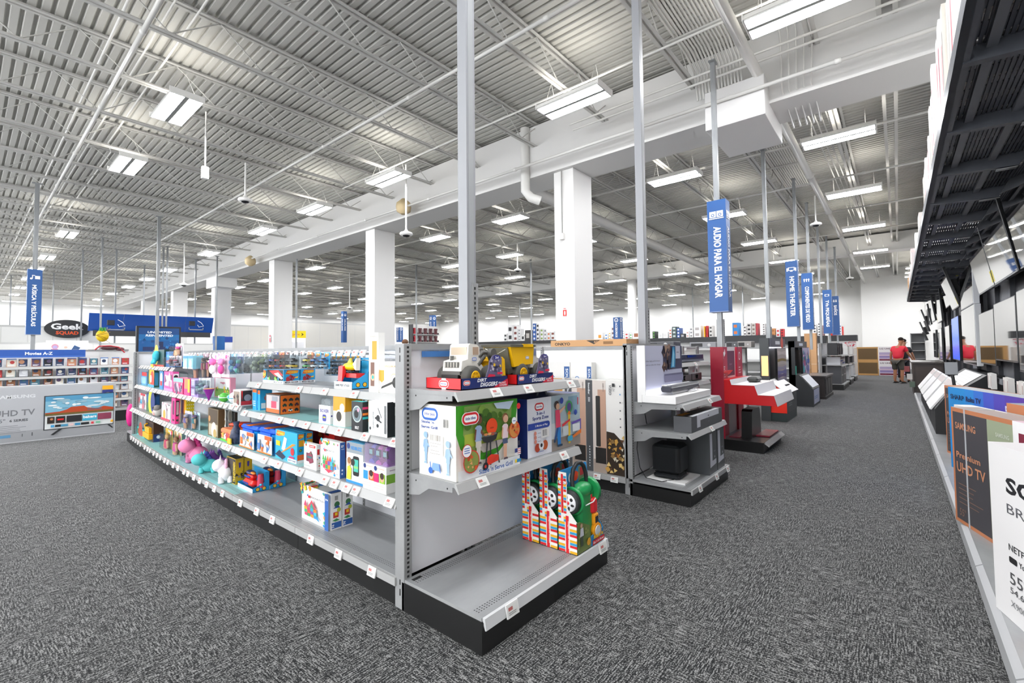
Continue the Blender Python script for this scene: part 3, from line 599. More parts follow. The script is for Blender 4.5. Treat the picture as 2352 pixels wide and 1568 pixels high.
# --- second shelf, near bays
S = tslot(580, 589, 943, 894, S2, .12, 612); carton('slim blue track box, first item on the second toy shelf', S, SKY, lambda a: (a.rect(0, .85, 1, 1, '#e56f24'), a.lines(.1, .9, (.2, .3, .4), .04, '#dfeaf2')), lambda a: (a.poly([(.3, .5), (.6, .95), (.98, .95), (.98, .8), (.7, .8), (.45, .45)], '#e4502a'), a.rect(.1, .1, .55, .45, '#e8f1f7')))
S = tslot(590, 597, 944, 896, S2, .13, 625); carton('slim blue track box leaning against its twin on the second toy shelf', S, SKY, lambda a: a.rect(0, .8, 1, 1, '#e56f24'), lambda a: (a.ell(.6, .6, .25, '#e4502a'), a.ell(.6, .6, .17, SKY), a.rect(.1, .08, .5, .35, '#e8f1f7')))
def cars9(a):
    a.rect(.02, .02, .98, .96, '#f0731d'); r = random.Random(4)
    for i in range(3):
        for j in range(3): x, y = .1 + .3 * j, .15 + .27 * i; c = r.choice(['#22252b', '#7b1d2b', '#f2f2f0', '#2f4a35']); a.rr(x, y, x + .22, y + .09, c); a.rr(x + .05, y + .06, x + .17, y + .13, '#1c1c22'); a.ell(x + .05, y, .03, '#111111'); a.ell(x + .17, y, .03, '#111111')
S = tslot(609.5, 643.7, 950, 905, S2, .10, 689.5); carton('orange nine-car box with a clear front on the second toy shelf', S, '#2a2320', lambda a: (a.rect(.06, .06, .94, .94, '#bdb4b4'), a.rect(.06, .06, .94, .25, '#e8661f'), a.rect(.4, .3, .75, .65, '#d13a5a'), a.rect(.45, .65, .85, .9, '#8a8f98')), cars9, lambda a: a.rect(.05, .05, .95, .95, '#c86a2a'))
S = tslot(732, 759, 972, 931, S2, .09, 765.5); t = carton('small white robot box with purple lettering on the second toy shelf', S, '#f2f2f2', lambda a: (a.text('BOXER', .12, .62, .17, '#2b2f86', 2, 'l', .76), a.rr(.32, .12, .66, .5, '#3a3f9a', .3), a.rect(.38, .3, .6, .38, '#c6cd2c')), lambda a: a.ell(.5, .45, .3, '#2b2f86'), name='toy_box'); b = B(); loc, rot, w, h, d = S; b.bbox(-w * .3, w * .4, .01, d * .9, h, h + .05, CLEAR(), .02); b.build('clear_lid', t)
S = tslot(765, 793, 979, 910, S2, .09, 833); carton('orange and white robot ball box on the second toy shelf', S, '#f4f1ea', lambda a: (a.rect(0, .5, 1, 1, '#ef9a1e'), a.ell(.75, .62, .2, '#e9ddd0'), a.ell(.5, .33, .3, '#e9dcc0'), a.ell(.5, .33, .22, '#35302c')), lambda a: (a.rect(0, .5, 1, 1, '#f5ac18'),), lambda a: a.rect(0, 0, 1, 1, '#f5ac18'))
S = tslot(807, 833, 985, 922, S2, .05, 846); carton('black box with a round glass ball robot on the second toy shelf', S, '#25282b', lambda a: (a.ell(.5, .58, .42, '#b9c7c4'), a.ell(.5, .58, .36, '#6d7f86'), a.ell(.45, .58, .2, '#1c1d20'), a.ell(.62, .72, .1, '#d6a0b8'), a.text('BOLT', .35, .08, .09, '#f2f2f2', 2, 'l', .35)), lambda a: [a.rect(0, y, 1, y + .08, c) for y, c in ((.75, '#d8326a'), (.55, '#f07f28'), (.42, '#25b7b9'))], lambda a: a.rect(0, 0, 1, 1, '#3cc4c0'))
S = tslot(846, 890, 996, 922, S2, .03, 930); carton('white and black drone box at the near end of the second toy shelf', S, '#eceeee', lambda a: (a.poly([(.5, .8), (.52, .83), (.72, .55), (.7, .52)], '#3a3d40'), a.ell(.52, .52, .1, '#232527'), a.poly([(.35, .5), (.38, .56), (.72, .42), (.7, .38)], '#2c2f31'), a.ell(.5, .3, .06, '#2c2f31'), a.bars(.86, .1, .97, .9, '#4a4d50', 5), a.ell(.1, .2, .05, '#44484a'), a.text('QUADCOPTER', .3, .2, .05, '#55585a', 1, 'l', .5, 1)), lambda a: (a.rect(.2, .6, .35, .85, '#c9cccc'), a.ell(.3, .62, .05, '#e0b0a0'), a.lines(.2, .8, (.2, .26, .32), .02, '#6a6e70')), faces={'r': '#1d2022'}, d=.28)
S = tslot(843, 900, 985, 908, S2, .33); carton('yellow box standing behind the drone box', S, '#e6ab16', lambda a: a.rect(.1, .1, .5, .6, '#f6e2a0'))
# --- third shelf
for k, (p0, p1, yb, yt) in enumerate(((550, 590, 1036, 977), (591, 631, 1054, 984))):
    loc, rot, w, h, d = tslot(p0, p1, yb, yt, S3, .05)
    t = thing('toy_bucket', ('farther blue toy track bucket with an orange-striped lid', 'nearer blue toy track bucket with an orange-striped lid')[k], 'bucket', loc, rot, 'blue toy buckets'); D = w * 1.0
    b = B(); n = 4; P = lambda q, z: [(x * q * w / 2, D / 2 + y * q * D / 2, z) for x, y in ((-1, -.8), (-.8, -1), (.8, -1), (1, -.8), (1, .8), (.8, 1), (-.8, 1), (-1, .8))]
    vs = P(.86, 0) + P(.97, h * .8); b.add(vs, [(i, (i + 1) % 8, 8 + (i + 1) % 8, 8 + i) for i in range(8)] + [tuple(range(8))[::-1]], M('#1f8fd8', .3)); b.build('tub', t)
    b = B(); b.bbox(-w / 2, w / 2, 0, D, h * .78, h, M('#1d5fd6', .3), .03); b.box(-w * .3, w * .3, -.006, .02, h * .72, h * .84, M('#1d5fd6', .3)); b.box(-w * .12, w * .12, -.003, D, h, h + .003, M('#ef7a22', .4)); b.build('lid', t)
    b = B(); b.box(-w * .42, w * .42, -.012, -.008, h * .04, h * .74, M('#f0ede6', .4)); a = b.art('f', -w * .42, w * .42, -.012, 0, h * .04, h * .74); confetti(a, .1, .1, .9, .7, ['#cfd8e2', '#e36f2a', '#8a94a4', '#4c7fc0', '#caa45a'], 16, .12, 5 + k); a.rect(.55, .78, .98, 1, '#ef5a24'); a.rect(0, 0, 1, .07, '#ef7a22'); b.build('paper_label', t)
for k, (p0, p1) in enumerate(((612, 660), (672, 770))):
    S = tslot(p0, p1, 990, 968 + 4 * k, S3, .3); carton(('red and black race set box behind the buckets', 'long red race set box at the back of the third toy shelf')[k], S, '#c6241f', lambda a: confetti(a, .05, .2, .95, .9, ['#7a1512', '#1f1c1c', '#e8772a'], 10, .1, 9), d=.16)
def transit(a): flame(a, .02, .78, .45, .98); a.poly([(.3, .35), (.42, .8), (.55, .75), (.45, .3)], '#d9e0e4'); a.poly([(.1, .1), (.35, .25), (.95, .62), (.8, .62)], '#f08a22'); a.poly([(.0, .12), (.2, .3), (.5, .12), (.35, 0)], '#1c2440'); a.ell(.8, .36, .08, '#d8232a'); a.rect(.05, .45, .24, .62, '#f0c41c'); a.rect(.6, 0, 1, .12, '#f3f4f6'); a.text('MASTER TRANSIT', .63, .03, .05, '#2a2c58', 2, 'l', .34); a.rect(.66, .13, .88, .19, '#c72b62')
def transit_r(a): flame(a, .08, .8, .92, .97); a.rect(.2, .55, .95, .76, '#e5a822'); a.rect(0, 0, 1, .1, '#f3f4f6'); a.rect(0, .1, 1, .28, '#e8662a'); a.ell(.45, .42, .2, '#2a3b3c'); a.ell(.45, .42, .14, '#7ea03c')
S = tslot(631.5, 683, 1074, 990, S3, .05, 700); carton('large blue track set box with an orange ramp beside the buckets', S, '#2ea9dd', transit, transit_r)
S2_ = (Vector(S[0]) + Vector((S[4] + .01, 0, 0)), *S[1:]); carton('large blue track set box behind its twin beside the buckets', S2_, '#2ea9dd', transit, transit_r)
S = tslot(697.5, 727, 1089, 1018, S3, .04, 736); carton('small white magnet construction box with a red cube, third toy shelf', S, '#f5f5f3', lambda a: (confetti(a, 0, .9, .25, 1, BRIGHT, 6, .07), a.rect(.45, .85, .92, .95, '#df2b2b'), a.text('MAGNET', .5, .88, .04, '#ffffff', 2, 'l', .35), a.rr(.22, .28, .72, .62, '#6e2f45', .1), a.poly([(.3, .5), (.6, .72), (.8, .3), (.5, .2)], '#8c3a50'), a.rect(.3, .42, .68, .5, '#2f6d70'), a.poly([(.55, .62), (.65, .66), (.62, .58)], '#36853c'), a.lines(.08, .7, (.1,), .02, '#9a9a9a')), lambda a: (a.rect(.2, .6, .8, .82, '#dd2a2a'), confetti(a, .2, .05, .9, .5, BRIGHT, 8, .2)))
def tiles(seed, n, house):
    def f(a):
        confetti(a, -.02, .88, .45, 1.0, BRIGHT, 12, .05, seed); confetti(a, .0, .7, .04, .95, BRIGHT, 6, .04, seed + 1); confetti(a, .72, .92, .95, .95, BRIGHT, 5, .03, seed)
        a.poly([(.22, .74), (.28, .8), (.25, .7)], '#2d63b5'); a.rect(.27, .68, .34, .75, '#dd2d36'); a.text('MAGNA-TILES', .38, .7, .05, '#4a4a52', 0, 'l', .42); a.lines(.3, .7, (.63,), .008, '#aaaaaa')
        g = [['#d2436a', '#37a05a', '#ef8a2a', '#2e8fc4'], ['#3aa36a', '#e84f3a', '#7a4fb0', '#38b4c4'], ['#e6a02a', '#c83a6a', '#2f9fb8', '#ef7f2c']]
        if house:
            for i in range(3):
                for j in range(4): a.rect(.15 + .11 * j, .16 + .09 * i, .25 + .11 * j, .245 + .09 * i, g[i][j])
            a.poly([(.14, .44), (.2, .62), (.26, .42)], '#c8406a'); a.poly([(.29, .44), (.42, .66), (.58, .44)], '#d0485a'); a.poly([(.36, .44), (.42, .58), (.5, .44)], '#38a08a'); a.poly([(.58, .18), (.7, .12), (.62, .28)], '#2e8fc4')
        else:
            for i in range(2):
                for j in range(4): a.rect(.22 + .13 * j, .2 + .12 * i, .34 + .13 * j, .31 + .12 * i, g[i][j])
            for j, c in enumerate(('#47a83c', '#3a9c50', '#ef6a2a', '#e23b30', '#38b0c8')): a.poly([(.2 + .12 * j, .44), (.26 + .12 * j, .62 - .03 * (j % 2)), (.32 + .12 * j, .44)], c)
            a.poly([(.3, .2), (.55, .1), (.75, .2)], '#d8405a'); a.poly([(.14, .3), (.22, .35), (.22, .22)], '#3a9c50')
        confetti(a, .84, .15, .9, .45, BRIGHT, 5, .05, seed); a.rr(.82, .06, .92, .13, '#2b92c8')
        if n == 74: a.rect(.88, 0, 1, 1, '#2f5fa8'); a.text('74', .9, .82, .04, '#ffffff', 2, 'l', .08)
    return f
S = tslot(735, 781, 1108, 1012, S3, .03, 794); carton('white magnetic tile box with a blue spine, on the third toy shelf', S, '#f4f4f2', tiles(21, 37, 0), lambda a: (a.text('37', .2, .86, .06, '#ffffff', 2, 'l', .5), a.text('PIECES', .25, .8, .02, '#ffffff', 1, 'l', .5), a.lines(.3, .6, (.1, .2), .05, '#dbe4f2')), faces={'r': '#2f5fa8'})
S = tslot(795, 834, 1117, 1017, S3, .03, None); carton('grey and blue toy phone box with a child on the front', S, '#e9edf0', lambda a: (a.rect(0, .74, 1, 1, '#8e979d'), a.ell(.13, .9, .1, '#243a7c'), a.text('KIDIBUZZ', .28, .83, .08, '#2f86c8', 2, 'l', .66), a.rect(0, 0, 1, .06, '#2a8ad0'), a.rr(.42, .2, .78, .68, '#17181a', .2), a.rect(.47, .3, .74, .6, '#47b6a6'), a.rect(.47, .38, .74, .44, '#86d07a'), a.ell(.42, .52, .12, '#2a2624'), a.ell(.2, .5, .12, '#e2b495'), a.ell(.2, .55, .11, '#9a6a42'), a.poly([(.04, .08), (.32, .08), (.34, .36), (.24, .42), (.1, .4)], '#c9dc3a')), top=lambda a: a.rect(0, 0, 1, 1, '#5fb4e0'), d=.12)
loc, rot, w, h, d = tslot(833, 888, 1142, 1022, S3, .02, 930); d = .24
t = thing('watch_display', 'clear-topped counter display of purple and blue toy watches', 'display box', loc, rot)
b = B(); hb = h * .56; b.box(-w / 2, w / 2, 0, d, 0, hb, M('#f3f3f1', .35)); a = b.art('f', -w / 2, w / 2, 0, d, 0, hb)
for x in (.02, .5):
    a.ell(x + .06, .9, .06, '#25397a'); a.lines(x + .15, x + .45, (.9,), .03, '#d8b49a'); a.rect(x, .38, x + .2, .72, ('#2b8fc8', '#d6246a')[x > .1]); a.rect(x + .24, .38, x + .46, .74, ('#ea5f2a', '#8fbf2f')[x > .1]); a.ell(x + .35, .55, .08, '#dca888'); a.ell(x + .35, .66, .08, '#3b271f')
    a.lines(x, x + .44, (.25, .15), .03, '#d9c9c4')
a = b.art('r', -w / 2, w / 2, 0, d, 0, hb); a.rect(0, .38, 1, .72, '#7cb23a'); a.ell(.75, .85, .1, '#4a2d52'); a.lines(.1, .5, (.85,), .04, '#b8a8b4'); a.bars(.75, .1, .88, .3, '#333333', 6); b.build('base_box', t)
b = B(); b.box(-w * .48, w * .48, .01, d * .98, hb, h, CLEAR('#e6dcee', .22)); b.build('clear_cover', t)
for k in range(3):
    x = -w * .3 + k * w * .3; c = M(('#3b4fb4', '#b32f9a', '#8a2f9f')[k], .35); b = B(); b.prism([(x - w * .12, hb), (x + w * .12, hb), (x + w * .12, hb + .01), (x, hb + h * .1), (x - w * .12, hb + .01)], 'y', .03, d * .8, c); b.lathe([(.05, -.022), (.058, 0), (.05, .022)], c, (x, d * .35, hb + h * .24), 16, 'x'); b.bbox(x - .022, x + .022, d * .1, d * .16, hb + h * .16, hb + h * .33, M('#1b1d22', .2), .005); b.box(x - .016, x + .016, d * .1 - .001, d * .1, hb + h * .2, hb + h * .3, M('#7dd0b4', .3)); b.build('toy_watch', t)
# --- bottom deck
S = tslot(692, 761, 1243, 1122, SB, .11, 786); S = (*S[:4], S[4]); f74 = tiles(5, 74, 1)
def r74(a): a.bars(.35, .8, .65, .92, '#6a6a6a'); a.ell(.55, .68, .25, '#3c7a4a'); a.poly([(.2, .58), (.85, .58), (.6, .66)], '#2b55a0'); a.rr(.2, .32, .7, .48, '#c83a30', .1); a.rect(.35, .38, .6, .46, '#f2c81e'); a.ell(.72, .52, .18, '#b8c43a'); a.poly([(.1, .26), (.5, .3), (.8, .24), (.4, .22)], '#3a8a4a'); a.rect(.05, .04, .95, .2, '#2f5fa8'); a.text('74', .28, .06, .2, '#ffffff', 2, 'l', None, 1)
carton('white magnetic tile box marked 74, front one of two on the bottom deck', S, '#f3f3f1', f74, r74, lambda a: (confetti(a, 0, 0, .5, 1, BRIGHT, 10, .07), a.rect(.88, 0, 1, 1, '#2f5fa8')))
carton('white magnetic tile box marked 74, behind its twin on the bottom deck', (Vector(S[0]) + Vector((S[4] + .006, 0, 0)), *S[1:]), '#f3f3f1', f74, r74, lambda a: (confetti(a, 0, 0, .5, 1, BRIGHT, 10, .07, 4), a.rect(.88, 0, 1, 1, '#2f5fa8')))
S = tslot(546, 580, 1155, 1082, SB, .12, 619); loc, rot, w, h, d = S
for k in range(2):
    t = thing('toy_display', ('blue tray of red and blue toy racers, front one on the bottom deck', 'blue tray of red and blue toy racers, standing behind the front tray')[k], 'toy', Vector(loc) + Vector((k * (d + .006), 0, 0)), rot, 'trays of toy racers'); c = M('#1f97d4', .35)
    b = B(); b.box(-w / 2, w / 2, 0, d, 0, .006, c); b.box(-w / 2, w / 2, -.002, .002, 0, h * .2, M('#e8eef2', .35)); b.box(-w / 2, w / 2, d - .004, d, 0, h, c); b.box(-w / 2, -w / 2 + .003, 0, d, 0, h * .3, c)
    b.prism([(0, 0), (d, 0), (d, h), (d * .75, h), (d * .7, h * .45), (0, h * .2)], 'x', w / 2 - .003, w / 2, c); a = b.art('r', -w / 2, w / 2, 0, d, 0, h)
    for x in (.3, .68): a.ell(x, .14, .13, '#20242a'); a.ell(x, .14, .1, '#e4b63a')
    b.build('display_tray', t)
    b = B(); m = M('#e02a24', .3); b.bbox(-w * .38, w * .3, d * .1, d * .7, h * .15, h * .5, m, .04); b.bbox(-w * .25, w * .2, d * .2, d * .65, h * .45, h * .85, m, .05); b.ell((-.02, d * .4, h * .86), (w * .26, d * .22, h * .12), M('#26336f', .3)); b.ell((w * .2, d * .3, h * .92), (w * .14, d * .12, h * .07), M('#e98a2a', .4)); b.box(-w * .27, w * .1, d * .17, d * .2, h * .62, h * .72, M('#2b3f9a', .3)); b.box(-w * .3, w * .1, d * .08, d * .1, h * .3, h * .38, M('#2b3f9a', .3)); b.build('toy_robot', t)
    b = B(); b.tube([(w * .42, d * .55, h * .2), (w * .42, d * .55, h * .9)], [w * .1, w * .07], M('#d03a5a', .3), 8); b.ell((w * .42, d * .5, h * .35), (w * .12, d * .12, h * .09), M('#45b9dc', .3)); b.build('toy_figure', t)
S = tslot(520, 541, 1133, 1050, SB, .12, 560)
def tf(a): a.rect(.06, .03, .94, .97, '#24231f'); a.text('ROBOTS', .2, .1, .3, '#e2c11d', 2, 'l', .5, 1); a.ell(.7, .5, .2, '#7f7c74')
def tr(a): a.rect(.0, .45, 1, .93, '#d9b21d'); a.poly([(.35, .85), (.65, .85), (.62, .68), (.5, .62), (.38, .68)], '#4c3d94'); confetti(a, .1, .1, .9, .5, ['#55524b', '#8b877b', '#2a2926'], 9, .2, 2)
def tf(a): a.rect(.05, .03, .7, .97, '#39362f'); a.rect(.7, .03, .98, .97, '#1c1b19'); a.text('TRANSFORMERS', .93, .08, .2, '#e2c11d', 2, 'l', .8, 1)
carton('black and yellow robot toy box, front one on the bottom deck', S, '#c9a51b', tf, tr, lambda a: a.rect(.03, .03, .97, .97, '#2b2a26')); carton('black and yellow robot toy box, behind its twin on the bottom deck', (Vector(S[0]) + Vector((S[4] + .005, 0, 0)), *S[1:]), '#c9a51b', tf, tr, lambda a: a.rect(.03, .03, .97, .97, '#2b2a26'))
# plush heap
def plush(label, px, py, s, c1, c2, horn=None, rot=0, sb=.16, lie=False):
    P = None; Y = 5
    for _ in range(20): X, a = toy_front(Y); P = atx(px, py, X + sb); Y = .5 * Y + .5 * P.y
    t = thing('plush_toy', label, 'plush toy', (P.x, P.y, SB), -PI / 2 - a + rot, 'plush animals on the bottom deck'); m = M(c1, .85)
    b = B(); b.ell((0, .02, .3 * s), (.34 * s, .26 * s, .27 * s), m, 16, 10)
    for x in (-.2, .2):
        for y in (-.14, .16): b.tube([(x * s, y * s + .02, .25 * s), (x * 1.2 * s, y * s + .02, .06 * s)], [.11 * s, .1 * s], m, 10); b.ell((x * 1.2 * s, y * s + .02, .06 * s), (.11 * s, .11 * s, .06 * s), m, 10, 6)
    b.ell((-.28 * s, -.05, .6 * s), (.27 * s, .24 * s, .24 * s), m, 16, 10); b.ell((-.42 * s, -.15 * s, .54 * s), (.14 * s, .13 * s, .11 * s), M(c2, .85), 12, 8); b.tube([(-.15 * s, 0, .4 * s), (-.25 * s, -.03, .56 * s)], [.2 * s, .2 * s], m, 12)
    for y in (-.14, .12): b.lathe([(.07 * s, 0), (.01 * s, .14 * s)], m, (-.2 * s, y * s, .78 * s), 10)
    b.build('body', t)
    b = B()
    b.ell((-.42 * s, -.24 * s, .66 * s), (.05 * s, .03 * s, .06 * s), M('#16161a', .2), 10, 6); b.build('eye', t)
    b = B()
    for k in range(5): b.ell((-.1 * s + .06 * s * k, .02, (.78 - .1 * k) * s), (.09 * s, .08 * s, .1 * s), M(c2, .9), 8, 6)
    b.build('mane', t)
    if horn: b = B(); b.lathe([(.045 * s, 0), (.005 * s, .2 * s)], M(horn, .3), (-.32 * s, -.04, .8 * s), 10); b.build('horn', t)
    return t
plush('pink plush unicorn with a magenta mane lying on the bottom deck', 452, 1068, .34, '#f08ab4', '#d43f86', '#f4e6ee', .5)
plush('teal plush dragon sitting before the pink unicorn', 478, 1092, .26, '#5cc6c8', '#3d4a9c', None, .9, .1)
plush('purple plush unicorn behind the white plush arm', 503, 1072, .24, '#a060c0', '#463a78', '#8f4fb0', .3, .22)
plush('white plush pony with pink feet slumped by the robot boxes', 514, 1100, .26, '#eceaf0', '#e8b4cc', '#f2d6e4', -.4, .08)
plush('white and pink plush cat at the back of the plush heap', 470, 1045, .34, '#f1eef0', '#d63a72', None, .2, .34)
S = tslot(428, 444, 1078, 1026, SB, .12); hang('clear box with a small plush toy at the far end of the plush heap', 428, 447, 1024, 1082, .14, '#cfc6d2', ['#d86a9c', '#8f7fb4', '#3b3340'])
# --- bottom deck, far bays
hang('tall clear doll box with a red doll on the far bottom deck', 379, 396, 985, 1050, .16, '#f2d23a', ['#e23a6a', '#d9a45a'], 'doll boxes on the bottom deck', shape='doll')
hang('tall clear doll box with a pink doll and teal foot, nearer of the two', 399, 416, 990, 1060, .14, '#e8dca0', ['#ee4fa0', '#a8703a'], 'doll boxes on the bottom deck', shape='doll')
S = tslot(333, 352, 1018, 966, SB, .1, 376); t = carton('dark brown display box with a yellow toy digger, far bottom deck', S, '#4a2d20', lambda a: a.rect(.1, .1, .9, .9, '#2a1a14'), lambda a: (a.rect(0, 0, 1, .4, '#20376f'), a.ell(.5, .25, .2, '#dfe6ee')))
loc, rot, w, h, d = S; b = B(); m = M('#f2b41c', .35); b.bbox(-w * .35, w * .4, -.05, .04, h * .12, h * .4, m, .01); b.bbox(-w * .1, w * .3, -.04, .03, h * .4, h * .7, m, .01); b.tube([(-w * .2, -.02, h * .4), (-w * .35, -.02, h * .75), (-w * .1, -.02, h * .85)], .012, m, 8); b.build('toy_digger', t)
S = tslot(303, 332, 1003, 980, SB, .08, 338); carton('teal box with a small window at the far end of the bottom deck', S, '#3fb9b4', lambda a: (a.rect(.45, .15, .9, .8, '#6a5a34'), a.ell(.7, .45, .15, '#b24a3a'), a.rect(.05, .2, .35, .7, '#7fd6d0')))
# --- third shelf, far bays
t = thing('toy_dome', 'clear and blue domed toy case at the far end of the third shelf', 'toy', (1.95, 9.38, S3)); b = B(); b.lathe([(.08, 0), (.08, .04)], M('#e9ecef', .4), n=16); b.build('base_disc', t); b = B(); b.ell((0, 0, .1), (.07, .07, .07), M('#2f9bc0', .3)); b.build('toy_ball', t)
S = tslot(317, 335, 942, 903, S3, .1); carton('white and red boxed figure set, far third shelf', S, '#ece6e8', lambda a: (a.rect(.1, .1, .9, .6, '#b8a9ae'), a.rect(.3, .85, .9, 1, '#d02a3a'), confetti(a, .1, .1, .9, .6, ['#d8707a', '#8c7a84'], 7, .15)))
S = tslot(336, 353, 951, 905, S3, .08, 367); carton('dark blue toy box with a yellow green disc, far third shelf', S, '#1f4f86', lambda a: (a.rect(0, 0, 1, .5, '#3d6a48'), a.ell(.6, .62, .35, '#d8d836'), a.ell(.85, .6, .28, '#24367c')), lambda a: (a.rect(.1, .1, .9, .9, '#2a6ab0'),))
t = thing('furry_toy', 'grey and white furry hatchling toy in front of the blue toy box', 'toy', tslot(356, 372, 960, 932, S3, .06)[0]); b = B(); b.ell((0, 0, .07), (.06, .055, .07), M('#c9c4be', .9)); b.ell((-.02, -.02, .12), (.048, .042, .042), M('#8f8a86', .9)); b.ell((-.035, .015, .055), (.035, .04, .04), M('#f0b8b0', .8)); b.build('body', t); b = B(); b.ell((-.062, -.02, .127), (.014, .014, .014), M('#1a1a1a', .2)); b.build('eye', t)
S = tslot(371, 390, 967, 925, S3, .04); carton('white box with dark dots and a round doll window, third shelf', S, '#f1ecee', lambda a: (confetti(a, .05, .5, .95, .95, ['#4a4448', '#c06080'], 14, .04), a.ell(.4, .35, .3, '#e3c8d0'), a.ell(.4, .3, .15, '#d8a43a'), a.rect(0, 0, 1, .12, '#d83a5a')))
S = tslot(393, 402, 977, 914, S3, .03, 413); carton('hot pink doll case with a black panel on the third shelf', S, '#f0308a', lambda a: (a.rr(.3, .35, .75, .9, '#5a2a48', .2), a.rect(.3, .1, .8, .18, '#3a1a2a')), lambda a: (a.rr(.15, .3, .85, .92, '#2a1a24', .2), a.rr(.25, .36, .75, .86, '#b9a0ac', .2), a.rr(.2, .1, .8, .18, '#2a1a24')))
S = tslot(413, 427, 975, 916, S3, .12, 446); carton('yellow polka dot doll box behind the purple doll packs', S, '#f3d21e', lambda a: (a.rect(.1, .0, .6, .95, '#8a5aa8'), a.rect(.6, 0, .9, 1, '#e9a82a')), lambda a: ([a.ell(.15 + .25 * i, .5 + .14 * j, .07, '#fff8e0') for i in range(4) for j in range(4)], a.rect(0, 0, 1, .35, '#e25a90'), a.text('Wow', .2, .2, .2, '#ffffff', 2, 'l', .6)))
hang('purple-based doll pack, farther one before the yellow dotted box', 424, 441, 944, 984, .05, '#c9c4da', ['#7a6aa8', '#b8b4c4'], 'purple doll packs', shape='doll')
hang('purple-based doll pack, nearer one with a teal doll', 444, 459, 946, 985, .08, '#bcd0d6', ['#3a8a94', '#6a4a78'], 'purple doll packs', shape='doll')
S = tslot(477, 501, 1008, 938, S3, .05, 516); carton('open tan display carton with an empty brown front', S, '#6b5838', lambda a: (a.rect(.08, .5, .92, .97, '#4a3820'), a.rect(.1, .05, .95, .45, '#b7ab92'), a.ell(.15, .62, .1, '#c08a4a'), a.ell(.6, .25, .25, '#d8d2c4'), a.ell(.7, .12, .15, '#b89a5a')), lambda a: a.rect(.05, .05, .95, .95, '#5d4b30'))
S = tslot(503, 540, 1000, 943, S3, .22, 546); carton('dark box printed with six round icons behind the orange juicer', S, '#3e3a36', lambda a: [(a.ell(.3 + .42 * i, .2 + .3 * j, .15, '#e6e2da'), a.ell(.3 + .42 * i, .2 + .3 * j, .11, ['#c8742a', '#8a6a3a', '#b8a890'][j])) for i in range(2) for j in range(3)], rough=.3)
P = tslot(504, 532, 1017, 973, S3, .04); t = thing('toy_juicer', 'orange toy juice press with a green foot on the third toy shelf', 'toy', P[0], P[1]); w, h = P[2], P[3]
b = B(); b.bbox(-w * .42, w * .42, 0, w * .8, h * .06, h * .42, M('#e9e0d4', .3), .02); a = b.art('f', -w * .42, w * .42, 0, w, h * .06, h * .42); confetti(a, .1, .1, .9, .8, ['#d8502a', '#5a9a3a', '#e8a83a', '#b83a4a'], 9, .14); b.build('jar', t)
b = B(); b.bbox(-w * .48, w * .48, -.005, w * .85, 0, h * .08, M('#57c832', .35), .02); b.build('foot', t); b = B(); b.bbox(-w * .45, w * .45, 0, w * .82, h * .42, h * .7, M('#f08a58', .35), .02); b.build('press_body', t); b = B(); b.lathe([(w * .09, h * .7), (w * .08, h * .85), (w * .3, h * .88), (w * .3, h * .95), (w * .12, h * 1.0)], M('#ee4a26', .35), (0, w * .4, 0), 14); b.build('press_knob', t)
t = thing('toy_bag', 'dark blue bagged toy slumped between juicer and bucket', 'toy bag', tslot(534, 550, 1026, 977, S3, .06)[0]); b = B(); b.lathe([(.03, 0), (.055, .04), (.045, .12), (.02, .17), (.03, .21)], noisy('dark_print', '#1a2033', '#47506b', (25, 25, 25)), n=14); b.build('bag', t); b = B(); b.box(-.062, -.052, -.04, .04, .01, .06, M('#e8c02a', .4)); b.build('bag_label', t)
# --- second shelf, far bays
S = tslot(318, 337, 883, 854, S2b, .12); carton('pale blue boxed set with a red corner, far second shelf', S, '#5f9fcc', lambda a: (a.rect(.4, .7, 1, 1, '#cf2b2b'), a.rect(.1, .1, .9, .6, '#93c2e2')))
S = tslot(339, 354, 887, 851, S2b, .1, 365); carton('green and teal toy box with a yellow and red face, far second shelf', S, '#2f5a4a', lambda a: (a.ell(.6, .65, .4, '#f0b822'), a.ell(.7, .4, .3, '#e2402a'), a.ell(.5, .5, .12, '#ffffff'), a.rect(0, 0, 1, .15, '#4aa0d0')), lambda a: a.rect(.1, .1, .9, .9, '#3a8ab0'))
S = tslot(366, 374, 890, 852, S2b, .1); carton('slim sky blue box with a red figure, far second shelf', S, '#3f8cc8', lambda a: (a.ell(.5, .6, .35, '#e8e8ec'), a.rect(.2, .2, .8, .45, '#c8322a')))
S = tslot(376, 397, 894, 853, S2b, .09, 411); carton('pink and white doll playset box with a black oval, second shelf', S, '#e85aa4', lambda a: (a.rect(.1, .25, .9, .8, '#d9c4d0'), a.rect(0, 0, 1, .12, '#f58cc4'), confetti(a, .1, .25, .9, .75, ['#b88aa4', '#f0d8e4', '#8a5a78'], 9, .12)), lambda a: (a.rect(.05, .2, .95, .9, '#efe6ea'), a.ell(.5, .72, .38, '#221a20', .12), a.rect(.1, .15, .9, .5, '#c8a8b8')))
S = tslot(398, 420, 901, 868, S2b, .05); carton('teal-topped pink miniature set box, second shelf', S, '#d8447e', lambda a: (a.rect(0, .75, 1, 1, '#8fd0dc'), a.rect(.1, .15, .9, .7, '#b8a0b4'), confetti(a, .1, .1, .9, .7, ['#e23a7a', '#5a4a6a', '#f2e0e8'], 9, .12, 6)))
S = tslot(422, 436, 905, 870, S2b, .05); carton('small hot pink box with a tan and yellow stripe, second shelf', S, '#ec2f86', lambda a: (a.rect(.1, .4, .6, 1, '#c08a52'), a.rect(.65, .2, 1, 1, '#f2d028')))
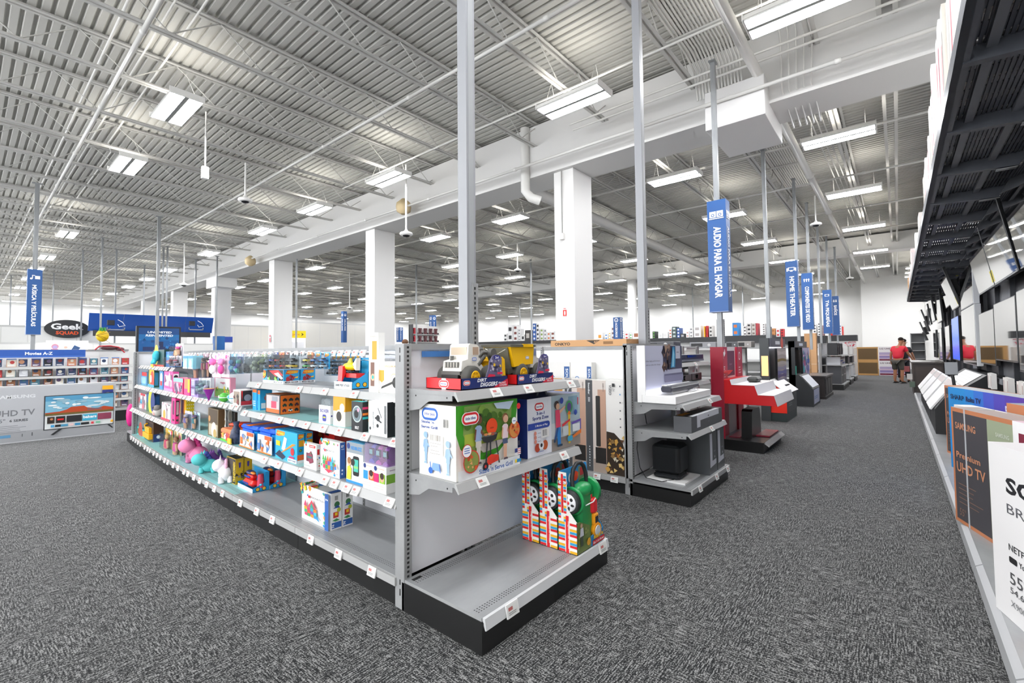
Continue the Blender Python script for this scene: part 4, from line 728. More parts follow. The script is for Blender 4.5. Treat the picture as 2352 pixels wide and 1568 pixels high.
for k in range(2): S = tslot(438, 455, 907, 887 if k == 0 else 866, S2b + .0, .05); S = (Vector(S[0]) + Vector((0, 0, k * .105)), S[1], S[2], .1, .1); carton('lilac miniature box, %s of a stack of two on the second shelf' % ('lower', 'upper')[k], S, '#a48fc8', lambda a: (a.rect(.1, .2, .5, .85, '#e2d8ee'), a.rect(.6, .2, .9, .8, '#6a4a98')))
for k, (p, c) in enumerate(((456, '#b9c4cc'), (465, '#a8c8c4'), (474, '#c2b6d0'))): hang('silver foil toy pouch, %s of three on the second shelf' % od(k), p, p + 9, 868, 904, .05, '#dfe3e6', [c, '#7ab4b4', '#6a7a9a'], 'silver foil pouches')
t = thing('toy_cone', 'purple cone-shaped toy pack tipped over on the second shelf', 'toy pack', tslot(470, 490, 912, 893, S2b, .02)[0], .6); b = B(); b.lathe([(.005, 0), (.05, .12)], M('#8a2a94', .4), n=6); b.build('cone', t); b = B(); b.lathe([(.052, .12), (.052, .126)], M('#d8905a', .4), n=6); b.build('cone_lid', t)
S = tslot(492, 530, 890, 866, S2b, .2); carton('picture box with a green meadow and pink frame, second shelf', S, '#d88aa0', lambda a: (a.rect(.05, .05, .95, .95, '#dfe2e0'), a.rect(.05, .05, .95, .45, '#7fae4a'), confetti(a, .1, .2, .9, .5, ['#e06a5a', '#f2d23a', '#5a8a3a'], 9, .05), a.text('magic', .4, .7, .1, '#c04a6a', 1, 'l', .3)), d=.05)
for k, (p0, p1, y0, y1, c, c2) in enumerate(((493, 512, 893, 917, '#58b845', '#d6e8d8'), (513, 531, 893, 914, '#6cc48a', '#e4ecf2'), (512, 537, 897, 922, '#e8eef2', '#2f9fb4'))):
    P = tslot(p0, p1, y1, y0, S2b, .02 + .06 * (k == 1)); r = P[2] * .2; t = thing('surprise_egg', ('green plastic surprise egg on the second toy shelf', 'pale green surprise egg behind the white and teal one', 'white surprise egg with a teal base on the second shelf')[k], 'toy egg', P[0], P[1]); z = .8 * r
    b = B(); b.ell((0, r, r), (r, r, r), M(c, .25)); b.build('shell', t); b = B(); b.lathe([(r * 1.02, -.004), (r * 1.02, .004)], M(c2, .3), (0, r, r), 18); b.build('seam_band', t); b = B(); b.ell((-r * .2, .06 * r, r * 1.2), (r * .35, r * .1, r * .3), M(c2, .3)); b.build('sticker', t)
S = tslot(535, 552, 928, 895, S2b, .03, 580); t = carton('open white tray of red and black figures at the near end of the second shelf', S, '#d9d4d0', lambda a: (a.rect(.1, .15, .9, .9, '#9a8a7a'), confetti(a, .1, .1, .9, .6, ['#7a2a2a', '#3a3330'], 6, .15)), lambda a: (a.rect(.05, .05, .95, .95, '#2a2426'), a.ell(.6, .5, .3, '#8a8a92'), a.rect(.05, .05, .95, .3, '#b8232a'), a.poly([(.05, .95), (.2, .95), (.15, .3)], '#d02a2a')))
# --- short top shelf at the far end
S = tslot(351, 377, 834, 803, ST, .14); t = carton('dark green box with a blue plush octopus, far top shelf', S, '#20423c', lambda a: (a.ell(.3, .7, .2, '#d8d032'), a.rect(0, 0, 1, .1, '#d8402a')))
loc, rot, w, h, d = S; b = B(); b.ell((.03, -.03, h * .62), (.08, .05, .08), M('#37b6cc', .7)); [b.tube([(.03, -.04, h * .5), (-.1 + .05 * k, -.06, h * .2)], [.03, .018], M('#37b6cc', .7), 8) for k in range(5)]; b.build('plush_octopus', t)
S = tslot(379, 397, 838, 807, ST, .16); carton('blue box between the octopus box and the doll stick, far top shelf', S, '#2470b4', lambda a: a.rect(.2, .3, .8, .8, '#4f9fd8'))
for k, (p0, p1) in enumerate(((388, 401), (403, 417))): hang('small clear figure box on the far top shelf, %s of two' % od(k), p0, p1, 817, 841, .1, '#d8ccd0', ['#b84a5a', '#8a8a9a', '#d8a8a8'], 'clear figure boxes')
hang('tall clear box with a pink-haired figure, highest toy on the run', 402, 421, 789, 830, .2, '#e4dce4', ['#f0c890', '#ee3a9a'], shape='doll')
for k, p in enumerate((420, 432)): S = tslot(p, p + 10.5, 843, 817, ST, .08); carton('light blue twin box on the far top shelf, %s of two' % od(k), S, '#8fd4e6', lambda a: (a.rect(0, .8, 1, 1, '#3f8fc4'), a.ell(.5, .4, .25, '#e8c4d8'), a.rect(0, 0, 1, .1, '#e8f2f4')))
# ================================================================== goods on the near end display
RED, NAVY, YEL = '#e01f26', '#1f2f6b', '#f4bd14'
def badge(a, x, y, w, words='little tikes', ring='#d8262c', txt='#2a3f94', rot=0):   # rounded maker's badge with small lettering
    asp = a.w / a.h; h = w * .5 * asp
    if rot: h, w = w, w * .5; a.rr(x - w / 2, y - h * asp / 2, x + w / 2, y + h * asp / 2, '#ffffff'); return
    a.rr(x - w * .54, y - h * .56, x + w * .54, y + h * .56, '#ffffff'); a.rr(x - w / 2, y - h / 2, x + w / 2, y + h / 2, ring); a.rr(x - w * .4, y - h * .3, x + w * .4, y + h * .3, '#ffffff'); a.text(words, x, y - h * .1, h * .24, txt, 1, 'c', w * .62)
def yslot(pl, pr, yb, yt, Y, z=None):
    A, Q = aty(pl, yb, Y), aty(pr, yb, Y); h = aty((pl + pr) / 2, yt, Y).z
    z = A.z if z is None else z; return ((A.x + Q.x) / 2, Y, z), 0, abs(Q.x - A.x), h - z, .2
def wheel(b, x, y, z, r, w, axis='y', hub=YEL):
    s = 1
    c = (x, y, z)
    b.lathe([(r * .5, -w / 2), (r * .9, -w / 2), (r, -w * .3), (r, w * .3), (r * .9, w / 2), (r * .5, w / 2)], M('#4a4945', .75), c, 18, axis)
    b.lathe([(r * .56, -w / 2 - .004), (r * .52, -w / 2 - .008), (r * .2, -w * .36), (r * .12, -w / 2 - .004), (.001, -w / 2 - .006)], M(hub, .35), c, 18, axis)
    for k in range(6): t = k * PI / 3; b.box(x + math.cos(t) * r * .36 - .005, x + math.cos(t) * r * .36 + .005, y - w / 2 - .0075, y - w * .4, z + math.sin(t) * r * .36 - .005, z + math.sin(t) * r * .36 + .005, M('#c98f10', .4))
def tray(x, w, label, words, build):
    t = thing('toy_truck', label, 'toy truck', (x, 1.81, 1.241)); d = .29; h = .062
    b = B(); rd, nv = M(RED, .35), M(NAVY, .35); b.box(0, w, 0, d, 0, .004, rd)
    b.box(0, w, 0, .004, 0, h, nv); b.box(0, w, d - .004, d, 0, h, rd); b.box(0, .004, 0, d, 0, h, rd); b.box(w - .004, w, 0, d, 0, h, nv)
    a = b.art('f', 0, w, 0, d, 0, h); badge(a, .11, .6, .13); a.text('DIRT', .32, .62, .28, '#f4f5f8', 2, 'l', .19, 0, .25); a.text('DIGGERS', .38, .18, .34, '#f4f5f8', 2, 'l', .37, 0, .25); a.poly([(.66, 0), (1, .75), (1, 0)], '#d3203a'); a.text(words[0], .78, .3, .16, '#f4e8ec', 1, 'l', .17); a.text(words[1], .8, .08, .16, '#f4e8ec', 1, 'l', .17)
    a = b.art('l', 0, w, 0, d, 0, h); a.rect(.46, 0, .58, 1, '#f4f4f4'); badge(a, .52, .5, .26)
    b.build('display_tray', t)
    b = B(); b.prism([(.5 * w, h), (.86 * w, h), (.86 * w, .17), (.8 * w, .185), (.72 * w, .19), (.66 * w, .185), (.58 * w, .15), (.56 * w, .11)], 'y', -.002, .002, M('#6f6a8a', .4)); a = b.art('f', .5 * w, .86 * w, -.002, 0, h, .19); confetti(a, .25, .15, .92, .75, ['#8f8aa8', '#c9c4d4', '#e8bf3a', '#3a3a58', '#b8b4c8', '#54506c'], 26, .1, 8); a.rr(.42, .78, .8, .97, '#2e2f86'); a.text('2-in-1', .5, .82, .1, '#ffffff', 2, 'l', .22); a.poly([(.02, .0), (.1, .14), (.45, .1), (.5, .02)], '#d8264a'); a.rect(.62, .1, .95, .2, '#e02a4a'); b.build('card_header', t)
    build(t, w, d)
def loader(t, w, d):
    wh, dk, ye = M('#e4e1d8', .35), M('#5c5b57', .5), M(YEL, .3); b = B(); y0, y1 = .08, .235
    b.prism([(.075, .075), (.15, .075), (.16, .11), (.2, .12), (.235, .075), (.3, .075), (.315, .105), (.3, .115), (.27, .105), (.235, .14), (.225, .235), (.205, .25), (.15, .255), (.137, .245), (.13, .165), (.085, .155), (.078, .11)], 'y', y0, y1, wh)
    b.build('truck_body', t)
    b = B(); b.box(.132, .137, y0 + .012, y1 - .012, .19, .235, M('#c9b9a4', .15)); b.box(.17, .215, y0 - .003, y0, .19, .235, M('#b9a08a', .15)); b.box(.075, .079, y0 + .02, y1 - .02, .118, .15, dk)
    for k in range(5): b.box(.072, .075, y0 + .028 + .024 * k, y0 + .036 + .024 * k, .12, .148, M('#b8b5ab', .4))
    a = b.face((.155, y0 - .003, .15), (1, 0, 0), (0, 0, 1), .05, .03); badge(a, .5, .5, .8, 'little tikes', '#3b62b8'); b.build('window', t)
    b = B(); b.box(.06, .3, y0 + .01, y1 - .01, .05, .078, M('#1c1c1b', .5)); b.box(.066, .13, y0 - .0, y1, .078, .098, dk); b.tube([(.11, .19, .15), (.11, .19, .185)], .012, dk, 10); b.build('chassis', t)
    for x, yy in ((.13, .052), (.13, .25), (.285, .052), (.285, .25)): q = B(); wheel(q, x, yy, .067, .062, .06); q.build('wheel', t)
    b = B()
    for yy in (.09, .19): b.tube([(.22, yy, .175), (.26, yy, .205), (.31, yy, .2), (.345, yy, .135)], .013, dk, 8); b.lathe([(.026, -.016), (.026, .016)], dk, (.322, yy - .02, .2), 14, 'y'); b.tube([(.215, yy, .13), (.27, yy, .18)], .016, dk, 8)
    b.build('loader_arm', t)
    b = B(); b.prism([(.33, .03), (.4, .03), (.402, .05), (.395, .16), (.375, .175), (.345, .17), (.34, .15), (.36, .14), (.365, .06)], 'y', .03, .25, ye); b.box(.28, .33, .2, .24, .1, .165, ye); b.build('bucket', t)
def dumper(t, w, d):
    ye, dk, wh = M(YEL, .3), M('#5d5d52', .5), M('#eceae2', .35); b = B()
    b.prism([(.01, .11), (-.03, .245), (.215, .245), (.2, .125), (.06, .118)], 'y', .03, .26, ye); b.prism([(-.035, .235), (.218, .235), (.222, .25), (-.04, .25)], 'y', .02, .27, dk, False); b.prism([(.09, .235), (.19, .235), (.192, .254), (.088, .254)], 'y', .018, .03, ye)
    a = b.face((.12, .0295, .155), (1, 0, 0), (0, 0, 1), .04, .022); badge(a, .5, .5, .9, 'little tikes', '#8a8a9a'); b.build('dump_bed', t)
    b = B(); b.prism([(.0, .1), (-.034, .232), (-.039, .232), (-.02, .1)], 'y', .045, .245, dk); b.tube([(-.038, .06, .22), (-.03, .14, .19), (-.04, .23, .225)], .003, M('#d8d8d4', .3), 6); b.build('tailgate', t)
    b = B(); b.box(.0, .36, .07, .22, .06, .1, dk); b.box(-.015, .03, .06, .23, .07, .11, dk); b.build('chassis', t)
    b = B(); b.prism([(.2, .1), (.34, .1), (.36, .115), (.35, .15), (.27, .165), (.265, .235), (.21, .24)], 'y', .05, .24, wh); b.build('cab', t)
    b = B(); b.box(.225, .26, .047, .05, .18, .225, M('#8a94b4', .15)); b.build('window', t)
    for x, yy in ((.09, .055), (.09, .25), (.28, .055), (.28, .25)): q = B(); wheel(q, x, yy, .069, .064, .062); q.build('wheel', t)
tray(1.735, .385, 'white and yellow toy front loader in a red and navy display tray', ('FRONT', 'LOADER'), loader)
tray(2.212, .385, 'yellow toy dump truck in a red and navy display tray', ('DUMP', 'TRUCK'), dumper)
# grill set box
def kid(a, x, y, s, shirt, pants, skin, hair, girl=0, mono=None):
    w = a.h / a.w; c = (lambda q: mono or q)
    a.poly([(x - .05 * s * w, y), (x + .05 * s * w, y), (x + .06 * s * w, y + .32 * s), (x - .06 * s * w, y + .32 * s)], c(skin) if girl else c(pants)); a.poly([(x - .09 * s * w, y + .3 * s), (x + .09 * s * w, y + .3 * s), (x + .075 * s * w, y + .45 * s), (x - .075 * s * w, y + .45 * s)], c(pants))
    a.poly([(x - .1 * s * w, y + .42 * s), (x + .1 * s * w, y + .42 * s), (x + .1 * s * w, y + .7 * s), (x + .04 * s * w, y + .74 * s), (x - .04 * s * w, y + .74 * s), (x - .1 * s * w, y + .7 * s)], c(shirt)); a.poly([(x + .08 * s * w, y + .66 * s), (x + .2 * s * w, y + .5 * s), (x + .17 * s * w, y + .46 * s), (x + .06 * s * w, y + .58 * s)], c(skin)); a.poly([(x - .1 * s * w, y + .68 * s), (x - .13 * s * w, y + .46 * s), (x - .09 * s * w, y + .46 * s), (x - .06 * s * w, y + .66 * s)], c(skin))
    a.ell(x, y + .88 * s, .1 * s * w, c(hair)); a.ell(x + .015 * s * w, y + .85 * s, .085 * s * w, c(skin)); a.poly([(x - .07 * s * w, y - .03), (x + .08 * s * w, y - .03), (x + .06 * s * w, y), (x - .05 * s * w, y)], c('#5a4a52'))
def grillfront(a):
    G = '#45a826'; r = random.Random(3)
    a.poly([(.0, 1), (.0, .62), (.06, .42), (.2, .25), (.42, .2), (.66, .26), (.84, .42), (.96, .66), (1, .9), (1, 1)], G); a.poly([(.12, .98), (.1, .6), (.2, .38), (.38, .3), (.62, .34), (.8, .5), (.88, .7), (.9, .98)], '#8fae5a')
    a.rect(.12, .42, .88, .6, '#b7c94a')
    for k in range(34): x, y = r.uniform(.14, .87), r.uniform(.6, .9); a.ell(x, y, r.uniform(.03, .07), r.choice(['#4f7a24', '#6f9a32', '#3d6320', '#88ad45', '#557f2b']), None, 10)
    a.poly([(.55, .98), (.6, .9), (.82, .86), (.9, .98)], '#c9dcee'); a.poly([(.25, .44), (.75, .44), (.62, .34), (.38, .31)], '#b3aaa2'); a.rect(0, .0, 1, .14, '#f4f5f6')
    kid(a, .3, .2, .68, '#9fb4d8', '#d8d2c6', '#7a4a34', '#211a18'); kid(a, .73, .17, .66, '#eed8de', '#4a5a78', '#e2b092', '#8a5a3a', 1)
    a.poly([(.33, .53), (.6, .56), (.57, .47), (.5, .44), (.42, .44), (.36, .47)], '#2c2d2f'); a.ell(.5, .66, .09, '#ef4d1c'); a.ell(.5, .64, .035, '#c43a12', .012); a.ell(.46, .55, .12, '#6a6a6a', .025)
    for x, y, c in ((.4, .56, '#d88a4a'), (.46, .56, '#e8b06a'), (.51, .55, '#b85a3a')): a.ell(x, y, .03, c, .018)
    for x0, x1 in ((.41, .38), (.46, .46), (.55, .6)): a.poly([(x0, .45), (x0 + .02, .45), (x1 + .02, .12), (x1, .12)], '#2f3136')
    a.poly([(.4, .12), (.6, .16), (.6, .24), (.48, .27), (.42, .24)], '#e23a22'); a.ell(.385, .12, .045, '#26262a'); a.ell(.385, .12, .018, '#c8342a')
    for x, y, rr, c in ((.17, .24, .12, '#8f9a4a'), (.87, .55, .1, '#d8924a')): a.ell(x, y, rr, '#d8352e'); a.ell(x, y, rr * .9, c); confetti(a, x - rr * .5, y - .1, x + rr * .5, y + .08, ['#e05a2a', '#c8b04a', '#7a3a2a', '#e8a86a'], 8, .03, int(x * 50))
    a.ell(.09, .4, .07, '#d8352e'); a.ell(.09, .4, .062, '#ffffff'); a.lines(.05, .13, (.37, .4, .43), .012, '#5a78c0'); a.ell(.85, .69, .04, '#f4f6fa'); a.lines(.83, .88, (.68,), .012, '#5a78c0')
    badge(a, .14, .83, .24); a.ell(.93, .9, .035, '#e02a32'); a.text('Sizzle \'n Serve Grill', .26, .05, .06, '#2b5fae', 1, 'l', .55)
    a.rect(.85, .17, .96, .27, '#f2f2f4'); a.rects([(.9, .19 + .03 * k, .96, .2 + .03 * k) for k in range(3)], '#c8323a'); a.rect(.85, .21, .9, .27, '#2f3f86'); a.rect(.85, .06, .96, .11, '#2f8fc4'); a.rect(.85, .06, .885, .11, '#f2d23a'); a.bars(.9, .31, .94, .38, '#555555', 7)
def grillside(a):
    badge(a, .3, .86, .46, 'little tikes', '#2b63b8'); a.text('Sizzle \'n', .06, .73, .035, '#2b4fa0', 1, 'l', .36); a.text('Serve Grill', .06, .66, .035, '#2b4fa0', 1, 'l', .46); a.bars(.68, .7, .82, .81, '#555555', 9); a.rect(.28, .3, .68, .58, '#faf8f4'); a.bars(.32, .5, .64, .58, '#8a8478', 16); a.lines(.32, .62, (.46, .42, .36, .32), .006, '#9a948a')
    kid(a, .2, .2, .42, 0, 0, 0, 0, 0, '#8fb0dc'); kid(a, .82, .1, .44, 0, 0, 0, 0, 1, '#9db9e0'); a.poly([(.38, .1), (.62, .1), (.58, .2), (.42, .2)], '#7fa4d8'); a.ell(.36, .09, .06, '#2b63b8'); a.poly([(.34, .2), (.37, .1), (.39, .1), (.36, .22)], '#3a70c0'); a.poly([(.6, .2), (.62, .08), (.64, .08), (.62, .2)], '#3a70c0')
b = B(); w, h, d = .512, .395, .30; b.box(0, w, 0, d, 0, h, M('#efece4', .5), {'t': M('#b9b2a4', .6)}); grillfront(b.art('f', 0, w, 0, d, 0, h)); grillside(b.art('l', 0, w, 0, d, 0, h)); tag(b.build('toy_grill_box', None, (1.685, 1.80, .766)), 'white toy grill box with two children grilling on the front', 'box')
def sports(a):
    a.rect(0, 0, .42, 1, '#eef0f8'); a.rect(.42, 0, 1, 1, '#b8cbd4'); a.rect(.42, 0, 1, .22, '#9a9088'); a.rect(.42, .22, .8, .5, '#d8dde0'); a.rect(.75, .6, .95, .95, '#8fb4c8')
    badge(a, .2, .85, .16, 'little tikes', '#c82a34'); a.text('3-in-1', .15, .71, .05, '#3a4a98', 1, 'l', .14); a.text('Sports Zone', .08, .63, .055, '#3a4a98', 1, 'l', .28); a.rr(-.0, .47, .38, .58, '#2e4aa8'); a.rect(0, .47, .2, .58, '#2e4aa8'); a.text('3 Modes of Play', .12, .51, .03, '#ffffff', 1, 'l', .22)
    for k in range(3): a.ell(.12, .4 - .07 * k, .022, '#d88a7a'); a.lines(.16, .22, (.39 - .07 * k,), .008, '#9a9ab0')
    a.rect(.22, .3, .36, .46, '#f6f4f2'); a.bars(.24, .33, .32, .44, '#6a6a70', 9); a.ell(.15, .15, .045, '#b8442a'); a.ell(.28, .17, .05, '#c05a2a'); a.ell(.215, .18, .045, '#e4e6ea'); a.ell(.215, .18, .02, '#2a2a30'); a.lines(.14, .26, (.07,), .01, '#7a84b8')
    a.ell(.5, .83, .045, '#3a2a28'); a.ell(.52, .8, .035, '#e8b898'); a.poly([(.47, .74), (.56, .74), (.57, .42), (.48, .42)], '#e0486a'); a.poly([(.55, .72), (.66, .8), (.67, .77), (.56, .66)], '#e8b898'); a.poly([(.49, .42), (.57, .42), (.57, .1), (.51, .1)], '#2f7fc8'); a.poly([(.49, .42), (.53, .42), (.47, .17), (.44, .2)], '#2a4f8a'); a.rr(.5, .07, .6, .11, '#28405a'); a.rr(.43, .16, .47, .22, '#28405a')
    a.ell(.74, .76, .07, '#3f9a5a', .12); a.ell(.74, .76, .045, '#5a4a8a', .08); a.poly([(.715, .62), (.755, .62), (.755, .08), (.715, .08)], '#eac32a'); a.poly([(.7, .62), (.77, .62), (.75, .68), (.72, .68)], '#ee7a2a'); a.poly([(.59, .46), (.75, .54), (.75, .5), (.59, .41)], '#d8303a'); a.poly([(.77, .46), (.98, .5), (.98, .24), (.96, .24), (.96, .45), (.79, .42)], '#6a54b0'); a.rect(.8, .28, .95, .42, '#eaeef2'); a.poly([(.79, .2), (.98, .3), (.98, .22), (.8, .16)], '#e87a2a'); a.rr(.69, .12, .8, .22, '#3fa4c8'); a.rect(.6, .25, .71, .42, '#cdd5d8'); a.ell(.58, .9, .035, '#2e4aa8'); a.ell(.86, .64, .032, '#2e4aa8'); a.rect(.9, .78, .92, .92, '#d83a4a')
b = B(); w, h, d = .63, .375, .24; b.box(0, w, 0, d, 0, h, M('#22377c', .4), {'f': M('#eef0f8', .4)}); sports(b.art('f', 0, w, 0, d, 0, h)); a = b.art('l', 0, w, 0, d, 0, h); a.text('Sports Zone', .45, .55, .14, '#c4cdea', 1, 'l', .3, 1); a.rr(.25, .1, .6, .35, '#c82a34', .3); a.rr(.33, .14, .52, .31, '#f4f4f8', .3)
o = b.build('sports_set_box', None, (2.32, 1.82, .766)); tag(o, 'navy and white sports set box with a grey carry handle', 'box'); b = B(); b.tube([(.24, .1, h), (.26, .1, h + .05), (.33, .1, h + .055), (.35, .1, h)], .008, M('#8f939a', .4), 8); b.build('carry_handle', o)
# toy mowers in striped boxes, one behind the other
def mower(k):
    w, d, h, hf = .33, .138, .5, .245
    t = thing('toy_mower', ('green toy mower in a striped box at the front corner', 'green toy mower in a striped box, middle of the three', 'green toy mower in a striped box nearest the back panel')[k], 'toy mower', (2.493, 1.572 + .148 * k, .172), 0, 'boxed toy mowers')
    st = [RED, '#2f9fd0', '#f0b41c', '#f6f4ee']; b = B(); bl, wt = M('#2f8fd0', .4), M('#f4f2ec', .4)
    b.box(0, w, 0, d, 0, .004, wt); b.box(0, w, d - .004, d, 0, h, bl); b.prism([(0, 0), (d, 0), (d, h), (d * .55, h), (d * .5, hf * 1.12), (0, hf * .82)][::1], 'x', 0, .004, wt)
    b.prism([(0, 0), (d, 0), (d, h), (d * .9, h), (d * .6, hf * .8), (0, hf * .35)], 'x', w - .004, w, bl)
    b.prism([(0, 0), (w * .5, 0), (w * .5, hf * .35), (w * .46, hf * .6), (w * .12, hf * .8), (0, hf * .82)], 'y', 0, .004, M('#6f7f45', .5)); b.prism([(w * .5, 0), (w, 0), (w, hf * .35), (w * .5, hf * .28)], 'y', 0, .004, bl)
    a = b.face((0, d, 0), (0, -1, 0), (0, 0, 1), d, h); n = 10; L = {c: [] for c in st}
    for i in range(28):
        y0, y1 = .01 + i * .034, .01 + i * .034 + .03
        xm = 1.0 if y1 < hf * .82 / h else .45
        if y1 > .99: break
        L[st[i % 4]] += [(.0, y0, .36 if xm > .5 else .15, y1)]; L[st[(i + 2) % 4]] += [(.62, y0, xm, y1)] if xm > .5 else [(.3, y0, .45, y1)]
    for c in st: a.rects(L[c], c)
    a.rect(.41, 0, .57, hf * .95 / h, RED); a.text('Imagination on Wheels', .53, .4, .07, '#f8e8e4', 1, 'l', .34, -1); a.rect(.18, hf / h, .29, .98, RED); a = b.face((0, d, h * .82), (0, -1, 0), (0, 0, 1), d, h * .1); badge(a, .24, .5, .5)
    a = b.art('f', 0, w, 0, d, 0, hf); r = random.Random(2); confetti(a, .03, .05, .46, .6, ['#5a6f35', '#84934f', '#4a5a30', '#98a060'], 22, .06, 5); a.ell(.12, .72, .04, '#caa58a'); a.poly([(.06, .45), (.2, .45), (.18, .66), (.08, .66)], '#c9ccd4'); a.poly([(.08, .2), (.17, .2), (.18, .45), (.07, .45)], '#3f4a3a'); a.ell(.38, .22, .07, '#d8a02a'); a.text('Gas \'n Go Mower', .53, .08, .07, '#f4f4f6', 1, 'l', .43); a.rect(.52, .05, .98, .17, '#d0262e'); a.text('Gas \'n Go Mower', .54, .08, .06, '#f4f4f6', 1, 'l', .42); a.rects([(.56 + .1 * q, .2, .62 + .1 * q, .28) for q in range(4)], '#f0c63a')
    a = b.face((0, d - .004, 0), (1, 0, 0), (0, 0, 1), w, h); a.ell(.45, .86, .1, '#f2f4f6'); a.ell(.62, .86, .1, '#e2452a'); a.poly([(.7, .9), (.82, .92), (.7, .84)], '#ee8a2a'); a.rect(.72, .6, .98, .97, '#7f8f6a'); a.rect(.78, .84, .92, .95, '#c83a3a')
    b.build('display_box', t)
    g = M('#1f9350', .35); b = B(); b.bbox(.07, .26, .02, d - .01, .03, .36, g, .035); b.ell((.165, d * .45, .36), (.1, .055, .05), g); b.lathe([(.085, .25), (.09, .275), (.075, .285)], g, (0, d * .5, .335), 20, 'x'); b.lathe([(.085, .05), (.092, .06), (.08, .075)], g, (0, d * .5, .31), 20, 'x'); b.ell((.25, d * .4, .12), (.04, .05, .08), g); b.build('mower_body', t)
    b = B(); b.tube([(.075, d * .55, .38), (.08, d * .6, .45), (.1, d * .62, .5), (.14, d * .62, .53), (.19, d * .62, .53), (.23, d * .62, .5), (.25, d * .6, .45), (.255, d * .55, .38)], .014, M('#242628', .5), 10); b.build('handle', t)
    b = B(); c = (.0, d * .5, .31); b.lathe([(.045, .012), (.07, .012), (.074, .02), (.074, .05), (.06, .055)], M('#2a2c2d', .6), c, 24, 'x'); b.lathe([(.001, .008), (.052, .006), (.056, .012), (.056, .014)], M('#e9e9ec', .35), c, 24, 'x')
    for q in range(6): tt = q * PI / 3 + .3; y, z = c[1] + math.cos(tt) * .035, c[2] + math.sin(tt) * .035; b.ell((.006, y, z), (.0015, .006 + .008 * abs(math.cos(tt)), .006 + .008 * abs(math.sin(tt))), M('#222325', .5), 8, 6)
    b.ell((.006, c[1], c[2]), (.006, .011, .011), M('#e0262c', .4)); b.build('wheel', t)
    b = B(); b.bbox(.2, .27, .0, .06, .2, .3, M('#df2330', .35), .02); b.lathe([(.014, .3), (.014, .325)], M('#df2330', .35), (.215, .03, 0), 12); b.tube([(.14, .02, .27), (.2, -.004, .285), (.29, .02, .3)], .004, M('#e8ecee', .3), 6); b.build('engine', t)
    b = B(); b.bbox(.215, .275, -.002, .05, .12, .2, M('#f2a01e', .35), .015); b.lathe([(.05, -.004), (.052, .02), (.04, .03)], M('#f2a01e', .35), (.25, .0, .085), 18, 'y'); b.lathe([(.033, -.007), (.034, -.004)], M('#c9d0d4', .15), (.25, .0, .085), 18, 'y'); b.box(.225, .26, -.004, -.002, .14, .18, M('#2c2d30', .4)); b.build('gear_panel', t)
for k in range(3): mower(k)
# ================================================================== sound bar cartons and the speaker display
def xslot(pl, pr, yb, yt, X, z=None, pd=None):
    A, Q = atx(pl, yb, X), atx(pr, yb, X); h = atx((pl + pr) / 2, yt, X).z; z = A.z if z is None else z
    return (X, (A.y + Q.y) / 2, z), -PI / 2, abs(A.y - Q.y), h - z, .12
def vizio(a):
    a.rect(0, 0, 1, 1, '#e6e4e0'); a.poly([(0, 0), (1, 0), (1, .22), (.8, .36), (.4, .44), (0, .45)], '#33261a'); confetti(a, .03, .03, .92, .4, ['#c99a4a', '#8a6a3a', '#e0c07a', '#5a3a20', '#d8d0b8', '#b8742a'], 34, .13, 12); a.text('VIZIO', .2, .95, .12, '#5a5a5c', 1, 'l', .11, -1); a.rect(.36, .93, .5, .965, '#2b2b2d'); a.text('36', .4, .91, .1, '#6a6a6c', 0, 'l', .03, -1)
    for k in range(6): a.rr(.74, .93 - .085 * k, .8, .945 - .085 * k, '#4a4c50' if k != 1 else '#5a9ad0', .2)
def sbar(a):
    a.rect(0, 0, .34, 1, '#4b4d50'); a.text('Soundbar', .12, .97, .09, '#e6e8ea', 1, 'l', .13, -1); a.text('550', .12, .81, .09, '#e6e8ea', 1, 'l', .05, -1); a.rect(.34, 0, 1, 1, '#d8cec6'); a.rect(.6, .02, 1, .9, '#c09a84'); a.rect(.36, .0, 1, .14, '#a8988c'); a.rr(.5, .28, .72, .83, '#2a2826', .2); a.rect(.46, .1, .98, .27, '#221f1d'); a.lines(.14, .2, [.05 + .03 * k for k in range(8)], .015, '#c9ccd0'); a.text('SAMSUNG', .86, .97, .05, '#8a7a72', 1, 'l', .09, -1)
def bluebar(a): a.rect(0, 0, 1, 1, '#dfdedb'); a.rect(.78, .0, .98, .96, '#2f5a94'); a.text('SOUNDBAR', .84, .94, .09, '#e6ecf4', 1, 'l', .3, -1); a.ell(.32, .84, .1, '#4a7ab0'); a.ell(.32, .84, .07, '#dfdedb'); a.lines(.55, .7, (.3, .4, .5), .01, '#b4b4b2')
S = xslot(1395, 1440, 1098, 873, 4.37, .16); carton('tall white sound bar carton with a golden food photo, nearest the end upright', S, '#d4d2ce', vizio, name='sound_bar_box', d=.16)
S = xslot(1348.5, 1394.5, 1085, 873, 4.37, .16); carton('tall sound bar carton with a dark grey band and a tan picture', S, '#e4e2de', sbar, name='sound_bar_box', d=.15)
S = xslot(1300, 1347.5, 1075, 870, 4.37, .16); carton('tall sound bar carton half hidden behind the sports set box', S, '#dad8d4', sbar, name='sound_bar_box', d=.14)
S = xslot(1252, 1299, 1062, 868, 4.37, .16); carton('tall dark-banded sound bar carton behind the mower handles', S, '#d0ccc6', lambda a: (a.rect(.2, 0, .5, 1, '#4a3a2c'), a.rect(.5, 0, .9, 1, '#c4904a'), a.text('SAMSUNG', .1, .9, .08, '#555555', 1, 'l', .12, -1)), name='sound_bar_box', d=.14)
for k, (p0, p1) in enumerate(((1313, 1362), (1252, 1312))):
    S = xslot(p0, p1, 1035, 832, 4.53, .16); carton(('white sound bar carton with a blue strip standing in the back row, nearer one', 'white sound bar carton with a blue strip standing in the back row, farther one')[k], S, '#dcdbd7', bluebar, name='sound_bar_box', d=.09)
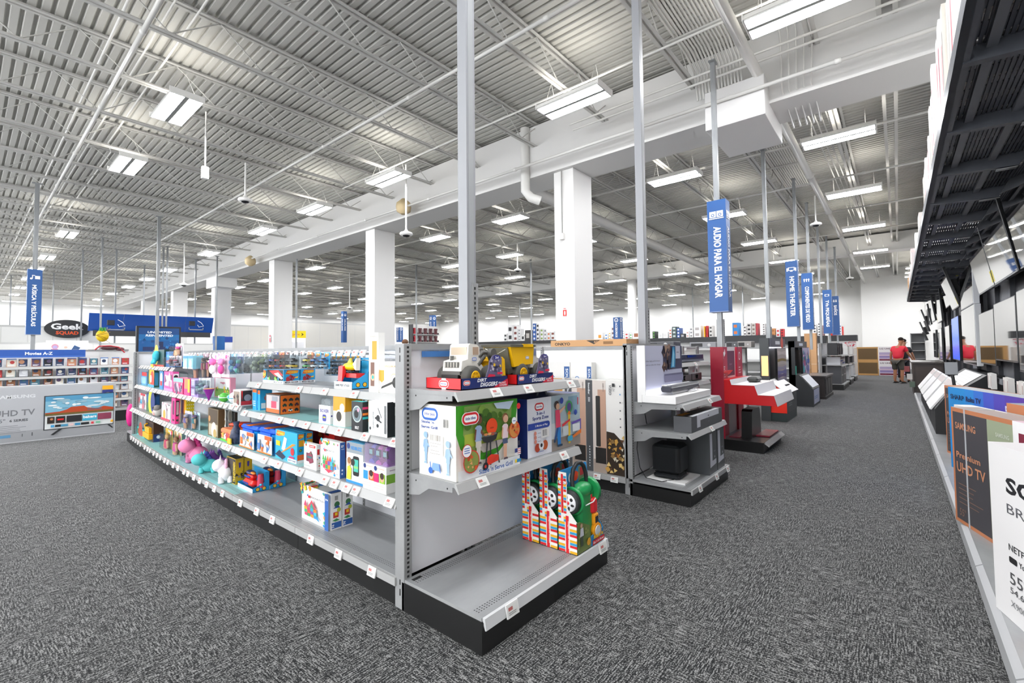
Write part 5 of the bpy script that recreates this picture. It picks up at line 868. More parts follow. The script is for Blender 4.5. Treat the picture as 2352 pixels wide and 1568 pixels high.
b = B(); b.box(0, .45, 0, 1.0, 0, .075, M('#c99a6a', .6)); a = b.art('l', 0, .45, 0, 1.0, 0, .075); a.text('ONKYO', .06, .2, .42, '#2c241c', 2, 'l', .22); a.poly([(.5, .9), (.68, .9), (.6, .3)], '#2c241c'); a.text('600', .6, .5, .3, '#c99a6a', 1, 'l', .08); a.rect(.72, .3, .84, .7, '#8a6238'); tag(b.build('receiver_box', None, (4.64, 2.26, 1.497)), 'brown receiver carton lying on top of the sound bar shelving', 'box')
# backlit display stand
t = thing('speaker_stand', 'white backlit display stand for a slim dark sound bar', 'display stand', (4.36, 1.63, .927))
b = B(); wl = M('#f1f0ee', .35); b.bbox(0, 1.06, 0, .34, 0, .075, wl, .006); b.build('platform', t)
b = B(); b.box(0, 1.13, .34, .385, 0, .565, wl); b.box(.0, .012, .3, .34, .075, .565, wl); a = b.face((.012, .34, .075), (1, 0, 0), (0, 0, 1), 1.118, .49); a.rect(0, 0, 1, 1, '#c9cce0'); a.rect(.49, .46, 1, 1, '#3c3d58'); confetti(a, .5, .52, .66, .96, ['#2a2230', '#5a4038', '#8a6a5a', '#a88a74', '#1f1c2a'], 22, .05, 3); a.poly([(.66, .5), (.78, .5), (.8, .75), (.78, .98), (.72, .98), (.7, .75)], '#2f8fc0'); a.poly([(.7, .52), (.75, .52), (.77, .8), (.74, .95), (.72, .8)], '#8fd0e8'); a.rect(.8, .7, .93, 1, '#c4c6d4'); a.text('BOSE', .83, .84, .02, '#3c3d58', 2, 'l', .06)
a.text('Ultra high performance', .07, .66, .03, '#4a4a62', 0, 'l', .32); a.text('with an ultra thin design', .07, .58, .03, '#4a4a62', 0, 'l', .33); a.rr(.49, .18, 1.0, .36, '#8a8aa8', .2); a.rr(.49, .33, 1.0, .37, '#6a6a86', .4); b.build('back_board', t)
b = B(); b.box(.03, 1.1, .325, .335, .077, .083, EM('#f4f4ff', 9, 'lit_strip')); b.build('light_strip', t)
b = B(); b.bbox(.2, .85, .1, .22, .075, .1, M('#e4e4ea', .2), .005); b.build('riser', t)
t = thing('sound_bar', 'slim dark grey sound bar on the backlit white stand', 'sound bar', (4.46, 1.71, 1.028)); b = B(); b.bbox(0, .83, 0, .11, 0, .055, M('#3a3b46', .35), .02); b.build('bar_body', t); b = B(); b.bbox(.01, .82, .005, .105, .055, .057, M('#6a6b70', .15), .018); b.build('top_plate', t)
t = thing('remote_control', 'small white remote tray on the front of the backlit stand', 'remote', (4.98, 1.68, 1.003)); b = B(); b.bbox(0, .16, 0, .09, 0, .014, M('#e9e9ec', .35), .01); b.build('tray', t); b = B(); b.bbox(.02, .14, .02, .06, .014, .022, M('#d0d0d4', .3), .008); b.build('remote_body', t)
GR = '#56575a'
def barbox(a): a.poly([(.16, .2), (.26, .2), (.26, .62), (.88, .62), (.88, 1), (.16, 1)], '#d9dbe2'); a.rect(.5, .72, .53, .8, '#222326'); a.text('BOSE', .5, .35, .03, '#8a8b90', 1, 'l', .05); a.text('sound touch', .46, .56, .02, '#a0a1a8', 1, 'l', .07)
b = B(); b.box(0, .98, 0, .17, 0, .15, M(GR, .45), {'t': M('#1f1f21', .4)}); barbox(b.art('f', 0, .98, 0, .17, 0, .15)); a = b.art('t', 0, .98, 0, .17, 0, .15); a.rect(.05, 0, .9, .3, '#cfd1d6'); a.rect(.05, .6, .3, .95, '#d8943a'); tag(b.build('sound_bar_box', None, (4.45, 1.52, .657)), 'long grey sound bar carton on the middle shelf below the backlit stand', 'box')
t = thing('subwoofer', 'black cube subwoofer on a white plate on the lower deck', 'speaker', (4.62, 1.80, .178), math.radians(2)); b = B(); b.bbox(-.14, .14, -.14, .14, .055, .33, M('#16181a', .3), .04); b.build('cabinet', t); b = B(); b.bbox(-.135, .135, -.135, .135, 0, .048, M('#1e2023', .3), .05); b.build('foot', t)
b = B(); b.box(4.44, 4.87, 1.59, 1.97, .161, .177, M('#efeeec', .3)); tag(b.build('display_plate'), 'white square plate under the black subwoofer', 'plate')
def subb(a): a.poly([(.1, .16), (.9, .2), (.9, .32), (.4, .3), (.4, .96), (.1, .96)], '#d0d2da'); a.text('BOSE', .6, .5, .03, '#9a9ba0', 1, 'l', .2); a.ell(.7, .38, .05, '#b8b9be')
for k in range(2):
    b = B(); b.box(0, .25, 0, .44, 0, .43, M('#4a4d50', .4)); subb(b.art('f', 0, .25, 0, .44, 0, .43)); a = b.art('t', 0, .25, 0, .44, 0, .43); a.rect(.1, 0, .9, .5, '#d0d2da'); tag(b.build('subwoofer_box', None, (4.94 + .275 * k, 1.515, .161)), ('grey subwoofer carton with a white L band, right beside the black cube', 'grey subwoofer carton with a white L band at the outer corner of the deck')[k], 'box', 'subwoofer cartons')
for k, pts in enumerate(([(4.62, 2.07, .9), (4.6, 2.05, .8), (4.6, 2.03, .68)], [(4.5, 2.08, .62), (4.42, 2.06, .45), (4.48, 2.06, .25), (4.44, 1.98, .17), (4.4, 1.8, .17), (4.5, 1.72, .182)])):
    b = B(); b.tube(pts, .004, M('#18181a', .5), 6); tag(b.build('power_cord'), ('black cord hanging behind the long grey carton', 'black cord looping down beside the subwoofer')[k], 'cord')
# disc player and its neighbours in the small bay
t = thing('disc_player', 'black disc player on the top shelf of the small bay', 'player', (5.85, 2.1, 1.282)); b = B(); b.bbox(0, .85, 0, .25, .01, .1, M('#1b1d20', .25), .006); b.build('case', t); b = B(); b.box(.2, .55, -.004, 0, .06, .09, M('#0e0f11', .1)); b.box(0, .85, -.004, 0, .01, .035, M('#6a7076', .3)); b.build('front_panel', t)
t = thing('price_card_stand', 'white info card on a thin black stem in the small bay', 'sign', (6.3, 2.13, 1.022)); b = B(); b.tube([(0, 0, 0), (0, 0, .12)], .004, DARK, 6); b.build('stem', t); b = B(); b.box(-.14, .14, -.01, 0, .1, .22, M('#f2f2f2', .4)); a = b.art('f', -.14, .14, -.01, 0, .1, .22); a.rect(.12, .15, .85, .85, '#e4dcd8'); a.rect(.5, .2, .7, .4, '#d88a88'); b.build('card', t)
t = thing('receiver', 'black audio receiver in the middle of the small bay', 'receiver', (5.9, 2.12, 1.022)); b = B(); b.bbox(0, .9, .04, .3, 0, .1, M('#141517', .3), .01); b.build('case', t); b = B(); [b.lathe([(.03, -.02), (.03, 0)], M('#202225', .3), (x, .04, .05), 14, 'y') for x in (.2, .7)]; b.build('volume_knob', t)
# ================================================================== kiosks along the aisle
CR = '#b51c3c'
t = thing('speaker_kiosk', 'red and white speaker kiosk with a stepped counter on a black base', 'kiosk', (7.12, 1.46, 0))
b = B(); b.box(0, 1.2, 0, .75, 0, .15, M('#141415', .35)); b.prism([(-.005, .152), (-.06, .1), (-.055, .09), (0, .13)], 'x', .05, 1.2, RAIL); b.build('base', t)
b = B(); b.box(.02, .04, .5, .68, .15, 1.48, M('#9c1730', .4)); b.box(.04, .42, .55, .66, .15, 1.48, M(CR, .4)); b.box(.42, .98, .58, .66, .15, 1.48, M('#ece9ea', .4)); b.box(.98, 1.3, .55, .66, .15, 1.48, M(CR, .4))
a = b.face((.04, .55, .95), (1, 0, 0), (0, 0, 1), .38, .53); a.poly([(.3, .62), (.5, .66), (.5, .8), (.6, .72), (.75, .82), (.68, .95), (.58, .85), (.35, .88)], '#f4f4f4'); a.lines(.25, .75, (.3, .36, .42, .2, .14), .03, '#f2d8de')
a = b.face((.42, .58, .85), (1, 0, 0), (0, 0, 1), .56, .6); a.rect(.1, .3, .92, .95, '#6b3f58'); a.text('play:bar', .4, .58, .05, '#b894a8', 0, 'l', .25); a = b.face((.98, .55, .95), (1, 0, 0), (0, 0, 1), .32, .53); a.rr(.3, .6, .6, .85, '#f4e4e8', .4); a.rr(.36, .64, .54, .81, CR, .4); a.lines(.25, .7, (.2, .28, .36), .03, '#f2d8de'); b.build('back_board', t)
b = B(); rd = M('#d4131c', .35); wt = M('#efeff0', .3)
prof = [(.62, .66), (.62, 1.0), (.42, 1.0), (.4, .93), (.1, .93), (.06, .80), (-.14, .80), (-.17, .66)]; b.prism(prof, 'x', .03, 1.28, rd)
top = [(.42, 1.0), (.4, .93), (.1, .93), (.06, .80), (-.14, .80), (-.18, .655)]; b.prism(top + [(y - .002, z + .006) for y, z in top[::-1]], 'x', .025, 1.3, wt)
b.prism([(.62, 1.0), (.52, 1.12), (.62, 1.12)], 'x', .1, .6, rd); b.build('counter', t)
b = B(); b.bbox(.62, .95, .18, .34, .937, 1.02, M('#3a3d3b', .4), .05); b.build('demo_speaker', t)
b = B(); b.prism([(.35, .15), (.5, .15), (.5, .16), (.35, .16)], 'x', .2, 1.2, M('#7a1a30', .4)); b.box(.5, 1.15, .02, .2, .152, .17, M('#9a2038', .4)); b.build('base_tray', t)
b = B(); z = [(.25, .2), (.82, .2), (.84, .26), (.78, .58), (.74, .61), (.34, .61), (.29, .58)]; b.prism(z, 'y', .2, .34, M('#101011', .3)); tag(b.build('subwoofer', None, (7.12, 1.46, -.05)), 'black rounded subwoofer standing on the base of the red kiosk', 'speaker')
def tvscreen(par, x0, x1, y, z0, z1, kind):
    b = B(); b.box(x0, x1, y, y + .04, z0, z1, M('#17181a', .3)); b.build('screen_case', par); b = B(); a = b.face((x0 + .015, y - .001, z0 + .015), (1, 0, 0), (0, 0, 1), x1 - x0 - .03, z1 - z0 - .03); kind(a); b.build('screen', par)
def dunes(a):
    a.rect(0, 0, 1, 1, '#b4a8a4')
    for y, c in ((.0, '#8f8a9a'), (.12, '#5a4a78'), (.22, '#6a6aa0'), (.34, '#9a94a8'), (.5, '#c0b6ac'), (.6, '#8a7434'), (.68, '#b8aca8'), (.8, '#cfc4c0')): a.poly([(0, y), (.5, y + .03), (1, y - .01), (1, y + .14), (.5, y + .1), (0, y + .13)], c)
def abstr(a): a.rect(0, 0, 1, 1, '#cfc6dc'); confetti(a, .0, .1, 1, .95, ['#e8b4cc', '#b8c4e4', '#d84a7a', '#3fb4b4', '#8a8ac8', '#f0e4ee'], 40, .1, 6); a.rect(.55, .45, .95, .6, '#4a6ab8')
t = thing('screen_kiosk', 'dark screen kiosk with an orange sloped front counter', 'kiosk', (10.45, 1.71, 0)); dk = M('#3f4345', .4)
b = B(); b.prism([(0, .17), (0, .57), (.3, .8), (.45, .8), (.45, .17)], 'x', 0, 1.15, dk); a = b.face((0, .45, .17), (0, -1, 0), (0, 0, 1), .45, .63); a.poly([(0, 0), (1, 0), (1, .63), (.33, 1), (0, 1)], '#ef2a14'); a = b.art('f', 0, 1.15, 0, .3, .17, .57); a.text('smart home', .2, .7, .12, '#a8acb0', 0, 'l', .5); a.lines(.2, .6, (.4, .3), .05, '#8a8e92'); b.box(0, 1.15, 0.005, .45, 0, .165, M('#2f3a3a', .4)); b.build('counter', t)
b = B(); b.prism([(-.03, .565), (.3, .82), (.31, .81), (-.02, .555)], 'x', -.04, 1.2, M('#f0efee', .35)); b.build('counter_top', t); b = B(); b.box(.6, 1.0, .1, .14, .66, .69, M('#17181a', .4)); b.build('touch_strip', t)
b = B(); b.box(-.03, .0, .28, .45, 0, 1.66, dk); b.box(0, 1.6, .4, .45, 0, 1.66, dk); b.box(.0, 1.55, .25, .45, 1.48, 1.66, M('#4a4b56', .4)); a = b.face((0, .25, 1.48), (1, 0, 0), (0, 0, 1), 1.55, .18); a.rect(.3, .3, .6, .7, '#f0f0f4'); a.ell(.75, .45, .09, '#e8604a'); b.build('back_board', t)
b = B(); b.box(-.034, -.03, .3, .42, .9, 1.3, EM('#ffb070', 1.0, 'lit_edge')); b.box(0, 1.5, .3, .31, 1.46, 1.475, EM('#f0f0ff', 5, 'lit_strip')); b.build('light_strip', t); tvscreen(t, .55, 1.55, .24, .72, 1.46, dunes)
t = thing('screen_kiosk', 'black screen kiosk with a sloped counter and a white front panel', 'kiosk', (13.5, 1.64, 0)); dk = M('#26282b', .4)
b = B(); b.prism([(0, .0), (0, .43), (.28, .78), (.5, .78), (.5, 0)], 'x', 0, 1.28, dk); a = b.art('f', 0, 1.28, 0, .3, 0, .43); a.rect(.12, .12, .9, .95, '#c9ccd8'); a.lines(.2, .8, (.4, .5), .06, '#8aa0c0'); b.build('counter', t)
b = B(); b.prism([(.02, .47), (.24, .74), (.235, .75), (.01, .475)], 'x', .1, 1.2, M('#eceef2', .35)); b.build('counter_top', t); b = B(); b.box(0, .03, .36, .5, 0, 1.63, dk); b.box(0, 1.9, .44, .5, 0, 1.63, dk); b.box(.0, 1.9, .34, .44, 1.47, 1.63, M('#2c2d36', .4)); a = b.face((0, .34, 1.47), (1, 0, 0), (0, 0, 1), 1.9, .16); a.rect(.3, .25, .62, .7, '#e8eef4'); b.build('back_board', t); tvscreen(t, .75, 1.95, .3, .7, 1.47, abstr)
for k, (x0, x1, c) in enumerate(((.02, .06, '#1f9080'),)): b = B(); b.box(.03, .06, .34, .36, .75, 1.0, M(c, .4)); b.build('accent_strip', t)
# ================================================================== wall of screens: base run, dark back wall, screens, rack above
CH = M('#2a2b30', .4); GREYP = noisy('grey_wall_panel', '#777a80', '#85888e', (2, 2, 2), .45)
_deck = noisy('silver_deck', '#8b8d8f', '#9a9c9d', (3, 3, 3), .32, .2)
def wall_bay(i, low=True):
    t = thing('wall_fixture', 'grey base bay under the wall of screens, %s from the viewer' % od(i), 'shelving', (1.45 + 1.22 * (i + 1), -.34, 0), PI, 'base bays under the wall of screens')
    if not low: t['label'] = 'dark back panel bay behind the cabinet at the far end of the screens, %s' % od(i - 13)
    b = B() if low else None
    if low: b.box(0, 1.21, .02, .85, 0, .12, M('#2b2d2e', .45)); b.box(0, 1.21, -.012, .02, 0, .035, M('#2b2c2d', .4)); b.box(.0, 1.2, .0, .02, .05, .12, M('#3f4143', .4)); b.build('kick_plate', t)
    if low: b = B(); b.box(0, 1.22, 0, .85, .145, .165, STEEL, {'t': _deck}); b.prism([(0, .168), (-.03, .15), (-.04, .105), (-.03, .1), (0, .14)], 'x', .006, 1.214, M('#9a9b9c', .35)); b.build('base_deck', t)
    b = B(); b.box(0, 1.22, .85, .88, .16, 3.15, CH if i % 3 else GREYP); b.build('back_panel', t)
    b = B(); b.box(0, .05, .8, .85, .16, 3.15, M('#3a3c42', .4)); a = b.art('f', 0, .05, .8, .85, .16, 3.15); a.rects([(.35, q * .02, .65, q * .02 + .008) for q in range(1, 49)], '#0c0c0d'); b.build('upright', t)
    return t
for i in range(16): wall_bay(i, i < 13)
GLOSS = M('#0b0c0f', .035, 0, 1.0); _g = GLOSS.node_tree.nodes['Principled BSDF']; _g.inputs['Coat Weight'].default_value = 1; _g.inputs['Coat Roughness'].default_value = .02; _g.inputs['Coat IOR'].default_value = 1.8
def tv(x0, x1, z0, z1, yb, yt, label, thick=.05, screen=None, sticker=None, bez='#111214'):
    # hung on the wall, facing the aisle; yb and yt are the depths of its lower and upper edge
    w, h = x1 - x0, math.hypot(z1 - z0, yt - yb); t = thing('television', label, 'television', (x1, yb, z0), PI, 'televisions on the wall'); t.rotation_euler.x = math.atan2(yt - yb, z1 - z0)
    b = B(); b.bbox(0, w, 0, thick, 0, h, M(bez, .25), .006); b.build('tv_case', t)
    b = B(); b.box(.012, w - .012, -.002, 0, .02, h - .012, screen or GLOSS); b.build('screen', t)
    b = B(); b.box(0, w, -.004, -.001, 0, .012, M('#8b8d91', .25, .8)); b.build('silver_trim', t)
    b = B(); b.box(w * .3, w * .7, thick, -yb * 0 + thick + .12, h * .3, h * .7, M('#1a1b1d', .5)); b.build('wall_mount', t)
    if sticker: b = B(); b.box(*([.02, .08] if sticker > 0 else [w - .08, w - .02]), -.003, -.0022, .05, .2, M('#e8d91c', .5)); b.build('energy_label', t)
tv(5.45, 6.98, 2.24, 3.05, -1.0, -.87, 'tilted television at the right edge of the upper row')
tv(7.13, 8.62, 2.24, 3.04, -1.0, -.86, 'tilted television in the upper row with a yellow label at its near corner', sticker=1)
tv(8.66, 10.13, 2.24, 3.04, -1.0, -.86, 'tilted television in the upper row with a yellow label at its far corner', sticker=-1)
tv(10.95, 12.9, 2.17, 3.12, -1.0, -1.0, 'upright television above the largest low screen in the upper row', .08, bez='#d8dade')
tv(13.2, 14.7, 2.28, 3.12, -1.0, -.76, 'strongly tilted television beyond the upright upper screen', sticker=-1)
tv(15.1, 16.5, 2.45, 3.12, -1.0, -.9, 'small television high under the rack behind the strongly tilted one')
tv(17.7, 19.55, 2.18, 3.1, -.98, -.93, 'television with a yellow label halfway down the upper row', sticker=1)
tv(20.1, 21.9, 2.3, 3.12, -.95, -.85, 'television near the far end of the upper row, first of the far pair')
tv(22.2, 23.6, 2.25, 3.0, -.93, -.84, 'television near the far end of the upper row, second of the far pair')
tv(24.0, 25.4, 2.05, 2.9, -.95, -.72, 'steeply tilted television beyond the end of the rack, nearer one')
tv(26.0, 27.4, 1.72, 2.5, -.95, -.72, 'steeply tilted television beyond the end of the rack, farther one')
tv(5.95, 7.46, 1.17, 2.05, -1.02, -1.02, 'television at the right edge of the lower row')
tv(7.54, 9.03, 1.26, 2.02, -1.02, -1.02, 'television in the lower row next to the right-edge one')
tv(9.08, 10.55, 1.18, 1.97, -1.02, -1.02, 'television in the lower row beside the largest low screen')
tv(10.85, 12.93, 1.12, 2.16, -1.0, -1.0, 'largest television of the lower row, with a pale frame', .08, bez='#cfd1d4')
BLUE, nt, pb = nodes('blue_standby_screen'); pb.inputs['Base Color'].default_value = lin('#1748c8'); pb.inputs['Roughness'].default_value = .2; pb.inputs['Emission Color'].default_value = lin('#1c56e0'); pb.inputs['Emission Strength'].default_value = .7
tv(13.85, 15.45, 1.14, 2.12, -1.02, -1.02, 'television in the lower row glowing plain blue', screen=BLUE)
tv(16.2, 17.6, 1.1, 2.0, -1.02, -1.02, 'dark television in the lower row beyond the blue one'); tv(18.2, 19.7, 1.05, 2.0, -.98, -.98, 'television in the lower row with a yellow label, beyond the dark one', sticker=1); tv(20.2, 21.6, 1.1, 2.0, -.95, -.95, 'farthest television of the lower row')
# ---- steel rack overhead, seen from below
RK = noisy('dark_rack_paint', '#484b52', '#565960', (3, 3, 3), .4)
def rack():
    t = thing('storage_rack', '', 'rack'); L = 1.2
    b = B(); b.box(0, L, 0, .04, 3.17, 3.29, RK); b.box(0, L, .0, .07, 3.17, 3.18, RK); b.build('front_beam', t)
    b = B(); b.prism([(.04, 3.16), (.75, 3.12), (.95, 2.98), (.98, 3.0), (.98, 3.26), (.04, 3.26)], 'x', -.03, .03, RK); a = b.face((-.03, .0, 3.12), (0, 1, 0), (0, 0, 1), 1, .1); b.build('bracket_arm', t)
    b = B(); b.box(-.035, .035, .45, .62, 3.117, 3.121, M('#b8babc', .4)); b.build('paper_label', t)
    for k in range(2): b = B(); b.box(-.033, .033, .76 + .07 * k, .8 + .07 * k, 3.075 - .045 * k, 3.085 - .045 * k, M('#d8cf1c', .5)); b.build('warning_label', t)
    for k in range(3): b = B(); b.box(.03, L - .03, .14 + .26 * k, .19 + .26 * k, 3.215, 3.245, M('#707379', .4)); b.build('support_bar', t)
    b = B(); n = 34
    for k in range(n): y = .05 + k * .92 / n; b.box(.0, L, y, y + .018, 3.25, 3.262, RK)
    for x in (.1, .4, .7, 1.0): b.box(x, x + .16, .05, .97, 3.262, 3.268, RK)
    b.build('deck_slats', t); return t
r0 = rack(); dx0 = 1.49
for i in range(18):
    o = r0 if i == 0 else dup(r0, (0, 0, 0)); o.location = (dx0 + 1.2 * (i + 1), -.32, 0); o.rotation_euler.z = PI
    o['label'] = 'dark steel rack bay above the screens, %s from the viewer' % od(i); o['group'] = 'overhead rack bays'
rr_ = random.Random(11); x = 2.7; k = 0
TVC = [('#eceae8', '#9a2f48'), ('#e6e4e0', '#b8b4ae'), ('#dedcd8', '#d84a5a'), ('#f0efec', '#c9c4bc'), ('#d8d2c8', '#8a8680'), ('#ece8e6', '#e0707a')]
while x < 9.2:
    th = rr_.choice((.13, .15, .16, .18)); hh = rr_.uniform(.92, 1.12) if x < 7.6 else .85 - .12 * (x - 7.6); c, c2 = TVC[k % 6]; y0 = -.36 - rr_.uniform(0, .05); b = B(); b.box(0, th - .012, -.82, 0, 0, hh, M(c, .5)); a = b.art('k', 0, th - .012, -.82, 0, 0, hh); a.rect(.25, .25, .75, .8, c2); a.lines(.3, .7, (.12, .17), .02, '#8a8a8a')
    a = b.face((0, 0, 0), (0, -1, 0), (0, 0, 1), .82, hh); a.rect(.05, .1, .95, .6, '#cfc8c4'); a.rect(.08, .62, .5, .8, c2)
    tag(b.build('television_box', None, (x, y0, 3.27)), 'tall television carton stored on the rack, %s from the near end' % od(k), 'box', 'television cartons on the rack'); x += th + rr_.choice((0, 0, .01)); k += 1
for k, (x, w, h, c, l) in enumerate(((10.2, .5, .42, '#e4ddd8', 'low pale carton on the rack beyond the tall television cartons'), (12.4, .3, .5, '#efeeec', 'white carton alone on the middle of the rack'), (15.2, .22, .55, '#e8dcdc', 'pale pink carton of the far rack cluster, nearer one'), (15.9, .5, .75, '#ecd9d6', 'pink and white carton of the far rack cluster, largest'), (17.0, .3, .5, '#e9e4e2', 'pale carton of the far rack cluster, behind the pink one'), (18.6, .9, .45, '#e6dcd8', 'low white carton on the far rack cluster'), (20.4, 1.1, .55, '#c99358', 'brown carton near the far end of the rack'))):
    b = B(); b.box(0, w, -.6, 0, 0, h, M(c, .5)); a = b.art('k', 0, w, -.6, 0, 0, h); a.lines(.1, .9, (.3, .5, .7), .05, '#c8a8a4' if c != '#c99358' else '#8a6030'); tag(b.build('carton', None, (x, -.34, 3.27)), l, 'box')
# ---- television cartons standing at an angle on the base
def tvbox(x, y, az, L, zt, d, basec, front, label, faces=None, strap=None):
    h = zt - .166; b = B(); b.box(0, L, 0, d, 0, h, M(basec, .5), {k: M(v, .5) for k, v in (faces or {}).items()}); front(b.art('f', 0, L, 0, d, 0, h)); o = tag(b.build('television_box', None, (x, y, .166), math.radians(az)), label, 'box')
    if strap:
        for q in strap:
            b = B(); b.box(q - .007, q + .007, -.0035, d + .003, -.001, h + .003, M('#b9bcbf', .3)); b.build('strap', o)
    return o
BR = '#c07a52'
def sams(a): a.rect(0, 0, 1, 1, BR); a.rect(.018, .03, .33, .965, '#454347'); a.rect(.33, .03, .985, .965, '#9aa488'); a.text('SAMSUNG', .04, .82, .055, '#c98a66', 1, 'l', .19); a.text('Premium', .04, .57, .05, '#c98a66', 1, 'l', .22); a.text('UHD TV', .04, .45, .08, '#c98a66', 1, 'l', .26); a.lines(.05, .3, (.34, .3, .26, .22, .18), .006, '#8a6a58', .5); a.text('55"', .05, .07, .06, '#8a6a58', 0, 'l', .06); a.rect(.42, .45, .98, .7, '#1f3a58'); a.text('SAMSUNG', .4, .85, .03, '#c9d0c0', 1, 'l', .1)
def sony(a): a.rect(0, 0, 1, 1, '#e6e4e3'); a.text('SONY', .1, .74, .085, '#1d1d22', 2, 'l', .36); a.text('BRAVIA', .1, .62, .055, '#5a5a5e', 0, 'l', .3); a.text('NETFLIX', .1, .41, .035, '#3a3a3c', 1, 'l', .14); a.rr(.1, .34, .145, .375, '#1d1d20', .3); a.text('YouTube', .155, .345, .03, '#4a4a4c', 1, 'l', .1); a.text('55"', .1, .22, .065, '#4a4a4c', 0, 'l', .1); a.text('54.6"', .1, .165, .035, '#4a4a4c', 0, 'l', .09); a.text('X900F', .1, .09, .035, '#7a7a7c', 0, 'l', .1); a.rect(.22, .02, .75, .115, '#f08a1e'); a.ell(.36, .07, .028, '#3a2a18'); a.ell(.36, .07, .018, '#f08a1e'); a.lines(.2, .3, (.25, .2, .16), .01, '#9a9a9c')
def lg(a): a.rect(0, 0, 1, 1, '#eceaea'); a.rect(.04, .5, .9, .93, '#7d2139'); a.text('LG UHD TV', .12, .72, .1, '#f2e8ec', 2, 'l', .6); a.rect(.04, .1, .9, .45, '#b8a4c4')
def sharp(a):
    for k in range(8): a.rect(k / 8, 0, (k + 1) / 8, 1, ['#158ad2', '#158ad2', '#1f86d4', '#2f72d0', '#4556c4', '#5145b4', '#573fa8', '#5a3aa0'][k])
    a.text('SHARP', .04, .86, .055, '#10204a', 1, 'l', .2); a.text('Roku TV', .27, .86, .055, '#1a1a4a', 2, 'l', .2); a.rect(.245, .875, .252, .882, '#10204a'); a.text('55"', .75, .8, .09, '#e4e0f2', 2, 'l', .1)
tvbox(3.31, -.33, 196.5, 1.37, .975, .17, '#dddbd9', sony, 'white television carton reading SONY BRAVIA, nearest on the base', {'t': '#d8d4d4'})
tvbox(3.77, -.475, 197, 1.3, 1.035, .12, '#e4e0e0', lg, 'white and maroon television carton just behind the nearest white one', {'t': '#d8b8c4'})
tvbox(4.79, -.29, 198, 1.4, 1.0, .16, BR, sams, 'brown-edged television carton reading Premium UHD TV', {'t': '#a89a94'}, (.19, 1.1))
tvbox(4.62, -.56, 198, 1.3, 1.06, .12, BR, lambda a: (a.rect(0, 0, 1, 1, '#c9c8c4'), a.rect(0, .93, 1, 1, BR)), 'brown-edged carton whose top shows behind the brown-edged UHD one', {'t': '#9aa0a8'}, (.3,))
tvbox(5.75, -.37, 197, 1.2, .93, .12, '#e8e6e3', lambda a: a.rect(0, 0, 1, 1, '#e8e6e3'), 'plain white television carton behind the brown-edged UHD one')
tvbox(6.85, -.40, 197, 1.38, 1.02, .16, '#3a2a8a', sharp, 'blue to violet television carton reading SHARP Roku TV', {'t': '#b8bcc0'})
tvbox(7.75, -.42, 197, 1.2, .98, .14, BR, sams, 'brown-edged television carton farthest back in the angled row', {'t': '#c48a66'})
# ---- sloped info boards, tag rails, counters on the base run
for k in range(4):
    t = thing('info_board', 'sloped white info board on the base run, %s from the blue carton' % od(k), 'info board', (9.3 + 1.42 * k + 1.34, -.34, .166), PI, 'sloped white info boards')
    b = B(); b.prism([(0, .34), (.3, .78), (.32, .77), (.02, .33)], 'x', 0, 1.14, M('#ecebea', .35)); b.prism([(.05, 0), (.05, .36), (.24, .66), (.26, .66), (.26, 0)], 'x', .03, 1.36, M('#1d1e20', .5)); b.build('board', t)
    b = B(); a = b.face((0, .215, .655), (1, 0, 0), Vector((0, .3, .44)).normalized(), 1.14, .14); a.rects([(.04 + .16 * q, .1, .14 + .16 * q, .9) for q in range(6)], '#c9b8b4'); a.rects([(.145 + .16 * q, .1, .165 + .16 * q, .9) for q in range(6)], '#2c2d30'); b.build('price_strip', t)
for k, x in enumerate((6.5, 7.3, 8.5)):
    t = thing('price_holder', 'grey bar with a fan of white price plates, %s from the near side' % od(k), 'price holder', (x + .55, -.93, .93), PI, 'price plate holders under the screens')
    b = B(); b.box(-.2, .62, .06, .075, .03, .1, M('#7d8085', .4)); b.box(.0, .03, .075, .26, .04, .08, M('#7d8085', .4)); b.build('bar', t)
    for q, (xx, w) in enumerate(((0, .07), (.1, .09), (.2, .13), (.34, .08))): b = B(); b.box(xx, xx + w, .02 - .03 * (q % 2), .04, -.04, .16, M('#e4e2de', .4)); a = b.art('f', xx, xx + w, .02 - .03 * (q % 2), .04, -.04, .16); a.rect(.2, .15, .85, .85, '#b8a8a4'); b.build('price_plate', t)
t = thing('demo_counter', 'black sloped demo counter with white sheets below the large low screen', 'counter', (12.6, -.68, .166), PI); b = B(); b.prism([(0, 0), (0, .62), (.3, .86), (.48, .86), (.48, 0)], 'x', 0, 3.0, M('#17181a', .35)); b.build('body', t); b = B(); a = b.face((.5, -.0035, .625), (1, 0, 0), Vector((0, .3, .24)).normalized(), 2.3, .38); a.rect(0, .05, .95, .95, '#efeeec'); a.lines(.05, .9, (.2, .35, .5, .65, .8), .03, '#c8c6c4'); b.build('white_sheet', t)
t = thing('tablet_stand', 'grey demo tablet on a bent black arm', 'tablet', (8.95, -.6, .9)); b = B(); b.tube([(0, 0, -.73), (.02, 0, -.1), (0, .02, .1), (.02, .03, .2)], .018, M('#17181a', .4), 8); b.build('arm', t); b = B(); b.prism([(-.02, .16), (.03, .33), (.05, .325), (.0, .15)], 'y', -.03, .1, M('#8d9094', .3)); b.build('tablet_body', t)
t = thing('media_cabinet', 'dark brown cabinet at the far end of the wall of screens', 'cabinet', (17.6, -.32, 0)); b = B(); b.bbox(0, 2.6, -.65, 0, .0, .98, M('#3a312c', .45), .01); b.box(-.04, 2.64, -.69, .04, .98, 1.02, M('#47403b', .35)); b.build('carcass', t); b = B(); a = b.face((0, 0, .05), (0, -1, 0), (0, 0, 1), .65, .9); a.rect(.08, .05, .92, .95, '#443a34'); b.build('end_panel', t)
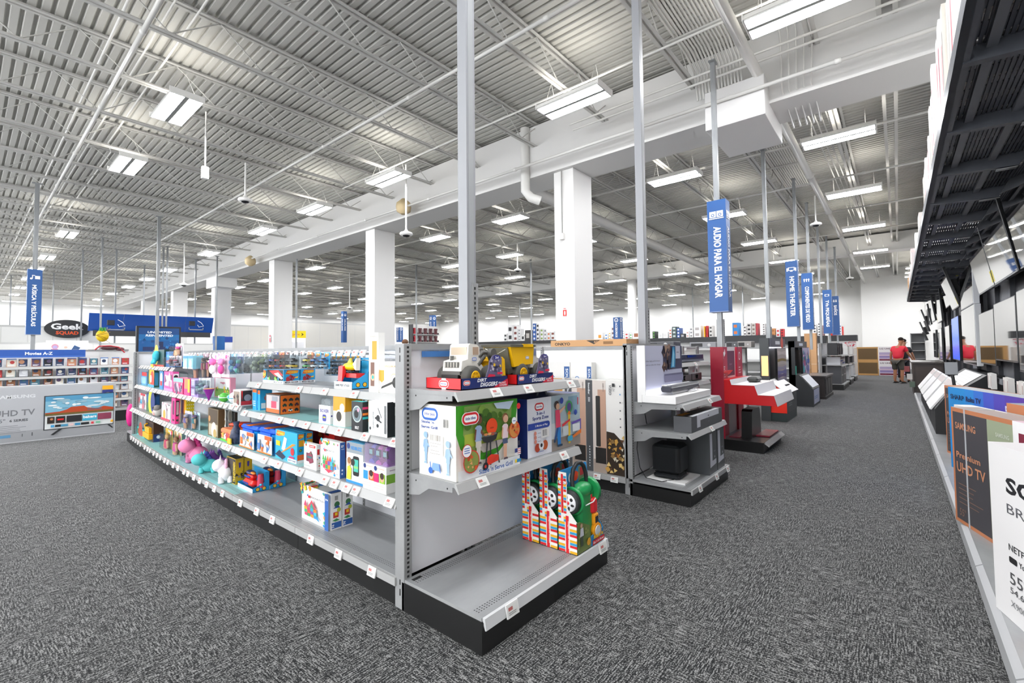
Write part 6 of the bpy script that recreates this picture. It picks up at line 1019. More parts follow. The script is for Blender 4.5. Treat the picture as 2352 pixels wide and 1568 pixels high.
for k in range(3): t = thing('cable_pack', 'small hanging product pack on the cabinet end, %s from the top' % od(k), 'pack', (17.52, -.12 - .05 * k, .3 + .22 * (2 - k)), 0, 'packs beside the dark cabinet'); b = B(); b.box(0, .06, -.12, .0, 0, .16, M(('#8a3a3a', '#c9c4bc', '#5a6a5a')[k], .4)); b.build('pack_body', t)
# ================================================================== end of the aisle
def stackbox(y, z, label, brown):
    b = B(); b.box(0, .18, 0, 1.0 if brown else 1.24, 0, .735, M('#c9995c' if brown else '#ece8ea', .5)); W = 1.0 if brown else 1.24; a = b.art('l', 0, .18, 0, W, 0, .735)
    if brown: a.rect(.17, .12, .97, .9, '#7a6038'); a.rect(.2, .15, .94, .87, '#6a5230')
    else: a.text('LG UHD TV', .04, .83, .08, '#5a3a4a', 2, 'l', .55); a.rect(.02, .16, .98, .62, '#b9a8cc'); a.rect(.02, .26, .98, .36, '#8f7fb8'); a.rect(.02, .36, .98, .46, '#d8c0d4'); a.rect(.02, .04, .98, .15, '#7d1f3a')
    tag(b.build('television_box', None, (30.5, y, z)), label, 'box')
for k in range(2): stackbox(.8, .737 * k, ('lower', 'upper')[k] + ' of two stacked brown television cartons at the end of the aisle', 1); stackbox(-.46, .737 * k, ('lower', 'upper')[k] + ' of two stacked white and violet television cartons behind the man in red', 0)
t = thing('metal_cabinet', 'grey open metal cabinet in the corner beyond the man in red', 'cabinet', (29, -1.0, 0)); b = B(); b.box(0, .5, .5, .53, 0, 2.1, STEEL); b.box(0, .5, -.0, .03, 0, 2.1, STEEL); b.box(.47, .5, 0, .53, 0, 2.1, M('#8a8c8e', .5)); b.box(0, .5, 0, .53, 2.07, 2.1, STEEL); b.build('carcass', t)
for k in range(4): b = B(); b.box(0, .47, .03, .5, .5 + .38 * k, .53 + .38 * k, STEEL); b.build('shelf', t)
# dark wood stand, speaker tower, further demo units
t = thing('tv_stand', 'dark wood television stand at the aisle beyond the black kiosk', 'cabinet', (15.7, 1.62, 0)); b = B(); b.bbox(0, 1.85, 0, .5, 0, .62, M('#332c2a', .45), .01); b.box(-.05, 1.9, -.04, .52, .62, .66, M('#4a4442', .3)); b.box(-.03, 1.88, -.025, .5, 0, .08, M('#2a2422', .45)); b.build('carcass', t)
for k in range(3): b = B(); b.box(.1 + .58 * k, .62 + .58 * k, -.015, 0, .14, .56, M('#2a2422', .4)); a = b.art('f', .1 + .58 * k, .62 + .58 * k, -.015, 0, .14, .56); a.rects([(.2 + .22 * q, .1, .3 + .22 * q, .9) for q in range(3)], '#6a6460'); b.build('door', t)
t = thing('speaker_display', 'aisle-end speaker shelving with cartons on a black base', 'shelving', (19.4, 1.46, 0)); base(t, 2.4, .7, 0, (), dots=False, z=.2)
for z in (.85, 1.2): shelf(t, 2.4, .6, z, .05, (.8,), brk=False)
backp(t, 2.4, .68, .2, 1.6); upright(t, -.02, .6, 1.6); upright(t, 2.38, .6, 1.6)
for k in range(2): b = B(); b.box(0, .85, 0, .4, 0, .62, M('#55565a', .45), {'l': M('#4a4b50', .45)}); a = b.art('f', 0, .85, 0, .4, 0, .62); a.rect(0, .95, 1, 1, '#d8d6d2'); a.rect(0, 0, .06, 1, '#d8d6d2'); a.rect(.94, 0, 1, 1, '#d8d6d2'); a.rect(.1, .45, .7, .52, '#d0d0d4'); a.rect(.6, .82, .9, .92, '#e4e4e6'); tag(b.build('speaker_box', None, (19.5 + .95 * k, 1.52, .2)), ('nearer', 'farther')[k] + ' of two big grey speaker cartons low on the aisle-end shelving', 'box')
b = B(); b.box(0, 1.9, 0, .4, 0, .28, M('#d8dade', .45)); a = b.art('f', 0, 1.9, 0, .4, 0, .28); a.rect(.05, .7, .95, 1, '#1c1c20'); a.rect(.05, .4, .55, .58, '#2a52b0'); a.rect(.4, .1, .95, .28, '#2a52b0'); tag(b.build('sound_bar_box', None, (19.6, 1.55, .852)), 'white carton with blue bars on the middle of the aisle-end shelving', 'box')
for k in range(3): t = thing('bookshelf_speaker', 'black bookshelf speaker on top of the aisle-end shelving, %s from the near side' % od(k), 'speaker', (19.5 + .75 * k, 1.6, 1.202), 0, 'bookshelf speakers'); b = B(); b.bbox(0, .42, 0, .3, 0, .42, M('#2a2b2e', .4), .02); b.build('cabinet', t); b = B(); b.lathe([(.13, -.01), (.1, 0), (.05, .01)], M('#3c3d42', .5), (.21, 0, .15), 16, 'y'); b.lathe([(.05, -.01), (.03, 0)], M('#45464a', .5), (.21, 0, .34), 12, 'y'); b.build('driver', t)
for k in range(2):
    X = 22.4 + 2.4 * k; t = thing('speaker_display', ('black and white speaker shelving one unit beyond the two grey cartons', 'last speaker shelving unit before the brown cartons')[k], 'shelving', (X, 1.45, 0)); base(t, 1.5, .6, 0, (), dots=False, z=.22); backp(t, 1.5, .6, .22, 1.6, 0, M('#c8926a', .5))
    for z in (.8, 1.15): shelf(t, 1.5, .5, z, .06, (), brk=False)
    b = B(); b.box(0, 1.1, 0, .4, 0, .5, M('#c9cbce', .45)); a = b.art('f', 0, 1.1, 0, .4, 0, .5); a.rect(.1, .2, .9, .7, '#e4e4e6'); tag(b.build('speaker_box', None, (X + .1, 1.52, .222)), ('pale grey speaker carton on the unit beyond the two grey cartons', 'pale grey speaker carton on the last unit')[k], 'box')
    b = B(); b.box(0, .9, 0, .4, 0, .28, M('#232427', .45)); tag(b.build('speaker_box', None, (X + .2, 1.54, .802)), ('black speaker carton on the unit beyond the two grey cartons', 'black speaker carton on the last unit')[k], 'box')
    b = B(); b.box(0, .8, 0, .36, 0, .36, M('#dcdcda', .45)); tag(b.build('speaker_box', None, (X + .3, 1.54, 1.152)), ('white speaker carton on top of the unit beyond the two grey cartons', 'white speaker carton on top of the last unit')[k], 'box')
# ================================================================== people
def person(loc, az, shirt, short, skin, hair, label, shoe='#1c1a1a', s=1.0, bend=.22, arms=None, mask=None, trousers=False):
    t = thing('person', label, 'person', loc, az); t.scale = (s, s, s)     # local +y is ahead
    def skinned(name, V, E, m, par, root=0, lev=2):
        me = bpy.data.meshes.new(name); me.from_pydata([v[0] for v in V], E, []); o = bpy.data.objects.new(name, me); C.objects.link(o); o.parent = par
        md = o.modifiers.new('skin', 'SKIN'); md.use_smooth_shade = True
        for i, v in enumerate(V): r = v[1]; me.skin_vertices[0].data[i].radius = r if isinstance(r, tuple) else (r, r)
        me.skin_vertices[0].data[root].use_root = True; sb = o.modifiers.new('sub', 'SUBSURF'); sb.levels = lev; sb.render_levels = lev; me.materials.append(M(m, .6)); return o
    y = lambda z: bend * max(0, z - .95) ** 1.1
    aL = arms[0]; aR = arms[1]
    V = [((0, 0, .95), (.15, .11)), ((0, y(1.15), 1.15), (.145, .1)), ((0, y(1.38), 1.38), (.165, .1)), ((0, y(1.5) + .01, 1.5), .06), ((.02, y(1.6) + .03, 1.6), .06), ((.02, y(1.66) + .05, 1.68), (.083, .1)), ((.02, y(1.72) + .05, 1.75), (.07, .085)),
         ((-.2, y(1.42), 1.42), .062), (aL[0], .047), (aL[1], .033), (aL[2], .038), (aL[3], .018), ((.2, y(1.42), 1.42), .062), (aR[0], .047), (aR[1], .033), (aR[2], .038), (aR[3], .018),
         ((-.1, 0, .88), .095), ((-.12, .03, .5), .066), ((-.12, 0, .3), .062), ((-.12, -.02, .09), .04), ((-.13, .14, .04), .04), ((.1, 0, .88), .095), ((.13, .03, .5), .066), ((.13, 0, .3), .062), ((.14, -.02, .09), .04), ((.16, .14, .04), .04)]
    E = [(0, 1), (1, 2), (2, 3), (3, 4), (4, 5), (5, 6), (2, 7), (7, 8), (8, 9), (9, 10), (10, 11), (2, 12), (12, 13), (13, 14), (14, 15), (15, 16), (0, 17), (17, 18), (18, 19), (19, 20), (20, 21), (0, 22), (22, 23), (23, 24), (24, 25), (25, 26)]
    skinned('body', V, E, skin, t)
    SV = [((0, 0, .93), (.2, .155)), ((0, y(1.15), 1.15), (.195, .15)), ((0, y(1.38), 1.38), (.21, .14)), ((0, y(1.47), 1.48), (.085, .08)), ((-.2, y(1.42), 1.42), .088), (tuple(V[7][0][i] * .35 + aL[0][i] * .65 for i in range(3)), .076), ((.2, y(1.42), 1.42), .088), (tuple(V[12][0][i] * .35 + aR[0][i] * .65 for i in range(3)), .076)]
    skinned('shirt', SV, [(0, 1), (1, 2), (2, 3), (2, 4), (4, 5), (2, 6), (6, 7)], shirt, t)
    zz = .15 if trousers else .52
    skinned('trousers' if trousers else 'shorts', [((0, 0, .95), (.175, .135)), ((-.1, 0, .86), .118), ((-.125, .02, zz + .1), .098), ((-.125, .02, zz), .095), ((.1, 0, .86), .118), ((.135, .02, zz + .1), .098), ((.135, .02, zz), .095)], [(0, 1), (1, 2), (2, 3), (0, 4), (4, 5), (5, 6)], short, t)
    for x in (-.125, .15): b = B(); b.ell((x, .06, .035), (.052, .14, .038), M(shoe, .6), 14, 8); b.box(x - .05, x + .05, -.07, .19, 0, .018, M(shoe, .7)); b.build('shoe', t)
    hy = y(1.68) + .06; b = B(); b.ell((.02, hy - .022, 1.775), (.088, .102, .078), M(hair, .9), 16, 10); b.build('hair', t)
    b = B()
    for x in (-.075, .115): b.ell((x, hy, 1.7), (.012, .022, .032), M(skin, .6), 8, 6)
    b.build('ear', t)
    b = B(); b.lathe([(.001, .035), (.012, .01), (.016, 0)], M(skin, .6), (.02, hy + .09, 1.69), 8, 'y'); b.build('nose', t)
    b = B()
    for x in (-.012, .052): b.ell((x, hy + .093, 1.725), (.012, .008, .008), M('#f0ece8', .3), 8, 6); b.ell((x, hy + .1, 1.725), (.006, .004, .006), M('#2a1c14', .3), 8, 6)
    b.build('eye', t)
    b = B(); b.ell((.02, hy + .09, 1.65), (.026, .008, .007), M('#a85a50', .5), 8, 6); b.build('mouth', t)
    if mask: b = B(); b.ell((.02, hy + .075, 1.66), (.062, .035, .055), M(mask, .7), 12, 8); b.build('face_mask', t)
    for nm, h, e, sg in (('left', aL[2], aL[3], -1), ('right', aR[2], aR[3], 1)):
        b = B(); d = (Vector(e) - Vector(h)).normalized(); sd = d.cross(Vector((0, 1, 0))).normalized()
        for k in range(4): p = Vector(h) + d * .02 + sd * (.024 - .016 * k); b.tube([p, p + d * .06, p + d * (.09 + .01 * (k in (1, 2))) + Vector((0, .012, 0))], [.0095, .0085, .006], M(skin, .6), 6)
        p = Vector(h) - d * .01; b.tube([p, p + d * .03 + Vector((0, .035, 0)), p + d * .06 + Vector((0, .045, 0))], [.012, .01, .007], M(skin, .6), 6); b.build('fingers', t)
    return t
hang_arm = lambda s: ((s * .27, .06, 1.16), (s * .3, .1, .93), (s * .3, .12, .85), (s * .3, .14, .75))
reach = ((.27, .2, 1.18), (.3, .36, 1.0), (.31, .42, .93), (.32, .48, .86))
person((24.35, .02, 0), math.radians(-118), '#e4203a', '#4a4640', '#b07858', '#2a1f1a', 'man in a red T-shirt and dark shorts bending over the far counter', '#1c1a1a', 1.0, .25, (hang_arm(-1), reach))
person((25.3, -.16, 0), math.radians(-100), '#20232c', '#1c1e28', '#b88468', '#1a1614', 'person in dark clothes and a black mask behind the man in red', '#111111', .97, .1, (hang_arm(-1), reach), '#17181c', True)
person((7.6, 10.05, 0), math.radians(160), '#5a6a8a', '#2c3040', '#b88468', '#6a4a34', 'person whose hair just shows above the fixtures beside the second pillar', '#222222', .97, 0, (hang_arm(-1), hang_arm(1)), None, True)
# ================================================================== film racks and the big carton at the far left
def bigtv(a):
    a.rect(0, 0, 1, 1, '#b9bbbe'); a.rect(.01, .02, .99, .97, '#b2b4b8'); a.rect(.01, .02, .99, .2, '#9c9ea1'); a.text('SAMSUNG', .07, .79, .055, '#d4d6d8', 2, 'l', .28); a.text('UHD TV', .06, .48, .1, '#77797d', 1, 'l', .29); a.text('65"', .07, .37, .06, '#5a5c60', 0, 'l', .07); a.text('6 SERIES', .17, .375, .04, '#4a4c50', 1, 'l', .13)
    a.lines(.04, .3, (.3, .27, .24, .21, .18), .008, '#8a8c90'); a.rect(.04, .1, .18, .15, '#5f93b8'); a.rects([(.26, .1, .265, .15), (.33, .1, .337, .16)], '#55575a')
    a.rect(.415, .17, .985, .8, '#3a3d42'); x0, x1, y0, y1 = .425, .98, .185, .785; W, Hh = x1 - x0, y1 - y0; X = lambda u: x0 + W * u; Y = lambda v: y0 + Hh * v
    a.rect(x0, y0, x1, y1, '#dfe3e2'); a.rect(x0, Y(.5), x1, y1, '#7cb4cc'); a.rect(x0, Y(.85), x1, y1, '#4f93b8')
    r = random.Random(9)
    for k in range(26): a.ell(X(r.uniform(.05, .95)), Y(r.uniform(.58, .94)), r.uniform(.015, .06), r.choice(['#e6ecec', '#c9d8dc', '#8fb4c4', '#d8dee0', '#6a9ab0']), r.uniform(.01, .025), 12)
    a.poly([(x0, Y(.5)), (X(.2), Y(.52)), (X(.3), Y(.57)), (X(.36), Y(.64)), (X(.55), Y(.65)), (X(.6), Y(.58)), (X(.75), Y(.54)), (X(.85), Y(.6)), (x1, Y(.54)), (x1, Y(.45)), (x0, Y(.44))], '#b4441c'); a.rect(X(.6), Y(.5), X(.82), Y(.55), '#7a5a60'); a.rect(x0, Y(.41), x1, Y(.47), '#6a5a28')
    for u0, u1, c in ((.03, .13, '#2a211c'), (.15, .28, '#1d1b1c'), (.3, .52, '#202226'), (.53, .75, '#3fa8c8'), (.76, .97, '#8a3a52')): a.rect(X(u0), Y(.17), X(u1), Y(.37), c)
    a.rect(X(.17), Y(.25), X(.26), Y(.3), '#e02020'); a.text('bakers', X(.54), Y(.25), .05, '#f4f4f4', 2, 'l', W * .2); a.ell(X(.09), Y(.3), .012, '#c8845a')
    for u0, u1, c in ((.08, .13, '#3a9ad0'), (.14, .22, '#15171a'), (.22, .32, '#4a94b8'), (.34, .4, '#e8c8c8'), (.42, .5, '#3a8ab4'), (.51, .63, '#1a1c20'), (.66, .7, '#d8404a'), (.73, .8, '#7ab89a'), (.96, 1.0, '#e8a81c')): a.rect(X(u0), Y(.05), X(u1), Y(.12), c)
    a.poly([(.47, .08), (.53, .17), (.56, .17), (.49, .07)], '#26282b'); a.poly([(.93, .17), (.95, .17), (.985, .1), (.97, .1)], '#26282b'); a.rect(.88, .86, .975, .94, '#f0b01c'); a.poly([(.88, .86), (.975, .86), (.975, .79), (.93, .81), (.88, .79)], '#27357a')
tvbox(.28, 11.39, 0, 1.63, 1.11, .2, '#e0e0de', bigtv, 'huge grey and white television carton with a desert picture on the floor', {'t': '#dcdcda'}).location.z = 0
RCOL = ['#2b3a5a', '#7a2a2e', '#c9ccd2', '#3f5f8a', '#d8d2c4', '#1f2126', '#8a5a3a', '#4a7a8a', '#b83a3a', '#e0e2e6', '#c08a6a', '#5a4a6a']
CN = {'#2b3a5a': 'navy', '#7a2a2e': 'dark red', '#c9ccd2': 'silver', '#3f5f8a': 'blue', '#d8d2c4': 'cream', '#1f2126': 'black', '#8a5a3a': 'brown', '#4a7a8a': 'teal', '#b83a3a': 'red', '#e0e2e6': 'white', '#c08a6a': 'tan', '#5a4a6a': 'plum'}
t = thing('film_rack', 'long film rack under the blue header reading Movies A-Z', 'shelving', (-.9, 13.3, 0)); L = 3.42
base(t, L, .5, 0, (), dots=False, top=STEEL, z=.28); backp(t, L, .45, .17, 1.56, 0, M('#e9e9e8', .5))
b = B(); b.box(0, 2.62, .0, .03, 1.42, 1.575, M('#2a56a8', .35)); a = b.art('f', 0, 2.62, 0, .03, 1.42, 1.575); a.text('Movies A-Z', .66, .35, .36, '#eef2fa', 2, 'l', .15); a.rect(0, 0, 1, .2, '#3a66b8'); b.build('header_sign', t)
rows = (1.235, 1.035, .86, .68, .5, .31)
for z in rows[:-1]: shelf(t, L, .3, z, .06, (), brk=False)
for x in (.78, 2.55): upright(t, x, .42, 1.5)
for ri, z in enumerate(rows):
    n = 0
    for k in range(19):
        x = -.82 + .175 * k + R_.uniform(-.01, .01)
        if x > 2.36 or (ri > 2 and x < 1.75): continue
        c, c2, c3 = R_.sample(RCOL, 3); h = .165 if ri < 5 else .15; b = B(); b.box(0, .135, 0, .014 * (1 + k % 4), 0, h, M(c, .3)); a = b.art('f', 0, .135, 0, .01, 0, h); a.rect(.05, .04, .95, .96, c2); a.ell(R_.uniform(.35, .65), R_.uniform(.5, .7), R_.uniform(.18, .3), c3); a.lines(.15, .85, (.12, .2), .05, '#e8e8ea'); a.rect(0, .9, 1, 1, '#3a78c4' if k % 3 else '#d8dade'); o = b.build('film_case', None, (x, 13.39, z + .002))
        tag(o, '%s and %s film case, %s in the %s row of the film rack' % (CN[c2], CN[c3], od(n), ('top', 'second', 'third', 'fourth', 'fifth', 'lowest')[ri]), 'film case', 'film cases on the rack'); n += 1
t = thing('shoulder_bag', 'dark red strapped bag lying on top of the film rack', 'bag', (2.05, 13.5, 1.57)); b = B(); b.ell((.1, .05, .04), (.16, .08, .045), M('#4a2a2e', .6)); b.ell((.28, .05, .02), (.08, .06, .04), M('#6a3a40', .6)); b.build('bag_body', t); b = B(); b.tube([(-.15, .03, .0), (-.08, .02, .08), (.1, .0, .09), (.25, .0, .06), (.36, .02, -.06)], .014, M('#b0303a', .5), 8); b.build('strap', t)
t = thing('hanging_toy', 'bright pink plastic toy hanging at the far end of the toy run', 'toy', (1.94, 10.35, .2)); b = B(); b.ell((0, 0, .2), (.06, .05, .2), M('#e0308a', .35)); b.build('toy_body', t)
# ================================================================== counters and signs along the left wall
def counter(x0, x1, y, z0, z1, label, col='#e7e7e4', name='counter_panel', cat='counter', d=.3):
    b = B(); b.box(x0, x1, y, y + d, z0, z1, M(col, .5)); a = b.art('f', x0, x1, y, y + d, z0, z1); a.rects([(k / 5 - .003, 0, k / 5 + .003, 1) for k in range(1, 5)], '#cfcfcc'); a.rect(0, .97, 1, 1, '#c4c4c2'); return tag(b.build(name), label, cat)
counter(.3, 4.1, 28.2, 0, 2.75, 'off-white service wall carrying the oval sign'); counter(-.6, .28, 28.0, 0, 2.95, 'dark grey corner unit left of the oval sign wall', '#2f333c')
counter(.6, 7.6, 24.6, 0, 1.95, 'long pale service counter behind the film rack', '#e2e2df')
t = thing('oval_sign', 'black oval sign reading Geek SQUAD on the service wall', 'sign', (3.02, 28.1, 2.63)); b = B(); n = 40; b.prism([(.73 * math.cos(2 * PI * k / n), .4 * math.sin(2 * PI * k / n)) for k in range(n)], 'y', -.03, .03, M('#2b2c2e', .4)); b.build('sign_board', t)
b = B(); a = b.face((-.73, -.031, -.4), (1, 0, 0), (0, 0, 1), 1.46, .8); a.text('Geek', .14, .48, .3, '#f6f6f6', 2, 'l', .72); b.build('white_lettering', t); b = B(); a = b.face((-.73, -.031, -.4), (1, 0, 0), (0, 0, 1), 1.46, .8); a.text('SQUAD', .25, .2, .17, '#ee5a24', 2, 'l', .5); b.build('orange_lettering', t)
LB = EM('#ffffff', 1.6, 'lit_poster'); t = thing('lit_poster', 'bright poster of pink headphones below the oval sign', 'poster', (2.05, 24.2, 1.0)); b = B(); b.box(0, 1.15, 0, .1, 0, 1.02, LB); b.build('light_box', t); b = B(); a = b.face((0, -.001, 0), (1, 0, 0), (0, 0, 1), 1.15, 1.02); a.ell(.2, .78, .09, '#e8a0b4'); a.ell(.2, .76, .06, '#c8b4e4'); a.rect(.1, .6, .28, .7, '#e49ab0'); a.ell(.45, .75, .05, '#f4d0c0'); a.poly([(.58, .66), (.66, .84), (.82, .74), (.72, .6)], '#3f5f8f'); b.build('print', t)
BL = M('#1d4c9c', .3)
for k in range(4): b = B(); b.prism([(26, 3.24 + .003 * k), (26.25, 2.5), (26.3, 2.5), (26.08, 3.24)], 'x', 3.45 + 1.15 * k, 4.59 + 1.15 * k, BL); tag(b.build('blue_soffit'), 'tilted glossy blue soffit panel over the service counter, %s from the oval sign' % od(k), 'sign panel', 'blue soffit panels')
for k, (x0, x1) in enumerate(((3.6, 5.1), (6.3, 7.95))): b = B(); b.box(x0, x1, 26.15, 26.2, 2.28, 2.52, M('#3a3a3c', .5)); tag(b.build('soffit_strip'), ('dark strip under the blue soffit behind the nearer screen mount', 'dark strip under the blue soffit behind the farther screen mount')[k], 'sign panel')
for k, px in enumerate((266, 450)):
    p = aty(px, 758, 25.6); t = thing('screen_mount', ('silver screen mount with loose cables on the nearer soffit post', 'silver screen mount with loose cables on the farther soffit post')[k], 'mount', (p.x, 25.6, p.z)); b = B(); b.box(-.3, .3, -.03, .0, 0, .04, GALV); b.box(-.3, -.27, -.03, 0, 0, .12, GALV); b.box(.27, .3, -.03, 0, 0, .12, GALV); b.build('cross_bar', t); b = B(); b.bbox(-.3, -.05, -.08, -.02, .2, .42, M('#1c1f28', .4), .02); b.build('device_box', t); b = B(); b.tube([(.05, -.05, .45), (.2, -.06, .35), (.3, -.05, .2), (.1, -.05, .15), (.05, -.05, .25)], .012, WHT, 6); b.build('cable', t)
t = thing('advert_board', 'blue advert board reading UNLIMITED REINVENTED in a black frame', 'sign', (3.86, 20, 1.2)); b = B(); b.bbox(0, 1.29, 0, .12, 0, 1.25, M('#22252c', .4), .02); b.build('frame', t)
b = B(); a = b.face((.07, -.001, .05), (1, 0, 0), (0, 0, 1), 1.16, 1.14); a.rect(0, 0, 1, 1, '#1c5f9e'); a.rect(0, .62, 1, .8, '#1f6fae'); a.rect(0, .8, 1, 1, '#174a86'); a.rect(.1, .3, .9, .42, '#2a3a68'); a.rect(.4, .4, .6, .58, '#26335a'); a.text('UNLIMITED', .2, .84, .06, '#f4f8fc', 2, 'l', .6, 0, .2); a.text('REINVENTED', .16, .74, .06, '#f4f8fc', 2, 'l', .68, 0, .2); confetti(a, .0, .3, 1, .7, ['#2f7fc0', '#1a4a80', '#3a6ab0'], 16, .05); b.build('print', t)
t = thing('pineapple_balloon', 'yellow pineapple decoration hung on a grey post', 'decoration', aty(235, 782, 20)); b = B(); b.ell((0, 0, .16), (.17, .15, .2), M('#f0c81a', .4)); b.build('fruit', t); b = B(); [b.tube([(-.19 * math.cos(q), -.05 - .1 * math.sin(abs(q)), .16 + s * .0), (.0, -.165, .16 + s * .05), (.18, -.08, .16 + s * .12)], .006, M('#a8841a', .5), 5) for q, s in ((.5, 1), (.2, 2), (.9, -1), (.6, -2))]; b.build('net_pattern', t); b = B()
for k in range(7): q = k * 2 * PI / 7; b.lathe([(.04, 0), (.005, .14)], M('#3a9a3a', .5), (.07 * math.cos(q), .07 * math.sin(q), .3), 6)
b.build('leaves', t)
t = thing('kiosk_sign', 'yellow sign reading Sprint above a white kiosk', 'sign', (13.2, 30, 2.46)); b = B(); b.box(0, 1.45, 0, .3, 0, .46, M('#f7dc12', .4)); b.build('sign_box', t); b = B(); a = b.face((0, -.001, 0), (1, 0, 0), (0, 0, 1), 1.45, .46); a.text('Sprint', .32, .35, .3, '#e0821c', 1, 'l', .4); b.build('lettering', t); b = B(); a = b.face((0, -.001, 0), (1, 0, 0), (0, 0, 1), 1.45, .46); a.poly([(.78, .25), (.9, .5), (.78, .75), (.82, .5)], '#4a3a10'); b.build('arrow_mark', t)
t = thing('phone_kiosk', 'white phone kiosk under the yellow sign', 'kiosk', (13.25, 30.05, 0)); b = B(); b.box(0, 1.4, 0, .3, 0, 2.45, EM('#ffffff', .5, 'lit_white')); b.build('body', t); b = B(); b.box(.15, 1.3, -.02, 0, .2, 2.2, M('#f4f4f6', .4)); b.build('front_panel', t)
counter(10.3, 14.2, 32, 0, 3.3, 'beige partition wall before the third broad pillar', '#dcdad5', 'partition', 'partition'); counter(14.3, 21.5, 33, 0, 3.75, 'beige partition wall behind the yellow sign', '#d9d7d1', 'partition', 'partition', .2)
t = thing('blue_kiosk', 'small blue and white kiosk beside the fourth pillar', 'kiosk', (8.1, 26, 0)); b = B(); b.box(0, .45, 0, .3, 0, 2.35, M('#1c62a8', .4)); b.build('blue_panel', t); b = B(); b.box(.45, .8, .02, .3, 0, 2.33, M('#f0f0f2', .4)); b.box(.45, .8, .0, .02, 2.05, 2.33, M('#2a4aa8', .4)); b.build('white_panel', t)
# headphone shelving with red packs
P0 = atx(757, 798, 17.5); t = thing('headphone_shelving', 'white shelving of red and black packs behind the blue sign', 'shelving', (16.6, 21.3, 0)); b = B(); b.box(0, 2.1, .3, .35, 0, 3.0, M('#efeeec', .5)); b.box(0, .05, 0, .35, 0, 3.05, M('#3a3a3c', .5)); b.box(0, 2.1, 0, .35, 1.58, 1.72, M('#26272a', .5)); b.build('frame', t)
for z in (2.05, 2.5): b = B(); b.box(.05, 2.1, .05, .3, z - .03, z, M('#c9c9c8', .5)); b.build('shelf', t)
for r in range(2):
    for k in range(5):
        t = thing('headphone_pack', 'dark red headphone pack, %s on the %s shelf behind the blue sign' % (od(k), ('lower', 'upper')[r]), 'pack', (16.75 + .4 * k, 21.4, (2.052, 2.502)[r]), 0, 'red headphone packs'); b = B(); b.prism([(.02, 0), (.22, 0), (.18, .17), (.22, .35), (.02, .35), (.06, .17)], 'y', 0, .1, M('#5a2a30' if k else '#b02030', .5)); b.build('pack_body', t); b = B(); b.box(.26, .32, 0, .06, 0, .09, M('#26262a', .4)); b.build('small_box', t)
# ================================================================== black-fronted stock shelves far across the shop
def stock(X, pA, pB, yb, yt, label, items, led=True):
    A, Q = atx(pA, yb, X), atx(pB, yb, X); ya, yq = min(A.y, Q.y), max(A.y, Q.y); za = (atx(pA, yb, X).z + atx(pB, yb, X).z) / 2; zt = (atx(pA, yt, X).z + atx(pB, yt, X).z) / 2
    t = thing('stock_shelving', label, 'shelving', (X, 0, 0)); b = B(); b.box(0, .9, ya, yq, za, zt, M('#333436', .5)); b.build('black_fascia', t)
    b = B(); b.box(.3, .35, ya, yq, 0, za, M('#eeeeec', .5)); b.box(.0, .9, ya, yq, .0, .15, KICK); b.build('back_panel', t)
    n = max(2, int((yq - ya) / 1.6))
    for k in range(n + 1): y = ya + (yq - ya) * k / n; b = B(); b.box(.0, .06, y - .03, y + .03, 0, za, M('#c9c9c8', .5)); b.build('upright', t)
    for z in (.5, .9, 1.3): b = B(); b.box(.02, .3, ya, yq, z, z + .03, RAIL); b.build('shelf', t)
    return zt
def goods(X, zt, L, where, group):
    for k, (p0, p1, y0, col, acc, nm) in enumerate(L):
        A, Q = atx(p0, 775, X + .05), atx(p1, 775, X + .05); h = max(.1, atx((p0 + p1) / 2, y0, X + .05).z - zt); w = abs(A.y - Q.y); b = B(); b.box(0, .4, 0, w, 0, h, M(col, .45)); a = b.art('l', 0, .4, 0, w, 0, h); n = max(1, round(h / max(w, .01)))
        for i in range(n): a.rect(.2, (i + .25) / n, .75, (i + .7) / n, acc)
        b.art('f', 0, .4, 0, w, 0, h).rect(.1, .1, .9, .9, col); tag(b.build('product_box', None, (X + .05, Q.y, zt + .001)), '%s, %s on %s' % (nm, od(k), where), 'box', group)
W_, K_, G_ = '#eeedec', '#2a2a2c', '#9a9a9c'
z = stock(26, 1073, 1276, 790, 783.5, 'black-fronted stock shelf of white printer boxes beyond the thick post', None)
goods(26, z, [(1157, 1165, 766, W_, K_, 'low white box with a dark print'), (1166, 1178, 746, W_, K_, 'tall stack of white boxes'), (1179, 1189, 746, W_, '#7a3a34', 'white stack with a red brown print'), (1190, 1196, 755, W_, G_, 'white box with a grey print'), (1197, 1205, 768, W_, K_, 'small white box with a black print'), (1206, 1219, 758, '#3a3634', '#c9c4be', 'black boxed pair'), (1224, 1231, 743, '#2f5fae', '#e8eef6', 'blue stack with white prints'), (1232, 1239, 743, W_, K_, 'white stack beside the blue one'), (1241, 1248, 754, W_, '#8aa84a', 'white box with a green print'), (1249, 1256, 755, W_, G_, 'white box with a pale print'), (1257, 1264, 762, W_, '#d87a4a', 'white box with an orange print'), (1265, 1275, 761, W_, '#8a4a3a', 'white box at the end by the pillar')], 'the far printer shelf', 'boxes on the far printer shelf')
z = stock(22, 1371, 1655, 788, 777, 'black-fronted stock shelf between the nearest pillar and the sign post', None)
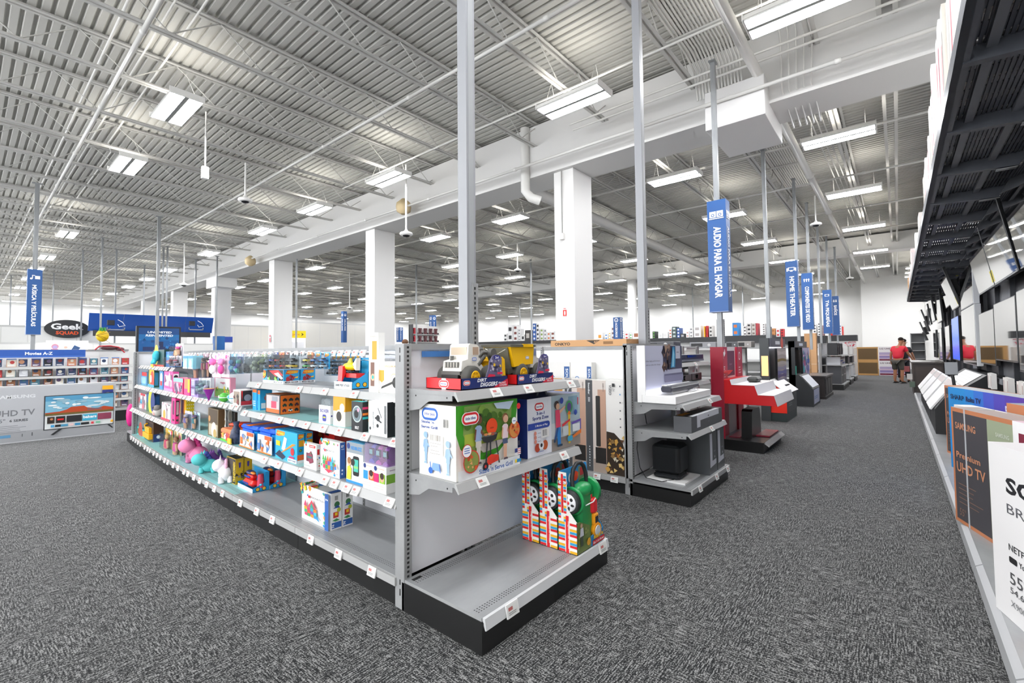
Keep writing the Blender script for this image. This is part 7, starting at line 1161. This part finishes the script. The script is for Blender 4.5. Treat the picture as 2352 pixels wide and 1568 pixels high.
goods(22, z, [(1372, 1384, 764, W_, '#d8922a', 'white box with an orange band'), (1389, 1396, 766, W_, '#3a78b8', 'white box with a blue print'), (1398, 1403, 763, W_, '#e0b42a', 'white box with a yellow print'), (1404, 1414, 750, '#d8d4d2', '#6a4a44', 'tall pale box with a brown print'), (1429, 1434, 758, W_, G_, 'slim white box'), (1435, 1444, 764, W_, '#c83a3a', 'white box with a red dot'), (1446, 1452, 766, W_, '#4aa84a', 'white box with a green label'), (1453, 1470, 760, W_, '#a86a4a', 'wide white box with a brown print'), (1472, 1479, 765, '#8a7f78', '#5a504a', 'grey brown box'), (1499, 1505, 761, '#2f3a34', '#6aa84a', 'dark box with a green foot'), (1512, 1522, 765, W_, '#dcdcda', 'plain white box'), (1523, 1534, 762, W_, '#e2e0de', 'plain white box beside its twin'), (1537, 1543, 755, W_, '#c85a3a', 'white box with a red side'), (1544, 1554, 750, '#4a5a58', '#c9d4d0', 'dark picture box'), (1555, 1562, 753, '#3a5a9a', '#e8e8ec', 'blue and white box'), (1563, 1573, 766, '#3a3a3e', '#b8b8ba', 'low black box'), (1576, 1583, 760, W_, '#d8a8a0', 'white box with a pink print'), (1584, 1592, 752, W_, '#8a8a8c', 'tall white box'), (1594, 1610, 748, W_, '#b8b0ae', 'tall white stack'), (1617, 1620, 749, '#e8b01c', '#e8b01c', 'slim yellow box'), (1622, 1626, 748, '#d8242c', '#7a1a1e', 'slim red box'), (1629, 1637, 748, '#d4d0cc', '#4a4644', 'grey box with dark figures')], 'the far middle shelf', 'boxes on the far middle shelf')
z = stock(20, 1665, 1772, 787, 770, 'black-fronted stock shelf right of the home audio sign post', None)
goods(20, z, [(1683, 1697, 741, '#2a8ad0', '#e07a3a', 'tall bright blue box with an orange fish shape'), (1708, 1715, 748, W_, '#5a504e', 'white box with a brown print'), (1716, 1726, 742, '#d8d4d0', '#2a2628', 'grey box with a black picture'), (1727, 1736, 742, '#d0cac4', '#8a7a70', 'tall grey box'), (1737, 1741, 742, '#c8404a', '#a82a3a', 'slim red box'), (1752, 1758, 743, W_, '#6a5a58', 'white box by the grey post')], 'the far right shelf', 'boxes on the far right shelf')
z = stock(27, 1780, 1898, 789, 772, 'black-fronted stock shelf behind the home theater sign', None)
goods(27, z, [(1772, 1781, 754, '#c98a52', '#a86a3a', 'small brown carton'), (1783, 1792, 755, '#e8e4e4', '#d83a44', 'white box with a red label'), (1794, 1800, 755, '#d81f2a', '#2a2a2c', 'red box'), (1868, 1876, 744, W_, K_, 'tall white box with black dots'), (1879, 1886, 741, W_, K_, 'tall white box with black discs'), (1889, 1893, 747, '#6a2a2e', '#d8d8d8', 'slim dark red box'), (1926, 1934, 746, W_, '#3a5a9a', 'white box by the restrooms sign')], 'the shelf behind the theater sign', 'boxes on the far theater shelf')
b = B(); b.box(0, .5, 0, .5, 0, .42, M('#ee2418', .45)); tag(b.build('product_box', None, (27.2, 2.0, z + .002)), 'bright red carton at the end of the shelf behind the restrooms sign', 'box')
t = thing('stock_shelving', 'shelf end with a red and white printed strip beyond the restrooms sign', 'shelving', (27, 0, 0)); b = B(); b.box(0, .6, 1.45, 2.55, z - .28, z, M('#333436', .5)); b.build('black_fascia', t); b = B(); b.box(.1, .14, 1.5, 2.55, z - .62, z - .3, M('#f0eeee', .5)); a = b.art('l', .1, .14, 1.5, 2.55, z - .62, z - .3); confetti(a, .6, .1, .98, .95, ['#e03a52', '#f0a0ac', '#d8243c'], 34, .03); confetti(a, .05, .2, .5, .8, ['#c9bcd8', '#9a9ac0'], 12, .02); b.build('printed_strip', t); b = B(); b.box(0, .6, 1.5, 2.55, 0, z - .64, M('#d8cfc6', .5)); b.build('body', t)
for k, (p0, p1, y0, y1, X, c, l) in enumerate(((1863, 1876, 765, 830, 18.5, '#d8a878', 'tall tan carton standing behind the video components sign post, nearer one'), (1848, 1860, 766, 800, 19.5, '#d0a070', 'tall tan carton standing behind the video components sign post, farther one'))):
    A, Q = atx(p0, y1, X), atx(p1, y1, X); b = B(); b.box(0, .3, 0, A.y - Q.y, 0, atx(p0, y0, X).z, M(c, .6)); a = b.art('l', 0, .3, 0, A.y - Q.y, 0, 1.5); a.rect(0, .6, 1, .61, '#e8d0b0'); tag(b.build('carton', None, (X, Q.y, 0)), l, 'box')
# receivers on top of the white rows, small notices on pillars
for k, (p0, p1, y0, y1, X, c, l) in enumerate(((1472, 1548, 784, 793, 7.25, '#4a4b50', 'dark receivers on the row right behind the backlit stand'), (1584, 1644, 782, 795, 10.4, '#8f9094', 'grey receiver with a silver front behind the small bay'), (1668, 1694, 783, 796, 10.42, '#55565a', 'dark grey receiver behind the red kiosk'), (1694, 1726, 782, 796, 10.42, '#a09c98', 'silver receiver behind the red kiosk'))):
    A, Q = atx(p0, y1, X), atx(p1, y1, X); h = max(.1, (A - atx(p0, y0, X)).length); b = B(); b.bbox(0, .3, 0, A.y - Q.y, 0, h, M(c, .4), .01); a = b.art('l', 0, .3, 0, A.y - Q.y, 0, h); a.rect(.06, .2, .5, .8, '#2a2a2c'); a.ell(.75, .5, .06, '#c9c9c9'); tag(b.build('receiver', None, (X, Q.y, 1.477)), l, 'receiver')
def notice(px, py, X, w, h, label, kind):
    p = atx(px, py, X); b = B(); b.box(0, .012, 0, w, 0, h, M('#f2eeee', .4)); a = b.art('l', 0, .012, 0, w, 0, h)
    if kind == 'fire': a.rect(.05, .03, .95, .72, '#e0302a'); a.text('FIRE', .2, .78, .14, '#e0302a', 2, 'l', .6); a.rr(.35, .25, .65, .6, '#f6f2f0'); a.poly([(.3, .28), (.5, .1), (.7, .28)], '#f6f2f0')
    else: a.rect(.1, .0, .9, .55, '#d8606c'); a.rect(.1, .7, .9, 1, '#d8606c')
    tag(b.build('wall_notice', None, (X - .013, p.y - w / 2, p.z - h / 2)), label, 'notice')
notice(1298, 716, 8.6, .11, .2, 'red extinguisher notice reading FIRE on the nearest broad pillar', 'fire')
notice(621, 777, 8.58, .14, .3, 'small red notice low on the third broad pillar', 'x')
t = thing('pillar_conduit', 'grey conduit ending in a switch box down the nearest broad pillar', 'conduit', (8.56, 5.66, 0)); b = B(); b.tube([(0, 0, 4.05), (0, 0, 5.48)], .014, M('#8f8f8c', .5), 8); b.build('tube', t); b = B(); b.bbox(-.04, .03, -.05, .05, 3.92, 4.06, M('#d8d6d2', .5), .01); b.build('switch_box', t)
for p, X, l in (((927, 476), 8.1, 'round tan speaker horn hanging before the second pillar'), ((575, 600), 8.1, 'round tan speaker horn hanging before the third pillar')):
    q = atx(*p, X); t = thing('speaker_horn', l, 'speaker', q); b = B(); b.lathe([(.05, .25), (.2, .12), (.22, 0), (.2, -.12), (.08, -.2)], M('#c9b48c', .6), n=14); b.build('horn_body', t); b = B(); b.tube([(0, 0, .2), (0, 0, 5.55 - q.z)], .01, M('#8a8a88', .5), 6); b.build('chain', t)
# ================================================================== light and view
w = bpy.data.worlds.new('daylight'); w.use_nodes = True; bpy.context.scene.world = w
w.node_tree.nodes['Background'].inputs[0].default_value = (.95, .97, 1, 1); w.node_tree.nodes['Background'].inputs[1].default_value = 2.6
s = bpy.context.scene
s.view_settings.view_transform = 'Standard'; s.view_settings.look = 'None'; s.view_settings.exposure = 0.84; s.view_settings.gamma = 1; s.view_settings.use_curve_mapping = False
cy = s.cycles; cy.max_bounces = 5; cy.diffuse_bounces = 3; cy.glossy_bounces = 3; cy.transmission_bounces = 2; cy.transparent_max_bounces = 10
cy.use_denoising = True; cy.use_adaptive_sampling = True; cy.adaptive_threshold = .1; cy.adaptive_min_samples = 16; cy.caustics_reflective = False; cy.caustics_refractive = False; cy.sample_clamp_indirect = 4
